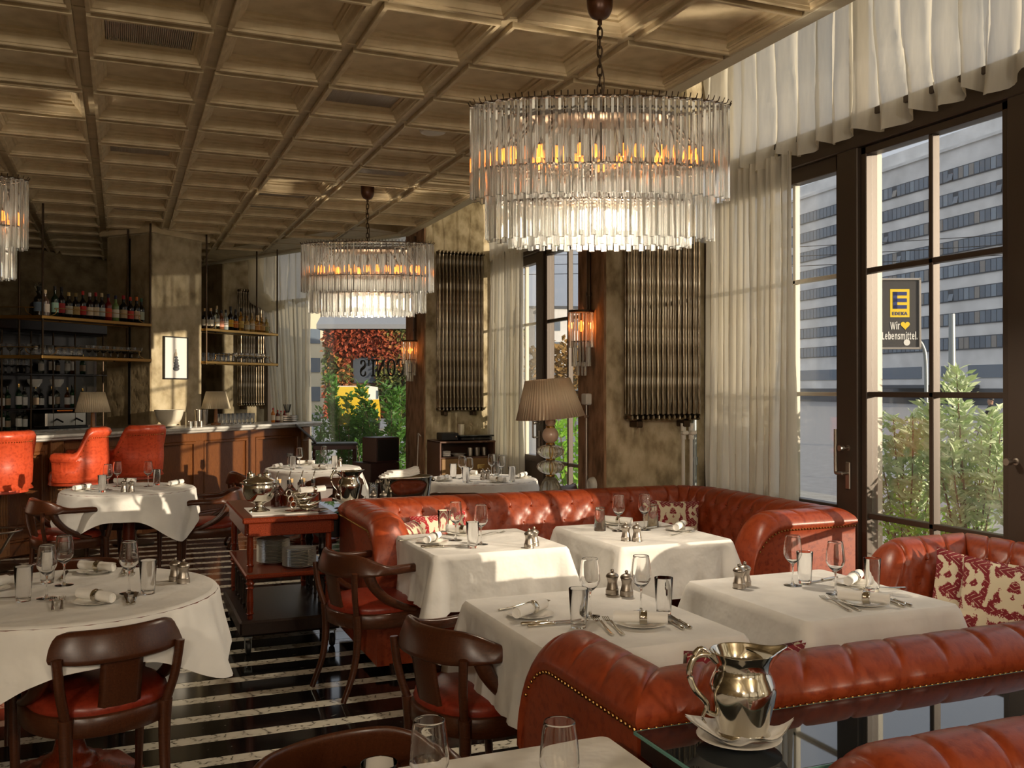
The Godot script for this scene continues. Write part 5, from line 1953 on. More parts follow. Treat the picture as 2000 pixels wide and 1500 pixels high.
func sconce(at: Vector3, label: String) -> void:
	var t := thing("wall_light", label, "wall light", at, 0, "crystal wall lights on the pillars")
	var p := B.new()
	p.lathe(v2([0, 0.09, 0.095, 0.09, 0.1, 0.095, 0.1, 0.108, 0, 0.108]), 28)
	p.lathe(v2([0, -0.13, 0.07, -0.13, 0.07, -0.122, 0, -0.122]), 24)
	p.lathe(v2([0, -0.28, 0.04, -0.28, 0.04, -0.272, 0, -0.272]), 20)
	p.bar(Vector3(0, -0.28, 0), Vector3(0, 0.1, 0), 0.006, 6)
	p.box(Vector3(0.06, 0.1, 0), Vector3(0.08, 0.02, 0.03), 0.004)
	part("frame", p, M.bronze, t)
	for q in [[0.09, 0.088, 0.26, 20], [0.064, -0.132, 0.18, 14], [0.034, -0.282, 0.1, 7]]:
		var m := rod_mesh(q[2], 0.009)
		for k in int(q[3]):
			var a: float = TAU * k / q[3]
			part("crystal_rod", m, M.crystal, t, Vector3(cos(a) * q[0], q[1], sin(a) * q[0])).rotation.y = -a
	var b := B.new()
	b.lathe(soft_profile([0, -0.05, 0.012, -0.05, 0.018, -0.02, 0.012, 0.02, 0, 0.04], 3), 10)
	part("bulb", b, M.bulb, t)
	var pipe := B.new()
	pipe.bar(Vector3(0.065, 0.1, 0), Vector3(0.065, 1.36, 0), 0.017, 10)
	pipe.bar(Vector3(0.065, 0.22, 0), Vector3(0.065, 0.245, 0), 0.023, 10)
	part("supply_pipe", pipe, M.bronze, t)
	var l := OmniLight3D.new()
	l.name = "wall_light_lamp"
	l.position = at + Vector3(0, -0.005, 0)
	l.light_color = Color(1.0, 0.58, 0.25)
	l.light_energy = 0.06
	l.omni_range = 8.0
	l.omni_attenuation = 2.0
	l.light_size = 0.03
	l.shadow_enabled = true
	add_child(l)


# ---------------------------------------------------------------- glass, china, cutlery
func wine_profile(h: float, r: float) -> Array:
	return ["wine", h, r]


func coupe_profile() -> Array:
	return ["coupe", 0.125, 0.043]


func tumbler_profile(h: float, rt: float, rb: float) -> PackedVector2Array:
	return v2([0, 0, rb * 0.97, 0, rb, 0.003, rt, h - 0.001, rt - 0.0007, h, rt - 0.0017, h - 0.001, rb - 0.0025, 0.016, rb - 0.006, 0.013, 0, 0.012])


func make_glass(p: Variant, n: String, _fine: bool) -> Node3D:
	if p is PackedVector2Array:
		var o := MeshInstance3D.new()
		o.name = n
		var b := B.new()
		b.lathe(p, 24)
		o.mesh = b.done()
		o.material_override = M.clear
		return o
	var t := node(n)
	var h: float = p[1]
	var r: float = p[2]
	var s := B.new()
	s.lathe(soft_profile([0.0, 0.0, 0.034, 0.0, 0.035, 0.0015, 0.016, 0.005, 0.006, 0.011, 0.0038, 0.03, 0.0036, h * 0.36, 0.006, h * 0.43, 0.0, h * 0.432], 3), 20)
	part("stem_and_foot", s, M.clear, t)
	var b := B.new()
	var w := 0.0012
	if p[0] == "wine":
		b.lathe(soft_profile([0.0, h * 0.432, 0.006, h * 0.434, r * 0.62, h * 0.5, r * 0.96, h * 0.6, r, h * 0.68, r * 0.92, h * 0.85, r * 0.8, h], 4), 28)
		b.lathe(soft_profile([r * 0.8, h, r * 0.8 - w, h, r * 0.92 - w, h * 0.85, r - w, h * 0.68, r * 0.96 - w, h * 0.605, r * 0.6, h * 0.512, 0.0, h * 0.455], 4), 28)
	else:
		b.lathe(soft_profile([0.0, h * 0.432, 0.008, h * 0.44, r * 0.7, h * 0.6, r, h], 4), 24)
		b.lathe(soft_profile([r, h, r - w, h, r * 0.68, h * 0.62, 0.0, h * 0.46], 4), 24)
	part("bowl", b, M.clear, t)
	return t


func make_mill() -> Node3D:
	var t := node("pepper_mill")
	var b := B.new()
	b.lathe(soft_profile([0.0, 0.0, 0.0255, 0.0, 0.0262, 0.003, 0.0262, 0.02], 3), 24)
	b.lathe(soft_profile([0.0262, 0.02, 0.0245, 0.022, 0.0235, 0.026, 0.02, 0.042, 0.0195, 0.052, 0.0225, 0.064, 0.0235, 0.07, 0.0, 0.07], 4), 24)
	part("mill_body", b, M.brushed, t)
	var c := B.new()
	c.lathe(soft_profile([0.0, 0.071, 0.024, 0.071, 0.0255, 0.074, 0.022, 0.08, 0.012, 0.086, 0.004, 0.088, 0.0, 0.088], 3), 24)
	c.ball(Vector3(0, 0.0945, 0), 0.0075, 12)
	part("mill_top", c, M.brushed, t)
	return t


func make_napkin() -> Node3D:
	var t := node("rolled_napkin")
	var b := B.new()
	var n := 64
	var rows := []
	for k in [-0.094, -0.088, 0.0, 0.088, 0.094]:
		var row := PackedVector3Array()
		for i in n + 1:
			var u := float(i) / n
			var a := u * TAU * 3.4
			var r := 0.003 + 0.0185 * pow(u, 0.8)
			row.append(Vector3(k + 0.004 * (1.0 - u) * signf(k) * -1.0, 0.0222 + sin(a) * r, cos(a) * r))
		rows.append(row)
	b.grid(rows)
	for e in [-0.089, 0.089]:
		b.xf = Transform3D(Basis(Vector3.BACK, PI / 2), Vector3(e, 0.0222, 0))
		b.lathe(v2([0, 0, 0.0185, 0, 0.0185, 0.001, 0, 0.001]), 24)
	part("roll", b, M.napkin, t)
	var r := B.new()
	r.xf = Transform3D(Basis(Vector3.BACK, PI / 2), Vector3(0.01, 0.0222, 0))
	r.lathe(v2([0.0225, -0.013, 0.0245, -0.013, 0.0252, -0.011, 0.0238, -0.009, 0.0238, 0.009, 0.0252, 0.011, 0.0245, 0.013, 0.0225, 0.013, 0.0225, -0.013]), 28)
	part("napkin_ring", r, M.silver, t)
	return t


func make_fork() -> Node3D:
	var o := MeshInstance3D.new()
	o.name = "fork"
	var b := B.new()
	b.tube(curve([-0.12, 0.004, 0, -0.05, 0.006, 0, 0.0, 0.011, 0, 0.035, 0.012, 0, 0.06, 0.007, 0], 4), PackedFloat32Array([0.0035, 0.0034, 0.0033, 0.003, 0.0027, 0.0025, 0.0022, 0.002, 0.002, 0.002, 0.002, 0.002, 0.002, 0.0022, 0.0024, 0.0024, 0.002]), 8, true, Vector3.UP, 2.2)
	b.box(Vector3(0.062, 0.0065, 0), Vector3(0.012, 0.003, 0.024), 0.001)
	for i in 4:
		b.tube(curve([0.066, 0.006, -0.0098 + i * 0.0065, 0.09, 0.003, -0.0098 + i * 0.0065, 0.118, 0.009, -0.0098 + i * 0.0065], 3), 0.0016, 6)
	o.mesh = b.done()
	o.material_override = M.silver
	return o


func make_knife() -> Node3D:
	var t := node("knife")
	var h := B.new()
	h.tube(v3([-0.115, 0.006, 0, -0.11, 0.006, 0, -0.06, 0.006, 0, -0.022, 0.006, 0, -0.015, 0.006, 0, -0.01, 0.006, 0]), PackedFloat32Array([0.003, 0.0062, 0.0055, 0.005, 0.0065, 0.004]), 10, true, Vector3.UP, 1.35)
	part("knife_handle", h, M.silver, t)
	var b := B.new()
	b.xf = Transform3D(Basis(Vector3.RIGHT, -PI / 2), Vector3(0, 0.0035, 0))
	b.ext(v2([-0.012, -0.006, 0.08, -0.009, 0.11, -0.004, 0.118, 0.003, 0.11, 0.007, -0.012, 0.006]), 0.0018)
	part("blade", b, M.steel, t)
	return t


# ---------------------------------------------------------------- tables and cloths
func square_cloth(hx: float, hz: float, drop: float, sd: int) -> B:
	var b := B.new()
	var r := 0.035
	var ring := []                                       # points on the rim, outward normals, how near a corner
	var per := []
	var cx := [hx, -hx, -hx, hx]
	var cz := [hz, hz, -hz, -hz]
	for k in 4:
		var c := Vector2(cx[k] - signf(cx[k]) * r, cz[k] - signf(cz[k]) * r)
		for i in 9:
			var a := PI / 2 * k + PI / 2 * i / 8
			ring.append([c + Vector2(cos(a), sin(a)) * r, Vector2(cos(a), sin(a)), 1.0 - absf(i - 4.0) * 0.08])
		var nx := (k + 1) % 4
		var e := Vector2(cx[nx] - signf(cx[nx]) * r, cz[nx] - signf(cz[nx]) * r)
		var a1 := PI / 2 * (k + 1)
		var o := Vector2(cos(a1), sin(a1))
		var p0 := c + o * r
		var p1 := e + o * r
		for i in range(1, 24):
			var f := i / 24.0
			var edge := minf(f, 1.0 - f) * p0.distance_to(p1)
			ring.append([p0.lerp(p1, f), o, exp(-edge / 0.06) * 0.68])
	ring.append(ring[0])
	var nz := FastNoiseLite.new()
	nz.seed = sd
	nz.frequency = 3.0
	var rows := []
	for j in 16:
		var t := float(j) / 15
		var row := PackedVector3Array()
		for q in ring:
			var p: Vector2 = q[0]
			var o: Vector2 = q[1]
			var c: float = q[2]
			var lev := drop * (1.0 + 0.42 * c * c)
			var roll := 0.014
			var d := t * lev
			var out := 0.0
			var y := 0.756
			if d < roll * 1.57:
				out = sin(d / roll) * roll - roll
				y -= (1.0 - cos(d / roll)) * roll
			else:
				var dd := d - roll * 1.57
				y -= roll + dd * lerpf(0.985, 0.95, c)
				out = dd * (0.10 + 0.26 * c * c + 0.05 * nz.get_noise_2d(p.x * 1.3, p.y * 1.3))
				out += 0.03 * t * t * nz.get_noise_2d(p.x * 2.6 + 9.0, p.y * 2.6) * (1.0 - c)
				out -= 0.11 * exp(-pow((c - 0.33) / 0.12, 2.0)) * dd * 1.5
			row.append(Vector3(p.x + o.x * out, y, p.y + o.y * out))
		rows.append(row)
	rows.reverse()
	b.grid(rows)
	b.flat()
	var top: PackedVector3Array = rows[-1]
	for i in top.size() - 1:
		b.tri(Vector3(0, 0.756, 0), top[i], top[i + 1])
	return b


func round_cloth(r: float, drop: float, sd: int, turn: float) -> B:
	var b := B.new()
	var n := 160
	var nz := FastNoiseLite.new()
	nz.seed = sd
	nz.frequency = 0.9
	var rows := []
	for j in 20:
		var t := float(j) / 19
		var row := PackedVector3Array()
		for i in n + 1:
			var a := TAU * (i % n) / n
			var k := cos(2.0 * (a - turn))
			var corner := k * k
			var lev := drop * (0.78 + 0.62 * corner * corner)
			var wave := sin(a * 13.0 + sin(a * 3.0 + sd) * 1.6) * 0.6 + sin(a * 7.0 + sd * 2.0) * 0.5
			var d := t * lev
			var roll := 0.03
			var out := 0.0
			var y := 0.756
			if d < roll * 1.57:
				out = sin(d / roll) * roll - roll
				y -= (1.0 - cos(d / roll)) * roll
			else:
				var dd := d - roll * 1.57
				y -= roll + dd * 0.96
				out = dd * (0.14 + 0.16 * corner) + wave * 0.085 * dd * smoothstep(0.0, 0.14, dd) + 0.03 * t * nz.get_noise_2d(cos(a) * 2.0, sin(a) * 2.0)
			row.append(Vector3(cos(a) * (r + out), y, sin(a) * (r + out)))
		rows.append(row)
	rows.reverse()
	b.grid(rows)
	b.flat()
	var top: PackedVector3Array = rows[-1]
	for i in n:
		b.tri(Vector3(0, 0.756, 0), top[i], top[i + 1])
	return b


func table(word: String, x: float, z: float, size: Vector2, round_: bool, sd: int, turn := 0.0, drop := 0.28) -> void:
	var t := thing("dining_table", "dark wood pedestal %s under its white cloth" % word, "table", Vector3(x, 0, z), 0, "clothed dining tables")
	var b := B.new()
	if round_:
		b.lathe(v2([0, 0.715, size.x - 0.012, 0.715, size.x - 0.008, 0.72, size.x - 0.008, 0.748, 0, 0.748]), 40)
	else:
		b.box(Vector3(0, 0.732, 0), Vector3(size.x * 2 - 0.03, 0.032, size.y * 2 - 0.03), 0.008)
	part("tabletop", b, M.mahogany, t)
	var p := B.new()
	p.lathe(soft_profile([0.0, 0.05, 0.11, 0.05, 0.1, 0.1, 0.055, 0.16, 0.05, 0.5, 0.075, 0.66, 0.13, 0.715, 0.0, 0.715], 4), 20)
	part("pedestal", p, M.mahogany, t)
	var f := B.new()
	f.lathe(v2([0, 0, 0.27, 0, 0.28, 0.02, 0.26, 0.035, 0.2, 0.045, 0.16, 0.075, 0, 0.08]), 8)
	part("base", f, M.mahogany, t)
	var c := part("tablecloth", round_cloth(size.x, drop, sd, turn) if round_ else square_cloth(size.x, size.y, drop, sd), M.cloth, self, Vector3(x, 0, z))
	tag(c, "white cloth draped over the %s" % word, "tablecloth", "white tablecloths")


const WORDS := {
	"wg": ["wine_glass", "empty stemmed wine glass", "wine glass"], "tu": ["tumbler", "empty clear water tumbler", "tumbler"], "td": ["tumbler", "clear tumbler standing upside down", "tumbler"],
	"sp": ["pepper_mill", "small brushed steel pepper mill", "pepper mill"], "fk": ["fork", "silver fork", "fork"], "kn": ["knife", "silver knife", "knife"], "np": ["rolled_napkin", "rolled white napkin", "napkin"], "pl": ["side_plate", "white side plate under napkin", "plate"],
}


func lay(word: String, items: Array) -> void:
	var all := []
	for it in items:
		all.append(it)
		if it[0] == "np":
			all.append(["pl", it[1], it[2], 0])
	for kind in WORDS:
		var mine := all.filter(func(e: Array) -> bool: return e[0] == kind)
		mine.sort_custom(func(p: Array, q: Array) -> bool: return (p[1] * 0.9254 - -p[2] * 0.379) / (-p[2] * 0.9254 + p[1] * 0.379) < (q[1] * 0.9254 - -q[2] * 0.379) / (-q[2] * 0.9254 + q[1] * 0.379))
		var w: Array = WORDS[kind]
		for i in mine.size():
			var e: Array = mine[i]
			var which := ""
			if mine.size() > 1:
				which = ", " + ("leftmost" if i == 0 else ("rightmost" if i == mine.size() - 1 else ["", "second from left", "third from left", "fourth from left", "fifth from left"][i]))
			var y := 0.757
			if kind == "np":
				y = 0.7635
			var make := func() -> Node3D:
				match kind:
					"wg":
						return make_glass(wine_profile(0.207, 0.037), w[0], true)
					"tu", "td":
						return make_glass(tumbler_profile(0.135, 0.0345, 0.0265), w[0], true)
					"sp":
						return make_mill()
					"fk":
						return make_fork()
					"kn":
						return make_knife()
					"np":
						return make_napkin()
				var o := MeshInstance3D.new()
				o.name = w[0]
				o.mesh = plate_shape(0.085, 0.012).done()
				o.material_override = M.china
				return o
			var o := copy(("tu" if kind == "td" else kind) + "_set", make, "%s on the %s%s" % [w[1], word, which], w[2], Vector3(e[1], y, e[2]), e[3], "%ss on the %s" % [w[2], word])
			if kind == "td":
				o.rotation_degrees.x = 180
				o.position.y += 0.135


func tables() -> void:
	var w := "left foreground round table"
	table(w, -0.19, -4.24, Vector2(0.58, 0.58), true, 11, 0.55, 0.235)
	lay(w, [["wg", -0.27, -4.16, 0], ["wg", -0.22, -4.41, 0], ["wg", 0.03, -4.14, 0], ["tu", -0.35, -4.14, 0], ["tu", -0.29, -4.49, 0], ["tu", 0.10, -4.10, 0], ["np", -0.09, -4.00, -50], ["np", -0.10, -4.66, -42], ["np", -0.50, -4.40, 51],
		["fk", -0.24, -4.02, 94], ["fk", -0.208, -4.02, 92], ["kn", 0.02, -4.02, 93], ["kn", 0.05, -4.02, 87], ["kn", -0.45, -4.22, -10], ["fk", 0.015, -4.62, 267], ["fk", 0.05, -4.62, 267], ["kn", -0.23, -4.62, 87], ["sp", 0.245, -4.27, 0], ["sp", 0.215, -4.33, 0]])
	w = "round table beside the bar stools"
	table(w, 0.06, -8.5, Vector2(0.53, 0.53), true, 12, 0.9, 0.3)
	lay(w, [["tu", -0.14, -8.26, 0], ["wg", -0.10, -8.41, 0], ["wg", -0.03, -8.69, 0], ["wg", 0.21, -8.59, 0], ["tu", 0.28, -8.68, 0], ["np", -0.29, -8.44, 52], ["np", 0.03, -8.9, -22], ["np", 0.43, -8.56, 55], ["sp", 0.02, -8.20, 0], ["sp", 0.075, -8.17, 0]])
	w = "round table by the bar's end"
	table(w, 1.86, -10.03, Vector2(0.5, 0.5), true, 13, 0.3, 0.3)
	lay(w, [["tu", 1.66, -10.28, 0], ["tu", 1.61, -9.8, 0], ["wg", 1.71, -9.99, 0], ["np", 1.49, -10.02, 58], ["np", 1.85, -10.4, -22], ["np", 1.87, -9.72, -57], ["wg", 2.01, -10.22, 0], ["tu", 2.02, -9.73, 0], ["sp", 2.14, -10.03, 0]])
	w = "round table behind the pleated lamp"
	table(w, 3.05, -8.19, Vector2(0.52, 0.52), true, 14, 0.2, 0.28)
	lay(w, [["tu", 2.82, -8.31, 0], ["wg", 2.88, -8.24, 0], ["wg", 2.86, -7.99, 0], ["tu", 2.79, -7.88, 0], ["np", 2.66, -8.12, 46], ["np", 3.07, -8.56, -65], ["sp", 3.02, -8.07, 0], ["sp", 3.08, -8.10, 0], ["wg", 3.22, -8.37, 0], ["wg", 3.23, -8.15, 0], ["tu", 3.29, -8.42, 0], ["tu", 3.19, -7.79, 0], ["np", 3.06, -7.8, -71], ["np", 3.43, -8.12, 49]])
	w = "left booth table"
	table(w, 1.795, -4.85, Vector2(0.375, 0.365), false, 15, 0.0, 0.29)
	lay(w, [["tu", 1.69, -5.15, 0], ["np", 1.78, -5.1, -48], ["wg", 1.68, -4.91, 0], ["wg", 1.76, -4.73, 0], ["tu", 1.68, -4.64, 0], ["np", 1.54, -4.88, 53], ["kn", 1.55, -4.74, -7], ["kn", 1.56, -4.71, -8], ["fk", 1.92, -5.02, 23], ["fk", 1.50, -5.0, 8], ["sp", 1.95, -4.53, 0], ["sp", 2.00, -4.58, 0]])
	w = "corner booth table"
	table(w, 2.745, -4.78, Vector2(0.36, 0.42), false, 16, 0.0, 0.3)
	lay(w, [["td", 2.57, -4.93, 0], ["td", 2.93, -4.94, 0], ["wg", 2.66, -4.87, 0], ["wg", 2.82, -4.85, 0], ["np", 2.78, -5.1, -56], ["np", 3.0, -4.76, 45], ["sp", 2.53, -4.55, 0], ["sp", 2.575, -4.51, 0], ["kn", 2.94, -4.90, 12], ["kn", 2.66, -4.99, -97], ["fk", 2.95, -4.64, 23]])
	w = "middle foreground square table"
	table(w, 1.59, -3.09, Vector2(0.365, 0.44), false, 17, 0.0, 0.3)
	lay(w, [["tu", 1.46, -2.96, 0], ["wg", 1.57, -3.09, 0], ["sp", 1.82, -3.385, 0], ["sp", 1.86, -3.34, 0], ["wg", 1.77, -3.07, 0], ["tu", 1.83, -3.01, 0], ["fk", 1.54, -2.93, 77], ["fk", 1.575, -2.92, 77], ["np", 1.67, -2.90, -31], ["kn", 1.79, -2.90, 82], ["kn", 1.82, -2.90, 81], ["np", 1.37, -3.17, 34], ["kn", 1.40, -3.05, -5], ["kn", 1.41, -3.02, -2], ["fk", 1.41, -3.32, 15]])
	w = "right foreground booth table"
	table(w, 2.6, -3.11, Vector2(0.37, 0.4), false, 18, 0.0, 0.3)
	lay(w, [["wg", 2.60, -3.25, 0], ["wg", 2.65, -3.05, 0], ["tu", 2.67, -3.26, 0], ["tu", 2.82, -3.03, 0], ["np", 2.85, -3.17, 34], ["np", 2.62, -2.86, -50], ["fk", 2.52, -2.90, 75], ["fk", 2.555, -2.89, 75], ["kn", 2.74, -2.87, 80], ["kn", 2.77, -2.87, 82], ["kn", 2.76, -3.27, -168], ["fk", 2.87, -3.05, 168], ["sp", 2.36, -3.29, 0], ["sp", 2.41, -3.32, 0]])
	w = "table at the bottom edge"
	table(w, 0.7, -1.63, Vector2(0.38, 0.4), false, 19, 0.0, 0.3)
	lay(w, [["wg", 0.53, -1.70, 0], ["wg", 0.75, -1.60, 0], ["tu", 0.44, -1.72, 0], ["np", 0.54, -1.60, 10], ["sp", 0.80, -1.46, 0]])


# ---------------------------------------------------------------- chairs
func make_chair() -> Node3D:      # faces -z
	var t := node("armchair")
	var rail := []                # plan of the crest and arms from the left front round the back to the right front: x, z, top, height of the board, thickness
	var n := 56
	var rows := []
	for i in n + 1:
		var u := float(i) / n * 2.0 - 1.0
		var au := absf(u)
		var x: float
		var z: float
		if au < 0.56:
			var a := u / 0.56 * 1.5
			x = sin(a) * 0.272
			z = 0.06 + cos(a) * 0.20
		else:
			var f := (au - 0.56) / 0.44
			x = signf(u) * (0.272 - 0.03 * sin(f * 3.0) + 0.015 * f)
			z = 0.074 - f * 0.30
		var top := lerpf(0.735, 0.672, smoothstep(0.22, 0.66, au)) - 0.016 * smoothstep(0.86, 1.0, au)
		var hb := lerpf(0.115, 0.042, smoothstep(0.2, 0.62, au))
		var th := lerpf(0.026, 0.048, smoothstep(0.3, 0.7, au))
		rail.append([x, z, top, hb, th])
	for i in n + 1:
		var q: Array = rail[i]
		var a: Array = rail[maxi(i - 1, 0)]
		var c: Array = rail[mini(i + 1, n)]
		var d := Vector2(c[0] - a[0], c[1] - a[1]).normalized()
		var o := Vector2(-d.y, d.x)
		var row := PackedVector3Array()
		for k in 13:
			var g := TAU * (k % 12) / 12
			var cx := signf(cos(g)) * pow(absf(cos(g)), 0.6)
			var cy := signf(sin(g)) * pow(absf(sin(g)), 0.6)
			var lean := cy * 0.018 * (1.0 if absf(i * 2.0 / n - 1.0) < 0.5 else 0.3)
			row.append(Vector3(q[0] + o.x * (cx * q[4] * 0.5 - lean), q[2] - q[3] * 0.5 + cy * q[3] * 0.5, q[1] + o.y * (cx * q[4] * 0.5 - lean)))
		rows.append(row)
	var b := B.new()
	b.grid(rows)
	part("back_rail", b, M.chair, t)
	var sp := B.new()
	sp.tube(curve([0, 0.43, 0.215, 0, 0.52, 0.235, 0, 0.64, 0.255], 4), 0.011, 8, true, Vector3.BACK, 6.8)
	part("back_splat", sp, M.chair, t)
	for s in [-1.0, 1.0]:
		var f := B.new()
		f.tube(curve([0.212 * s, 0.65, 0.16, 0.226 * s, 0.58, 0.135, 0.236 * s, 0.51, 0.07, 0.24 * s, 0.455, -0.03, 0.24 * s, 0.43, -0.11], 6), ramp(0.036, 0.018, 25), 8, true, Vector3(s, 0, 0), 0.0 + 0.9)
		part("side_brace", f, M.chair, t)
		var p := B.new()
		p.tube(curve([0.258 * s, 0.66, -0.18, 0.262 * s, 0.65, -0.235, 0.262 * s, 0.60, -0.258, 0.25 * s, 0.52, -0.25, 0.235 * s, 0.43, -0.235], 5), PackedFloat32Array([0.018, 0.02, 0.022, 0.023, 0.023, 0.023, 0.023, 0.022, 0.022, 0.021, 0.021, 0.02, 0.02, 0.02, 0.02, 0.019, 0.019, 0.019, 0.019, 0.019, 0.019]), 10)
		part("arm_post", p, M.chair, t)
		var u := B.new()
		u.tube(curve([0.175 * s, 0.42, 0.2, 0.2 * s, 0.53, 0.225, 0.215 * s, 0.65, 0.235], 4), 0.015, 8, true, Vector3.BACK, 1.2)
		part("back_post", u, M.chair, t)
		var fl := B.new()
		fl.tube(curve([0.235 * s, 0.43, -0.225, 0.235 * s, 0.3, -0.23, 0.232 * s, 0.14, -0.235, 0.235 * s, 0.0, -0.25], 4), ramp(0.024, 0.014, 13), 8, true, Vector3.BACK, 1.0)
		part("leg", fl, M.chair, t)
		var rl := B.new()
		rl.tube(curve([0.175 * s, 0.43, 0.2, 0.172 * s, 0.3, 0.195, 0.17 * s, 0.15, 0.215, 0.172 * s, 0.0, 0.275], 5), ramp(0.026, 0.016, 16), 8, true, Vector3.RIGHT, 0.85)
		part("leg", rl, M.chair, t)
	var outline := PackedVector2Array()
	for i in 40:
		var a := TAU * i / 40
		var c := cos(a)
		var s := sin(a)
		var e := 0.62 if s < 0 else 0.85
		outline.append(Vector2(signf(c) * pow(absf(c), e) * (0.255 - 0.02 * s), signf(s) * pow(absf(s), e) * 0.245))
	var fr := []
	for k in [[0.97, 0.355], [1.0, 0.36], [1.0, 0.425], [0.98, 0.43], [0.9, 0.43]]:
		var row := PackedVector3Array()
		for i in 41:
			row.append(Vector3(outline[i % 40].x * k[0], k[1], outline[i % 40].y * k[0]))
		fr.append(row)
	var fb := B.new()
	fb.grid(fr)
	part("seat_rail", fb, M.chair, t)
	var pr := []
	for k in [[0.93, 0.42], [0.955, 0.44], [0.93, 0.463], [0.82, 0.478], [0.5, 0.49], [0.2, 0.494], [0.001, 0.495]]:
		var row := PackedVector3Array()
		for i in 41:
			row.append(Vector3(outline[i % 40].x * k[0], k[1], outline[i % 40].y * k[0]))
		pr.append(row)
	var pb := B.new()
	pb.grid(pr)
	part("seat_pad", pb, M.pad, t)
	return t


func chairs() -> void:
	var g := "dark wood armchairs with red leather seats"
	for c in [[-0.075, -3.90, 18.5, "dark wood armchair with its back to the camera at the left foreground table"], [-0.86, -4.05, -75, "dark armchair cut by the left edge beside the foreground round table"], [-0.22, -5.0, 178, "armchair on the far side of the left foreground round table"],
		[-0.40, -8.22, -70, "dark armchair left of the table beside the bar stools"], [0.70, -8.42, 82, "armchair right of the table beside the bar stools, worn arm in sunlight"], [0.12, -9.13, 170, "armchair between the bar and the table beside the stools"],
		[1.93, -9.40, 6, "armchair seen from behind at the table by the bar's end"], [1.26, -10.0, -90, "armchair left of the table by the bar's end, behind the silver bowl"],
		[3.52, -7.78, 42, "sunlit armchair behind the pleated lamp's base"], [2.62, -7.55, -30, "dark armchair on the near side of the table behind the lamp"],
		[1.25, -5.0, -74, "brown armchair with red seat beside the serving trolley and the left booth table"], [1.24, -3.36, -72, "dark armchair at the left side of the middle foreground square table"],
		[0.52, -2.10, 196, "polished armchair facing the camera at the bottom edge table"]]:
		copy("chair", make_chair, c[3], "armchair", Vector3(c[0], 0, c[1]), c[2], g)


# ---------------------------------------------------------------- trolley, consoles, silver
func turned_leg(b: B, x: float, z: float, y0: float, y1: float, r: float) -> void:
	var h := y1 - y0
	b.lathe(soft_profile([0.0, y0, r * 0.7, y0, r * 0.75, y0 + h * 0.1, r * 1.1, y0 + h * 0.14, r * 0.8, y0 + h * 0.18, r * 0.95, y0 + h * 0.4, r * 0.8, y0 + h * 0.72, r * 1.15, y0 + h * 0.77, r * 0.8, y0 + h * 0.81, r * 1.2, y0 + h * 0.88, r * 0.9, y0 + h * 0.93, r, y1, 0.0, y1], 3), 12, Vector3(x, 0, z))


func make_pitcher() -> Node3D:
	var t := node("silver_pitcher")
	var b := B.new()
	var outer := soft_profile([0.0, 0.0, 0.058, 0.0, 0.062, 0.004, 0.058, 0.012, 0.062, 0.03, 0.068, 0.06, 0.076, 0.095, 0.078, 0.12, 0.07, 0.145, 0.062, 0.165, 0.064, 0.185, 0.074, 0.205, 0.077, 0.21], 4)
	var inner := soft_profile([0.077, 0.21, 0.074, 0.2115, 0.07, 0.203, 0.06, 0.18, 0.058, 0.165, 0.066, 0.145, 0.073, 0.12, 0.064, 0.06, 0.05, 0.012, 0.0, 0.01], 4)
	for prof in [outer, inner]:
		var rows := []
		for p in prof:
			var ring := PackedVector3Array()
			for j in 41:
				var a := TAU * (j % 40) / 40
				var lip: float = exp(-pow(wrapf(a, -PI, PI) / 0.3, 2.0)) * smoothstep(0.15, 0.21, p.y)
				ring.append(Vector3(cos(a) * (p.x + lip * 0.036), p.y + lip * 0.008, sin(a) * (p.x * (1.0 - lip * 0.1))))
			rows.append(ring)
		b.grid(rows)
	part("pitcher_body", b, M.silver, t)
	var g := B.new()
	var poly := PackedVector2Array()
	for i in 13:
		var a := deg_to_rad(-62 + 124.0 * i / 12)
		poly.append(Vector2(cos(a), sin(a)) * 0.069)
	for i in 13:
		var a := deg_to_rad(62 - 124.0 * i / 12)
		poly.append(Vector2(0.02 + cos(a) * 0.018, sin(a) * 0.062))
	g.xf = Transform3D(Basis(Vector3.RIGHT, -PI / 2), Vector3(0, 0.2, 0))
	g.ext(poly, 0.002)
	part("ice_guard", g, M.silver, t)
	var h := B.new()
	h.tube(curve([-0.062, 0.185, 0, -0.085, 0.205, 0, -0.115, 0.2, 0, -0.13, 0.165, 0, -0.118, 0.12, 0, -0.09, 0.085, 0, -0.085, 0.06, 0, -0.066, 0.05, 0], 6), ramp(0.009, 0.0065, 43), 10)
	h.tube(curve([-0.075, 0.2, 0, -0.1, 0.222, 0, -0.118, 0.205, 0], 4), ramp(0.004, 0.009, 9), 8)
	h.tube(curve([-0.088, 0.07, 0, -0.098, 0.045, 0, -0.09, 0.03, 0], 4), ramp(0.006, 0.002, 9), 8)
	part("handle", h, M.silver, t)
	return t


func folded_napkin(label: String, at: Vector3, turn: float, w: float) -> void:
	var b := B.new()
	var rows := []
	for j in 13:
		var v := j / 12.0 * 2.0 - 1.0
		var row := PackedVector3Array()
		for i in 13:
			var u := i / 12.0 * 2.0 - 1.0
			var d := maxf(absf(u), absf(v))
			row.append(Vector3(u * w, 0.004 + 0.03 * pow(absf(u * v), 2.0) + 0.012 * smoothstep(0.55, 1.0, d) + 0.006 * sin(u * 4.0 + v * 3.0) * d, v * w))
		rows.append(row)
	b.grid(rows)
	var low := []
	for r in rows:
		var q := PackedVector3Array()
		for p in r:
			q.append(p - Vector3(0, 0.004, 0))
		low.append(q)
	low.reverse()
	b.grid(low)
	var o := part("folded_napkin", b, M.napkin, self, at)
	o.rotation_degrees.y = turn
	tag(o, label, "napkin")


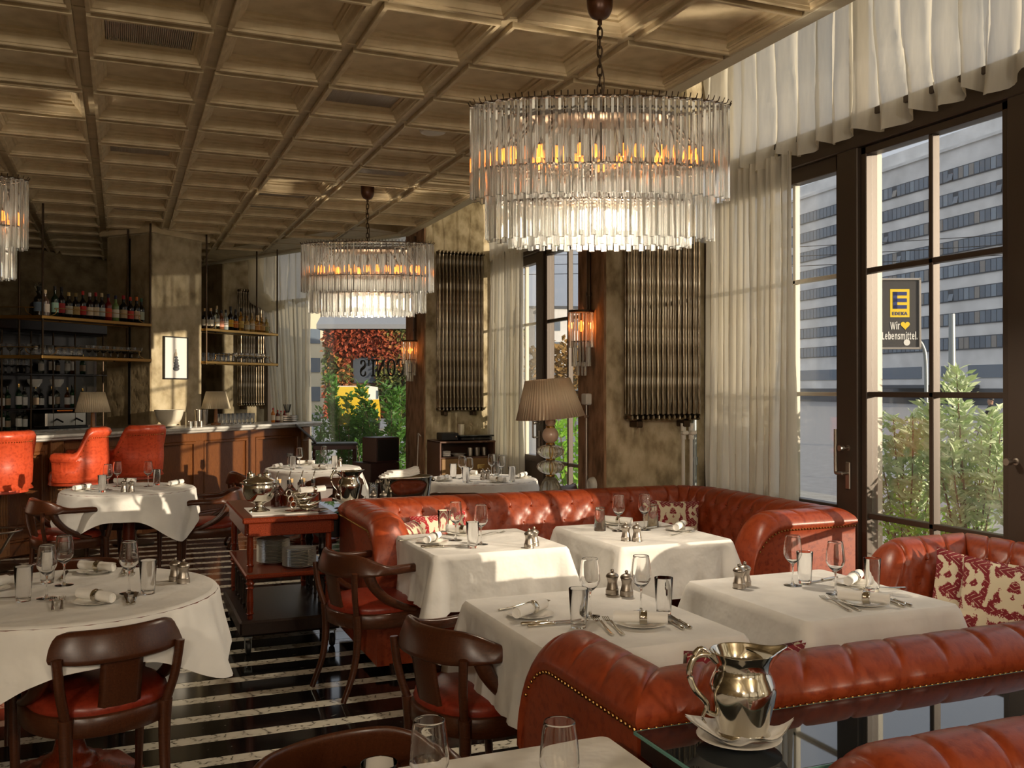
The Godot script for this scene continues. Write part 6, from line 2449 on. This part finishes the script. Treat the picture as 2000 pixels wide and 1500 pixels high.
func console(label: String, x0: float, x1: float, z0: float, z1: float, y: float, glass_label: String) -> void:
	var t := thing("console_table", label, "console table", Vector3((x0 + x1) / 2, 0, (z0 + z1) / 2), 0, "dark consoles behind the booths")
	var w := x1 - x0
	var d := absf(z1 - z0)
	part("tabletop", box_of(Vector3(0, y - 0.04, 0), Vector3(w, 0.05, d), 0.006), M.dark, t)
	part("apron", box_of(Vector3(0, y - 0.12, 0), Vector3(w - 0.04, 0.11, d - 0.04), 0.004), M.dark, t)
	for sx in [-1, 1]:
		for sz in [-1, 1]:
			var l := B.new()
			turned_leg(l, sx * (w / 2 - 0.05), sz * (d / 2 - 0.05), 0.0, y - 0.17, 0.026)
			part("leg", l, M.dark, t)
	var g := thing("glass_top", glass_label, "glass top", Vector3((x0 + x1) / 2, y - 0.015, (z0 + z1) / 2))
	part("sheet", box_of(Vector3(0, 0.005, 0), Vector3(w + 0.012, 0.008, d + 0.012), 0.001), M.table_glass, g)
	var e := B.new()
	for s in [-1.0, 1.0]:
		e.box(Vector3(s * (w / 2 + 0.0085), 0.0045, 0), Vector3(0.005, 0.0085, d + 0.02), 0.0012)
		e.box(Vector3(0, 0.0045, s * (d / 2 + 0.0085)), Vector3(w + 0.02, 0.0085, 0.005), 0.0012)
	part("polished_edge", e, mat("5f8f86", 0.1), g)


func service() -> void:
	# the serving trolley
	var t := thing("serving_trolley", "mahogany serving trolley on castors with turned legs", "trolley", Vector3(0.95, 0, -6.32))
	for k in [[0.81, 0.035, 0.57, 0.98], [0.47, 0.03, 0.53, 0.94]]:
		var b := B.new()
		b.box(Vector3(0, k[0] - k[1] / 2, 0), Vector3(k[2], k[1], k[3]), 0.008)
		part("top_board" if k[0] > 0.6 else "shelf", b, M.mahogany, t)
	var rim := B.new()
	for s in [-1.0, 1.0]:
		rim.box(Vector3(s * 0.255, 0.735, 0), Vector3(0.025, 0.08, 0.88), 0.004)
		rim.box(Vector3(0, 0.735, s * 0.455), Vector3(0.5, 0.08, 0.025), 0.004)
	part("apron", rim, M.mahogany, t)
	part("bottom_board", box_of(Vector3(0, 0.155, 0), Vector3(0.6, 0.09, 1.0), 0.012), M.dark, t)
	for sx in [-1, 1]:
		for sz in [-1, 1]:
			var l := B.new()
			turned_leg(l, sx * 0.235, sz * 0.435, 0.48, 0.775, 0.022)
			turned_leg(l, sx * 0.235, sz * 0.435, 0.2, 0.44, 0.022)
			part("leg", l, M.mahogany, t)
			var c := B.new()
			c.box(Vector3(sx * 0.25, 0.1, sz * 0.45), Vector3(0.05, 0.01, 0.06), 0.002)
			for q in [-0.018, 0.018]:
				c.box(Vector3(sx * 0.25 + q, 0.07, sz * 0.45 + 0.012), Vector3(0.004, 0.07, 0.035), 0.001)
			part("castor_fork", c, M.zinc, t)
			var wl := B.new()
			wl.xf = Transform3D(Basis(Vector3.BACK, PI / 2), Vector3(sx * 0.25 + 0.014, 0.04, sz * 0.45 + 0.02))
			wl.lathe(v2([0, 0, 0.034, 0, 0.04, 0.006, 0.04, 0.022, 0.034, 0.028, 0, 0.028]), 20)
			part("wheel", wl, M.black, t)
	for k in 5:
		for sx in [-1.0, 1.0]:
			var s := B.new()
			turned_leg(s, sx * 0.235, -0.28 + k * 0.14, 0.2, 0.44, 0.012)
			part("spindle", s, M.dark, t)
	var cl := B.new()
	cl.box(Vector3(0.93, 0.8125, -6.12), Vector3(0.4, 0.004, 0.42), 0.002)
	tag(part("tray_cloth", cl, M.napkin, self), "white folded cloth lying on the serving trolley's top", "cloth")
	for k in 2:
		var n: int = [16, 12][k]
		for i in n:
			tag(part("dinner_plate", plate_shape(0.105, 0.014), M.china, self, Vector3([0.9, 1.03][k], 0.471 + i * 0.0092, [-6.22, -6.02][k])), "white dinner plate in the %s stack on the trolley's shelf, %s" % [["back", "front"][k], "topmost" if i == n - 1 else "below the top"], "plate", "dinner plates in the %s trolley stack" % ["back", "front"][k])
	var bw := thing("silver_bowl", "large lidded silver punch bowl on a foot, left end of the trolley", "bowl", Vector3(0.80, 0.813, -6.12))
	var bb := B.new()
	bb.lathe(soft_profile([0.0, 0.0, 0.06, 0.0, 0.062, 0.008, 0.04, 0.02, 0.028, 0.035, 0.035, 0.05, 0.075, 0.07, 0.1, 0.11, 0.106, 0.15, 0.104, 0.17, 0.112, 0.175, 0.112, 0.182, 0.0, 0.182], 4), 32)
	part("bowl_body", bb, M.silver, bw)
	var ld := B.new()
	ld.lathe(soft_profile([0.104, 0.182, 0.1, 0.192, 0.07, 0.208, 0.03, 0.22, 0.012, 0.222, 0.012, 0.232, 0.0, 0.236], 4), 32)
	part("lid", ld, M.silver, bw)
	var kn := B.new()
	for x in [-0.05, 0.05]:
		kn.lathe(soft_profile([0.0, 0.2, 0.022, 0.2, 0.026, 0.215, 0.024, 0.235, 0.012, 0.238, 0.006, 0.25, 0.0, 0.252], 3), 16, Vector3(x, 0, -0.03))
	part("cruet_top", kn, M.silver, bw)
	for i in 7:
		var bt := thing("oil_bottle", "pourer bottle of %s on the trolley, %s" % ["red brown oil" if i < 6 else "amber oil", ["first of the front row", "second of the front row", "third of the front row", "fourth of the front row", "first of the back row", "second of the back row", "third of the back row"][i]], "bottle", Vector3(0.925 + (i % 4) * 0.078 + (0.03 if i > 3 else 0.0), 0.814, -6.25 - (0.1 if i > 3 else 0.0)), 0, "pourer bottles on the trolley")
		var gl := B.new()
		gl.lathe(soft_profile([0.0, 0.0, 0.033, 0.0, 0.036, 0.006, 0.036, 0.085, 0.03, 0.105, 0.014, 0.125, 0.012, 0.155, 0.0, 0.155], 3), 20)
		part("bottle_glass", gl, M.clear, bt)
		var oil := B.new()
		oil.lathe(v2([0.0, 0.008, 0.0335, 0.008, 0.0335, 0.083 - 0.004 * (i % 2), 0.0, 0.083 - 0.004 * (i % 2)]), 20)
		part("oil", oil, solid_glass("7a1f08" if i % 3 != 1 else "8a3a10", 0.45), bt)
		var ck := B.new()
		ck.lathe(v2([0.0, 0.15, 0.013, 0.15, 0.014, 0.175, 0.0, 0.175]), 12)
		part("cork", ck, mat("c9a878", 0.8) if i > 3 else M.black, bt)
		if i < 4:
			var po := B.new()
			po.tube(curve([0, 0.17, 0, 0.003, 0.2, 0, 0.012, 0.235, 0.004], 4), ramp(0.006, 0.003, 9), 8)
			part("pourer", po, M.silver, bt)
	tag(part("oval_dish", oval_dish(), M.silver, self, Vector3(1.07, 0.815, -5.99)), "shallow silver dish under the sauce boats on the trolley", "dish")
	for i in 3:
		var sb := thing("sauce_boat", "silver sauce boat %s on the trolley" % ["at the bottom of the heap", "in the middle of the heap", "on top of the heap"][i], "sauce boat", Vector3(1.07 - 0.012 * i, 0.822 + 0.034 * i, -6.0 - 0.035 * i), 12 + 6 * i, "silver sauce boats on the trolley")
		var s := B.new()
		var rows := []
		for k in [[0.3, 0.0], [0.45, 0.004], [0.8, 0.025], [1.0, 0.045], [0.97, 0.045], [0.75, 0.025], [0.4, 0.008], [0.001, 0.006]]:
			var ring := PackedVector3Array()
			for j in 33:
				var a := TAU * (j % 32) / 32
				var lip := exp(-pow(wrapf(a, -PI, PI) / 0.5, 2.0))
				ring.append(Vector3(cos(a) * 0.07 * k[0] + lip * 0.03 * k[0], k[1] + lip * 0.012 * k[0], sin(a) * 0.038 * k[0]))
			rows.append(ring)
		s.grid(rows)
		part("boat", s, M.silver, sb)
		var hd := B.new()
		var loop := PackedVector3Array()
		for j in 17:
			var a := TAU * j / 16
			loop.append(Vector3(-0.085 + cos(a) * 0.02, 0.038 + sin(a) * 0.02, 0))
		hd.tube(loop, 0.004, 8, false, Vector3.BACK)
		part("handle", hd, M.silver, sb)
	copy("np_set", make_napkin, "rolled white napkin lying across the sauce boats on the trolley", "napkin", Vector3(1.12, 0.918, -6.08), 24)
	# the console behind the large booth
	console("dark console table behind the large booth carrying lamp and ice bucket", 1.16, 3.3, -6.15, -6.72, 0.79, "glass sheet on the console behind the large booth")
	copy("pitcher", make_pitcher, "silver water pitcher on the far console, left of the ice bucket", "pitcher", Vector3(1.44, 0.806, -6.45), 8)
	tag(part("side_plate", plate_shape(0.1, 0.014), M.china, self, Vector3(1.44, 0.789, -6.45)), "white plate under the far silver pitcher", "plate")
	folded_napkin("white napkin folded under the far silver pitcher", Vector3(1.44, 0.801, -6.45), 40, 0.085)
	var ib := thing("ice_bucket", "wide polished silver ice bucket with ball handles behind the booth", "ice bucket", Vector3(1.83, 0.79, -6.42), 6)
	var rows := []
	for k in [[0.86, 0.0], [0.88, 0.01], [0.97, 0.13], [1.0, 0.17], [1.03, 0.175], [1.03, 0.182], [0.98, 0.182], [0.95, 0.13], [0.85, 0.015], [0.001, 0.012]]:
		var ring := PackedVector3Array()
		for j in 49:
			var a := TAU * (j % 48) / 48
			var c := cos(a)
			var s := sin(a)
			ring.append(Vector3(signf(c) * pow(absf(c), 0.55) * 0.18 * k[0], k[1], signf(s) * pow(absf(s), 0.7) * 0.12 * k[0]))
		rows.append(ring)
	var ibb := B.new()
	ibb.grid(rows)
	part("bucket", ibb, M.silver, ib)
	var ibh := B.new()
	for s in [-1.0, 1.0]:
		ibh.bar(Vector3(s * 0.17, 0.15, 0), Vector3(s * 0.2, 0.15, 0), 0.006, 8)
		ibh.ball(Vector3(s * 0.207, 0.15, 0), 0.016, 12)
	part("ball_handle", ibh, M.silver, ib)
	var tw := B.new()
	for k in 4:
		var q := PackedVector3Array()
		tw.xf = Transform3D(Basis(Vector3.UP, 0.12 * k - 0.1), Vector3(-0.03, 0.185 + 0.0, 0.0))
		tw.tube(curve([-0.13 + k * 0.012, 0.004 + k * 0.011, 0.05, -0.04, 0.006 + k * 0.011, 0.045, 0.06, 0.004 + k * 0.012, 0.03, 0.14, 0.02 + k * 0.012, 0.01], 4), ramp(0.012, 0.008, 13), 8, true, Vector3.UP, 3.6)
	var two := part("folded_cloth", tw, M.napkin, self, Vector3(1.8, 0.79, -6.4))
	tag(two, "white cloth folded over the rim of the silver ice bucket", "cloth")
	var tum := copy("tu_set", func() -> Node3D: return make_glass(tumbler_profile(0.135, 0.0345, 0.0265), "tumbler", true), "clear tumbler standing left of the ice bucket on the far console", "tumbler", Vector3(1.62, 0.79, -6.5))
	tum.visible = true
	for k in 2:
		copy("sp_set", make_mill, "small steel pepper mill on the far console, %s of two" % ["left", "right"][k], "pepper mill", Vector3(1.57 + k * 0.07, 0.79, -6.3), 0, "pepper mills on the far console")
	# the big table lamp
	var lp := thing("table_lamp", "large table lamp with tilted pleated shade and stacked glass balls", "lamp", Vector3(2.95, 0.79, -6.45))
	var bell := B.new()
	bell.lathe(soft_profile([0.0, 0.0, 0.085, 0.0, 0.088, 0.01, 0.08, 0.06, 0.055, 0.11, 0.03, 0.135, 0.0, 0.135], 4), 48, Vector3.ZERO, 16, 0.06)
	part("bell_base", bell, M.murano, lp)
	for y in [0.21, 0.325]:
		var d := B.new()
		d.lathe(soft_profile([0.0, y - 0.055, 0.03, y - 0.055, 0.085, y - 0.03, 0.104, y, 0.085, y + 0.03, 0.03, y + 0.05, 0.0, y + 0.05], 4), 64, Vector3.ZERO, 18, 0.09)
		part("ribbed_disc", d, M.murano, lp)
	for q in [[0.445, 0.062], [0.545, 0.041]]:
		var d := B.new()
		var prof := PackedVector2Array()
		for i in 13:
			var a := PI * i / 12 - PI / 2
			prof.append(Vector2(cos(a) * q[1], q[0] + sin(a) * q[1]))
		d.lathe(prof, 48, Vector3.ZERO, 20, 0.03)
		part("ball", d, M.blush, lp)
	var co := B.new()
	for y in [0.145, 0.265, 0.38, 0.505]:
		co.lathe(v2([0, y - 0.008, 0.03, y - 0.008, 0.034, y - 0.004, 0.034, y + 0.004, 0.03, y + 0.008, 0, y + 0.008]), 24)
	co.bar(Vector3(0, 0.1, 0), Vector3(0, 0.62, 0), 0.008, 8)
	co.bar(Vector3(-0.11, 0.585, 0.0), Vector3(-0.02, 0.585, 0.0), 0.008, 8)
	part("collar", co, M.gold, lp)
	var sh := B.new()
	pleated(sh, 0.255, 0.165, 0.285, 0.0, 60)
	var sho := part("lamp_shade", sh, M.shade, lp, Vector3(0, 0.575, 0))
	sho.rotation_degrees = Vector3(0, 0, 5.0)
	# the near console with the big silver pitcher
	console("dark console table between the two foreground booth backs", 1.12, 3.88, -1.95, -1.64, 0.785, "glass sheet reflecting the windows on the foreground console")
	tag(part("side_plate", plate_shape(0.095, 0.014), M.china, self, Vector3(1.29, 0.7855, -1.80)), "white plate under the foreground silver pitcher", "plate")
	folded_napkin("white napkin folded under the foreground silver pitcher", Vector3(1.29, 0.797, -1.80), 12, 0.085)
	copy("pitcher", make_pitcher, "large shiny silver water pitcher in the foreground at lower right", "pitcher", Vector3(1.30, 0.802, -1.80), -14).scale = Vector3(0.96, 0.88, 0.96)
	# sideboard by the middle pillar
	var sd := thing("sideboard", "brown sideboard with brass campaign handles below the middle radiator", "sideboard", Vector3(3.64, 0, -10.45))
	var cs := B.new()
	cs.span(Vector3(-0.335, 0.04, -0.24), Vector3(-0.315, 0.98, 0.24), 0.003)
	cs.span(Vector3(0.315, 0.04, -0.24), Vector3(0.335, 0.98, 0.24), 0.003)
	cs.span(Vector3(-0.335, 0.965, -0.24), Vector3(0.335, 0.985, 0.25), 0.003)
	cs.span(Vector3(-0.32, 0.04, -0.24), Vector3(0.32, 0.97, -0.22))
	cs.span(Vector3(-0.32, 0.79, -0.23), Vector3(0.32, 0.805, 0.24), 0.003)
	cs.span(Vector3(-0.32, 0.04, -0.23), Vector3(0.32, 0.08, 0.22))
	part("carcass", cs, mat("5a3a28", 0.4), sd)
	for k in 3:
		part("drawer", box_of(Vector3(0, 0.68 - 0.24 * k, 0.225), Vector3(0.62, 0.215, 0.03), 0.004), mat("8a6a42", 0.4, 0.2), sd)
		for x in [-0.16, 0.16]:
			var hb := B.new()
			hb.box(Vector3(x, 0.69 - 0.24 * k, 0.243), Vector3(0.09, 0.05, 0.006), 0.003)
			hb.tube(curve([x - 0.025, 0.69 - 0.24 * k, 0.248, x - 0.02, 0.672 - 0.24 * k, 0.252, x + 0.02, 0.672 - 0.24 * k, 0.252, x + 0.025, 0.69 - 0.24 * k, 0.248], 3), 0.004, 6)
			part("brass_handle", hb, M.gold, sd)
	var am := thing("amplifier", "small black audio box on the left of the sideboard", "audio box", Vector3(3.46, 0.987, -10.4))
	part("case", box_of(Vector3(0, 0.045, 0), Vector3(0.2, 0.085, 0.2), 0.006), M.black, am)
	part("knob", box_of(Vector3(0.07, 0.045, 0.105), Vector3(0.02, 0.02, 0.012), 0.004), M.steel, am)
	var rp := thing("record_player", "black record player with smoked lid on the sideboard", "record player", Vector3(3.77, 0.987, -10.42))
	part("plinth", box_of(Vector3(0, 0.02, 0), Vector3(0.38, 0.035, 0.3), 0.006), M.black, rp)
	var lidb := box_of(Vector3(0, 0.052, 0), Vector3(0.42, 0.02, 0.33), 0.006)
	part("lid", lidb, mat("1f2220", 0.05), rp)
	for k in 4:
		tag(part("stacked_cup", cup_shape(), M.cream, self, Vector3(3.66, 1.049 + k * 0.022, -10.5)), "pale cup in the little stack on the record player", "cup", "stacked cups on the record player")
	for k in 3:
		tag(part("note_block", box_of(Vector3(3.42, 0.82 + k * 0.02, -10.36), Vector3(0.09, 0.018, 0.12), 0.003), M.paper, self), "white note block in the sideboard's open shelf, %s of three" % ["bottom", "middle", "top"][k], "note block", "note blocks in the sideboard")
	for k in 3:
		var jar := B.new()
		jar.lathe(v2([0, 0, 0.035, 0, 0.035, 0.09, 0.03, 0.09, 0.03, 0.005, 0, 0.005]), 18)
		tag(part("grey_jar", jar, M.brushed, self, Vector3(3.73 + k * 0.09, 0.806, -10.4)), "grey jar in the sideboard's open shelf, %s of three" % ["left", "middle", "right"][k], "jar", "jars in the sideboard")
	tag(part("shallow_bowl", plate_shape(0.09, 0.03), M.china, self, Vector3(3.58, 0.806, -10.38)), "shallow white bowl in the sideboard's open shelf", "bowl")
	# loudspeaker boxes and the tray table by the shop window
	var s1 := thing("speaker_cabinet", "large dark brown cabinet standing at the foot of the shop window", "cabinet", Vector3(2.86, 0, -11.35), 20)
	part("case", box_of(Vector3(0, 0.345, 0), Vector3(0.42, 0.69, 0.4), 0.008), mat("2e1a16", 0.4), s1)
	part("foot", box_of(Vector3(0, 0.012, 0), Vector3(0.36, 0.024, 0.34), 0.004), M.black, s1)
	var s2 := thing("speaker_box", "dark brown loudspeaker box on top of the cabinet by the shop window", "loudspeaker", Vector3(2.93, 0.69, -11.38), 20)
	part("case", box_of(Vector3(0, 0.15, 0), Vector3(0.34, 0.3, 0.3), 0.006), mat("3c2420", 0.4), s2)
	part("front_cloth", box_of(Vector3(0, 0.15, 0.152), Vector3(0.3, 0.26, 0.01), 0.003), M.black, s2)
	var tt := thing("tray_table", "dark tray table with one leaf folded up before the shop window", "side table", Vector3(2.62, 0, -12.62), -10)
	var tb := B.new()
	tb.box(Vector3(0, 0.85, 0), Vector3(0.6, 0.025, 0.44), 0.006)
	part("tabletop", tb, M.dark, tt)
	var ap := B.new()
	for s in [-1.0, 1.0]:
		ap.box(Vector3(0, 0.81, s * 0.19), Vector3(0.54, 0.06, 0.02), 0.003)
		ap.box(Vector3(s * 0.27, 0.81, 0), Vector3(0.02, 0.06, 0.38), 0.003)
	part("apron", ap, mat("4a1c18", 0.3), tt)
	var fl := B.new()
	fl.xf = Transform3D(Basis(Vector3.BACK, -0.75), Vector3(-0.24, 0.87, 0))
	fl.box(Vector3(-0.18, 0.0, 0), Vector3(0.36, 0.022, 0.44), 0.006)
	part("raised_leaf", fl, M.dark, tt)
	for sx in [-1, 1]:
		for sz in [-1, 1]:
			var l := B.new()
			turned_leg(l, sx * 0.265, sz * 0.185, 0.0, 0.79, 0.02)
			part("leg", l, mat("3c1a16", 0.3), tt)


func cup_shape() -> B:
	var b := B.new()
	b.lathe(v2([0, 0, 0.03, 0, 0.038, 0.05, 0.036, 0.05, 0.028, 0.005, 0, 0.005]), 18)
	return b


func oval_dish() -> B:
	var b := B.new()
	b.xf = Transform3D(Basis().scaled(Vector3(1.35, 1, 0.9)), Vector3.ZERO)
	b.lathe(v2([0, 0, 0.08, 0, 0.1, 0.008, 0.1, 0.01, 0.078, 0.003, 0, 0.003]), 32)
	return b


func fittings() -> void:
	# framed print on the free pillar
	var turn := rad_to_deg(-atan2(BU.y, BU.x))
	var xf := Transform3D(Basis(Vector3.UP, -atan2(BU.y, BU.x)), Vector3(0.323, 0, -11.962))
	var t := thing("framed_print", "black framed print of stacked dark stones on the free pillar", "picture", xf * Vector3(0.36, 1.95, 0.016), turn)
	var w := 0.37
	var h := 0.5
	part("mount", box_of(Vector3.ZERO, Vector3(w, h, 0.012)), M.paper, t)
	var f := B.new()
	for s in [-1.0, 1.0]:
		f.box(Vector3(s * w / 2, 0, 0.006), Vector3(0.012, h + 0.012, 0.03), 0.002)
		f.box(Vector3(0, s * h / 2, 0.006), Vector3(w + 0.012, 0.012, 0.03), 0.002)
	part("frame", f, M.black, t)
	var p := B.new()
	for k in 5:
		p.xf = Transform3D(Basis().scaled(Vector3(1.0, 0.55, 1.0)), Vector3(0.005 + 0.006 * (k % 2), -0.13 + k * 0.034, 0.0075)) * Transform3D(Basis(Vector3.RIGHT, PI / 2), Vector3.ZERO)
		p.lathe(v2([0, 0, 0.052 - 0.006 * k, 0, 0.052 - 0.006 * k, 0.0012, 0, 0.0012]), 18)
	part("printed_stone", p, mat("55565c", 0.7), t)
	var q := B.new()
	q.xf = Transform3D(Basis(), Vector3(-0.002, 0.02, 0.0075))
	q.ext(v2([-0.03, -0.02, 0.02, -0.01, 0.025, 0.03, 0.012, 0.06, 0.012, 0.085, -0.004, 0.085, -0.004, 0.055, -0.03, 0.02]), 0.001)
	q.xf = Transform3D(Basis(), Vector3(-0.045, -0.06, 0.0075))
	q.ext(v2([0, 0, 0.008, 0, 0.012, 0.05, 0.02, 0.09, 0.012, 0.09, 0.002, 0.05]), 0.001)
	part("printed_figure", q, mat("b9ab98", 0.8), t)
	# small fixtures on the right pillar's side
	var bx := thing("wall_box", "small white box with a metal conduit on the right pillar's side", "junction box", Vector3(3.255, 1.5, -6.46))
	part("case", box_of(Vector3(0, 0.0, 0), Vector3(0.05, 0.085, 0.09), 0.008), M.white, bx)
	var cd := B.new()
	cd.bar(Vector3(0.0, -0.04, 0.0), Vector3(0.0, -1.46, 0.0), 0.012, 8)
	cd.box(Vector3(0.0, -0.13, 0), Vector3(0.02, 0.02, 0.05), 0.003)
	part("conduit", cd, M.brushed, bx)
	var sk := B.new()
	sk.xf = Transform3D(Basis(Vector3.BACK, PI / 2), Vector3(3.275, 0.86, -6.38))
	sk.lathe(soft_profile([0, 0, 0.055, 0, 0.058, 0.015, 0.05, 0.035, 0.03, 0.045, 0.03, 0.04, 0, 0.04], 3), 24)
	tag(part("wall_socket", sk, M.white, self), "round white surface socket low on the right pillar, above the booth", "socket")
	var cb := B.new()
	cb.tube(curve([3.262, 1.02, -10.8, 3.25, 1.05, -10.86, 3.262, 0.98, -10.9, 3.264, 0.6, -10.95, 3.262, 0.1, -10.95], 5), 0.006, 6)
	tag(part("white_cable", cb, M.white, self), "thin white cable hanging down the middle pillar's side", "cable")
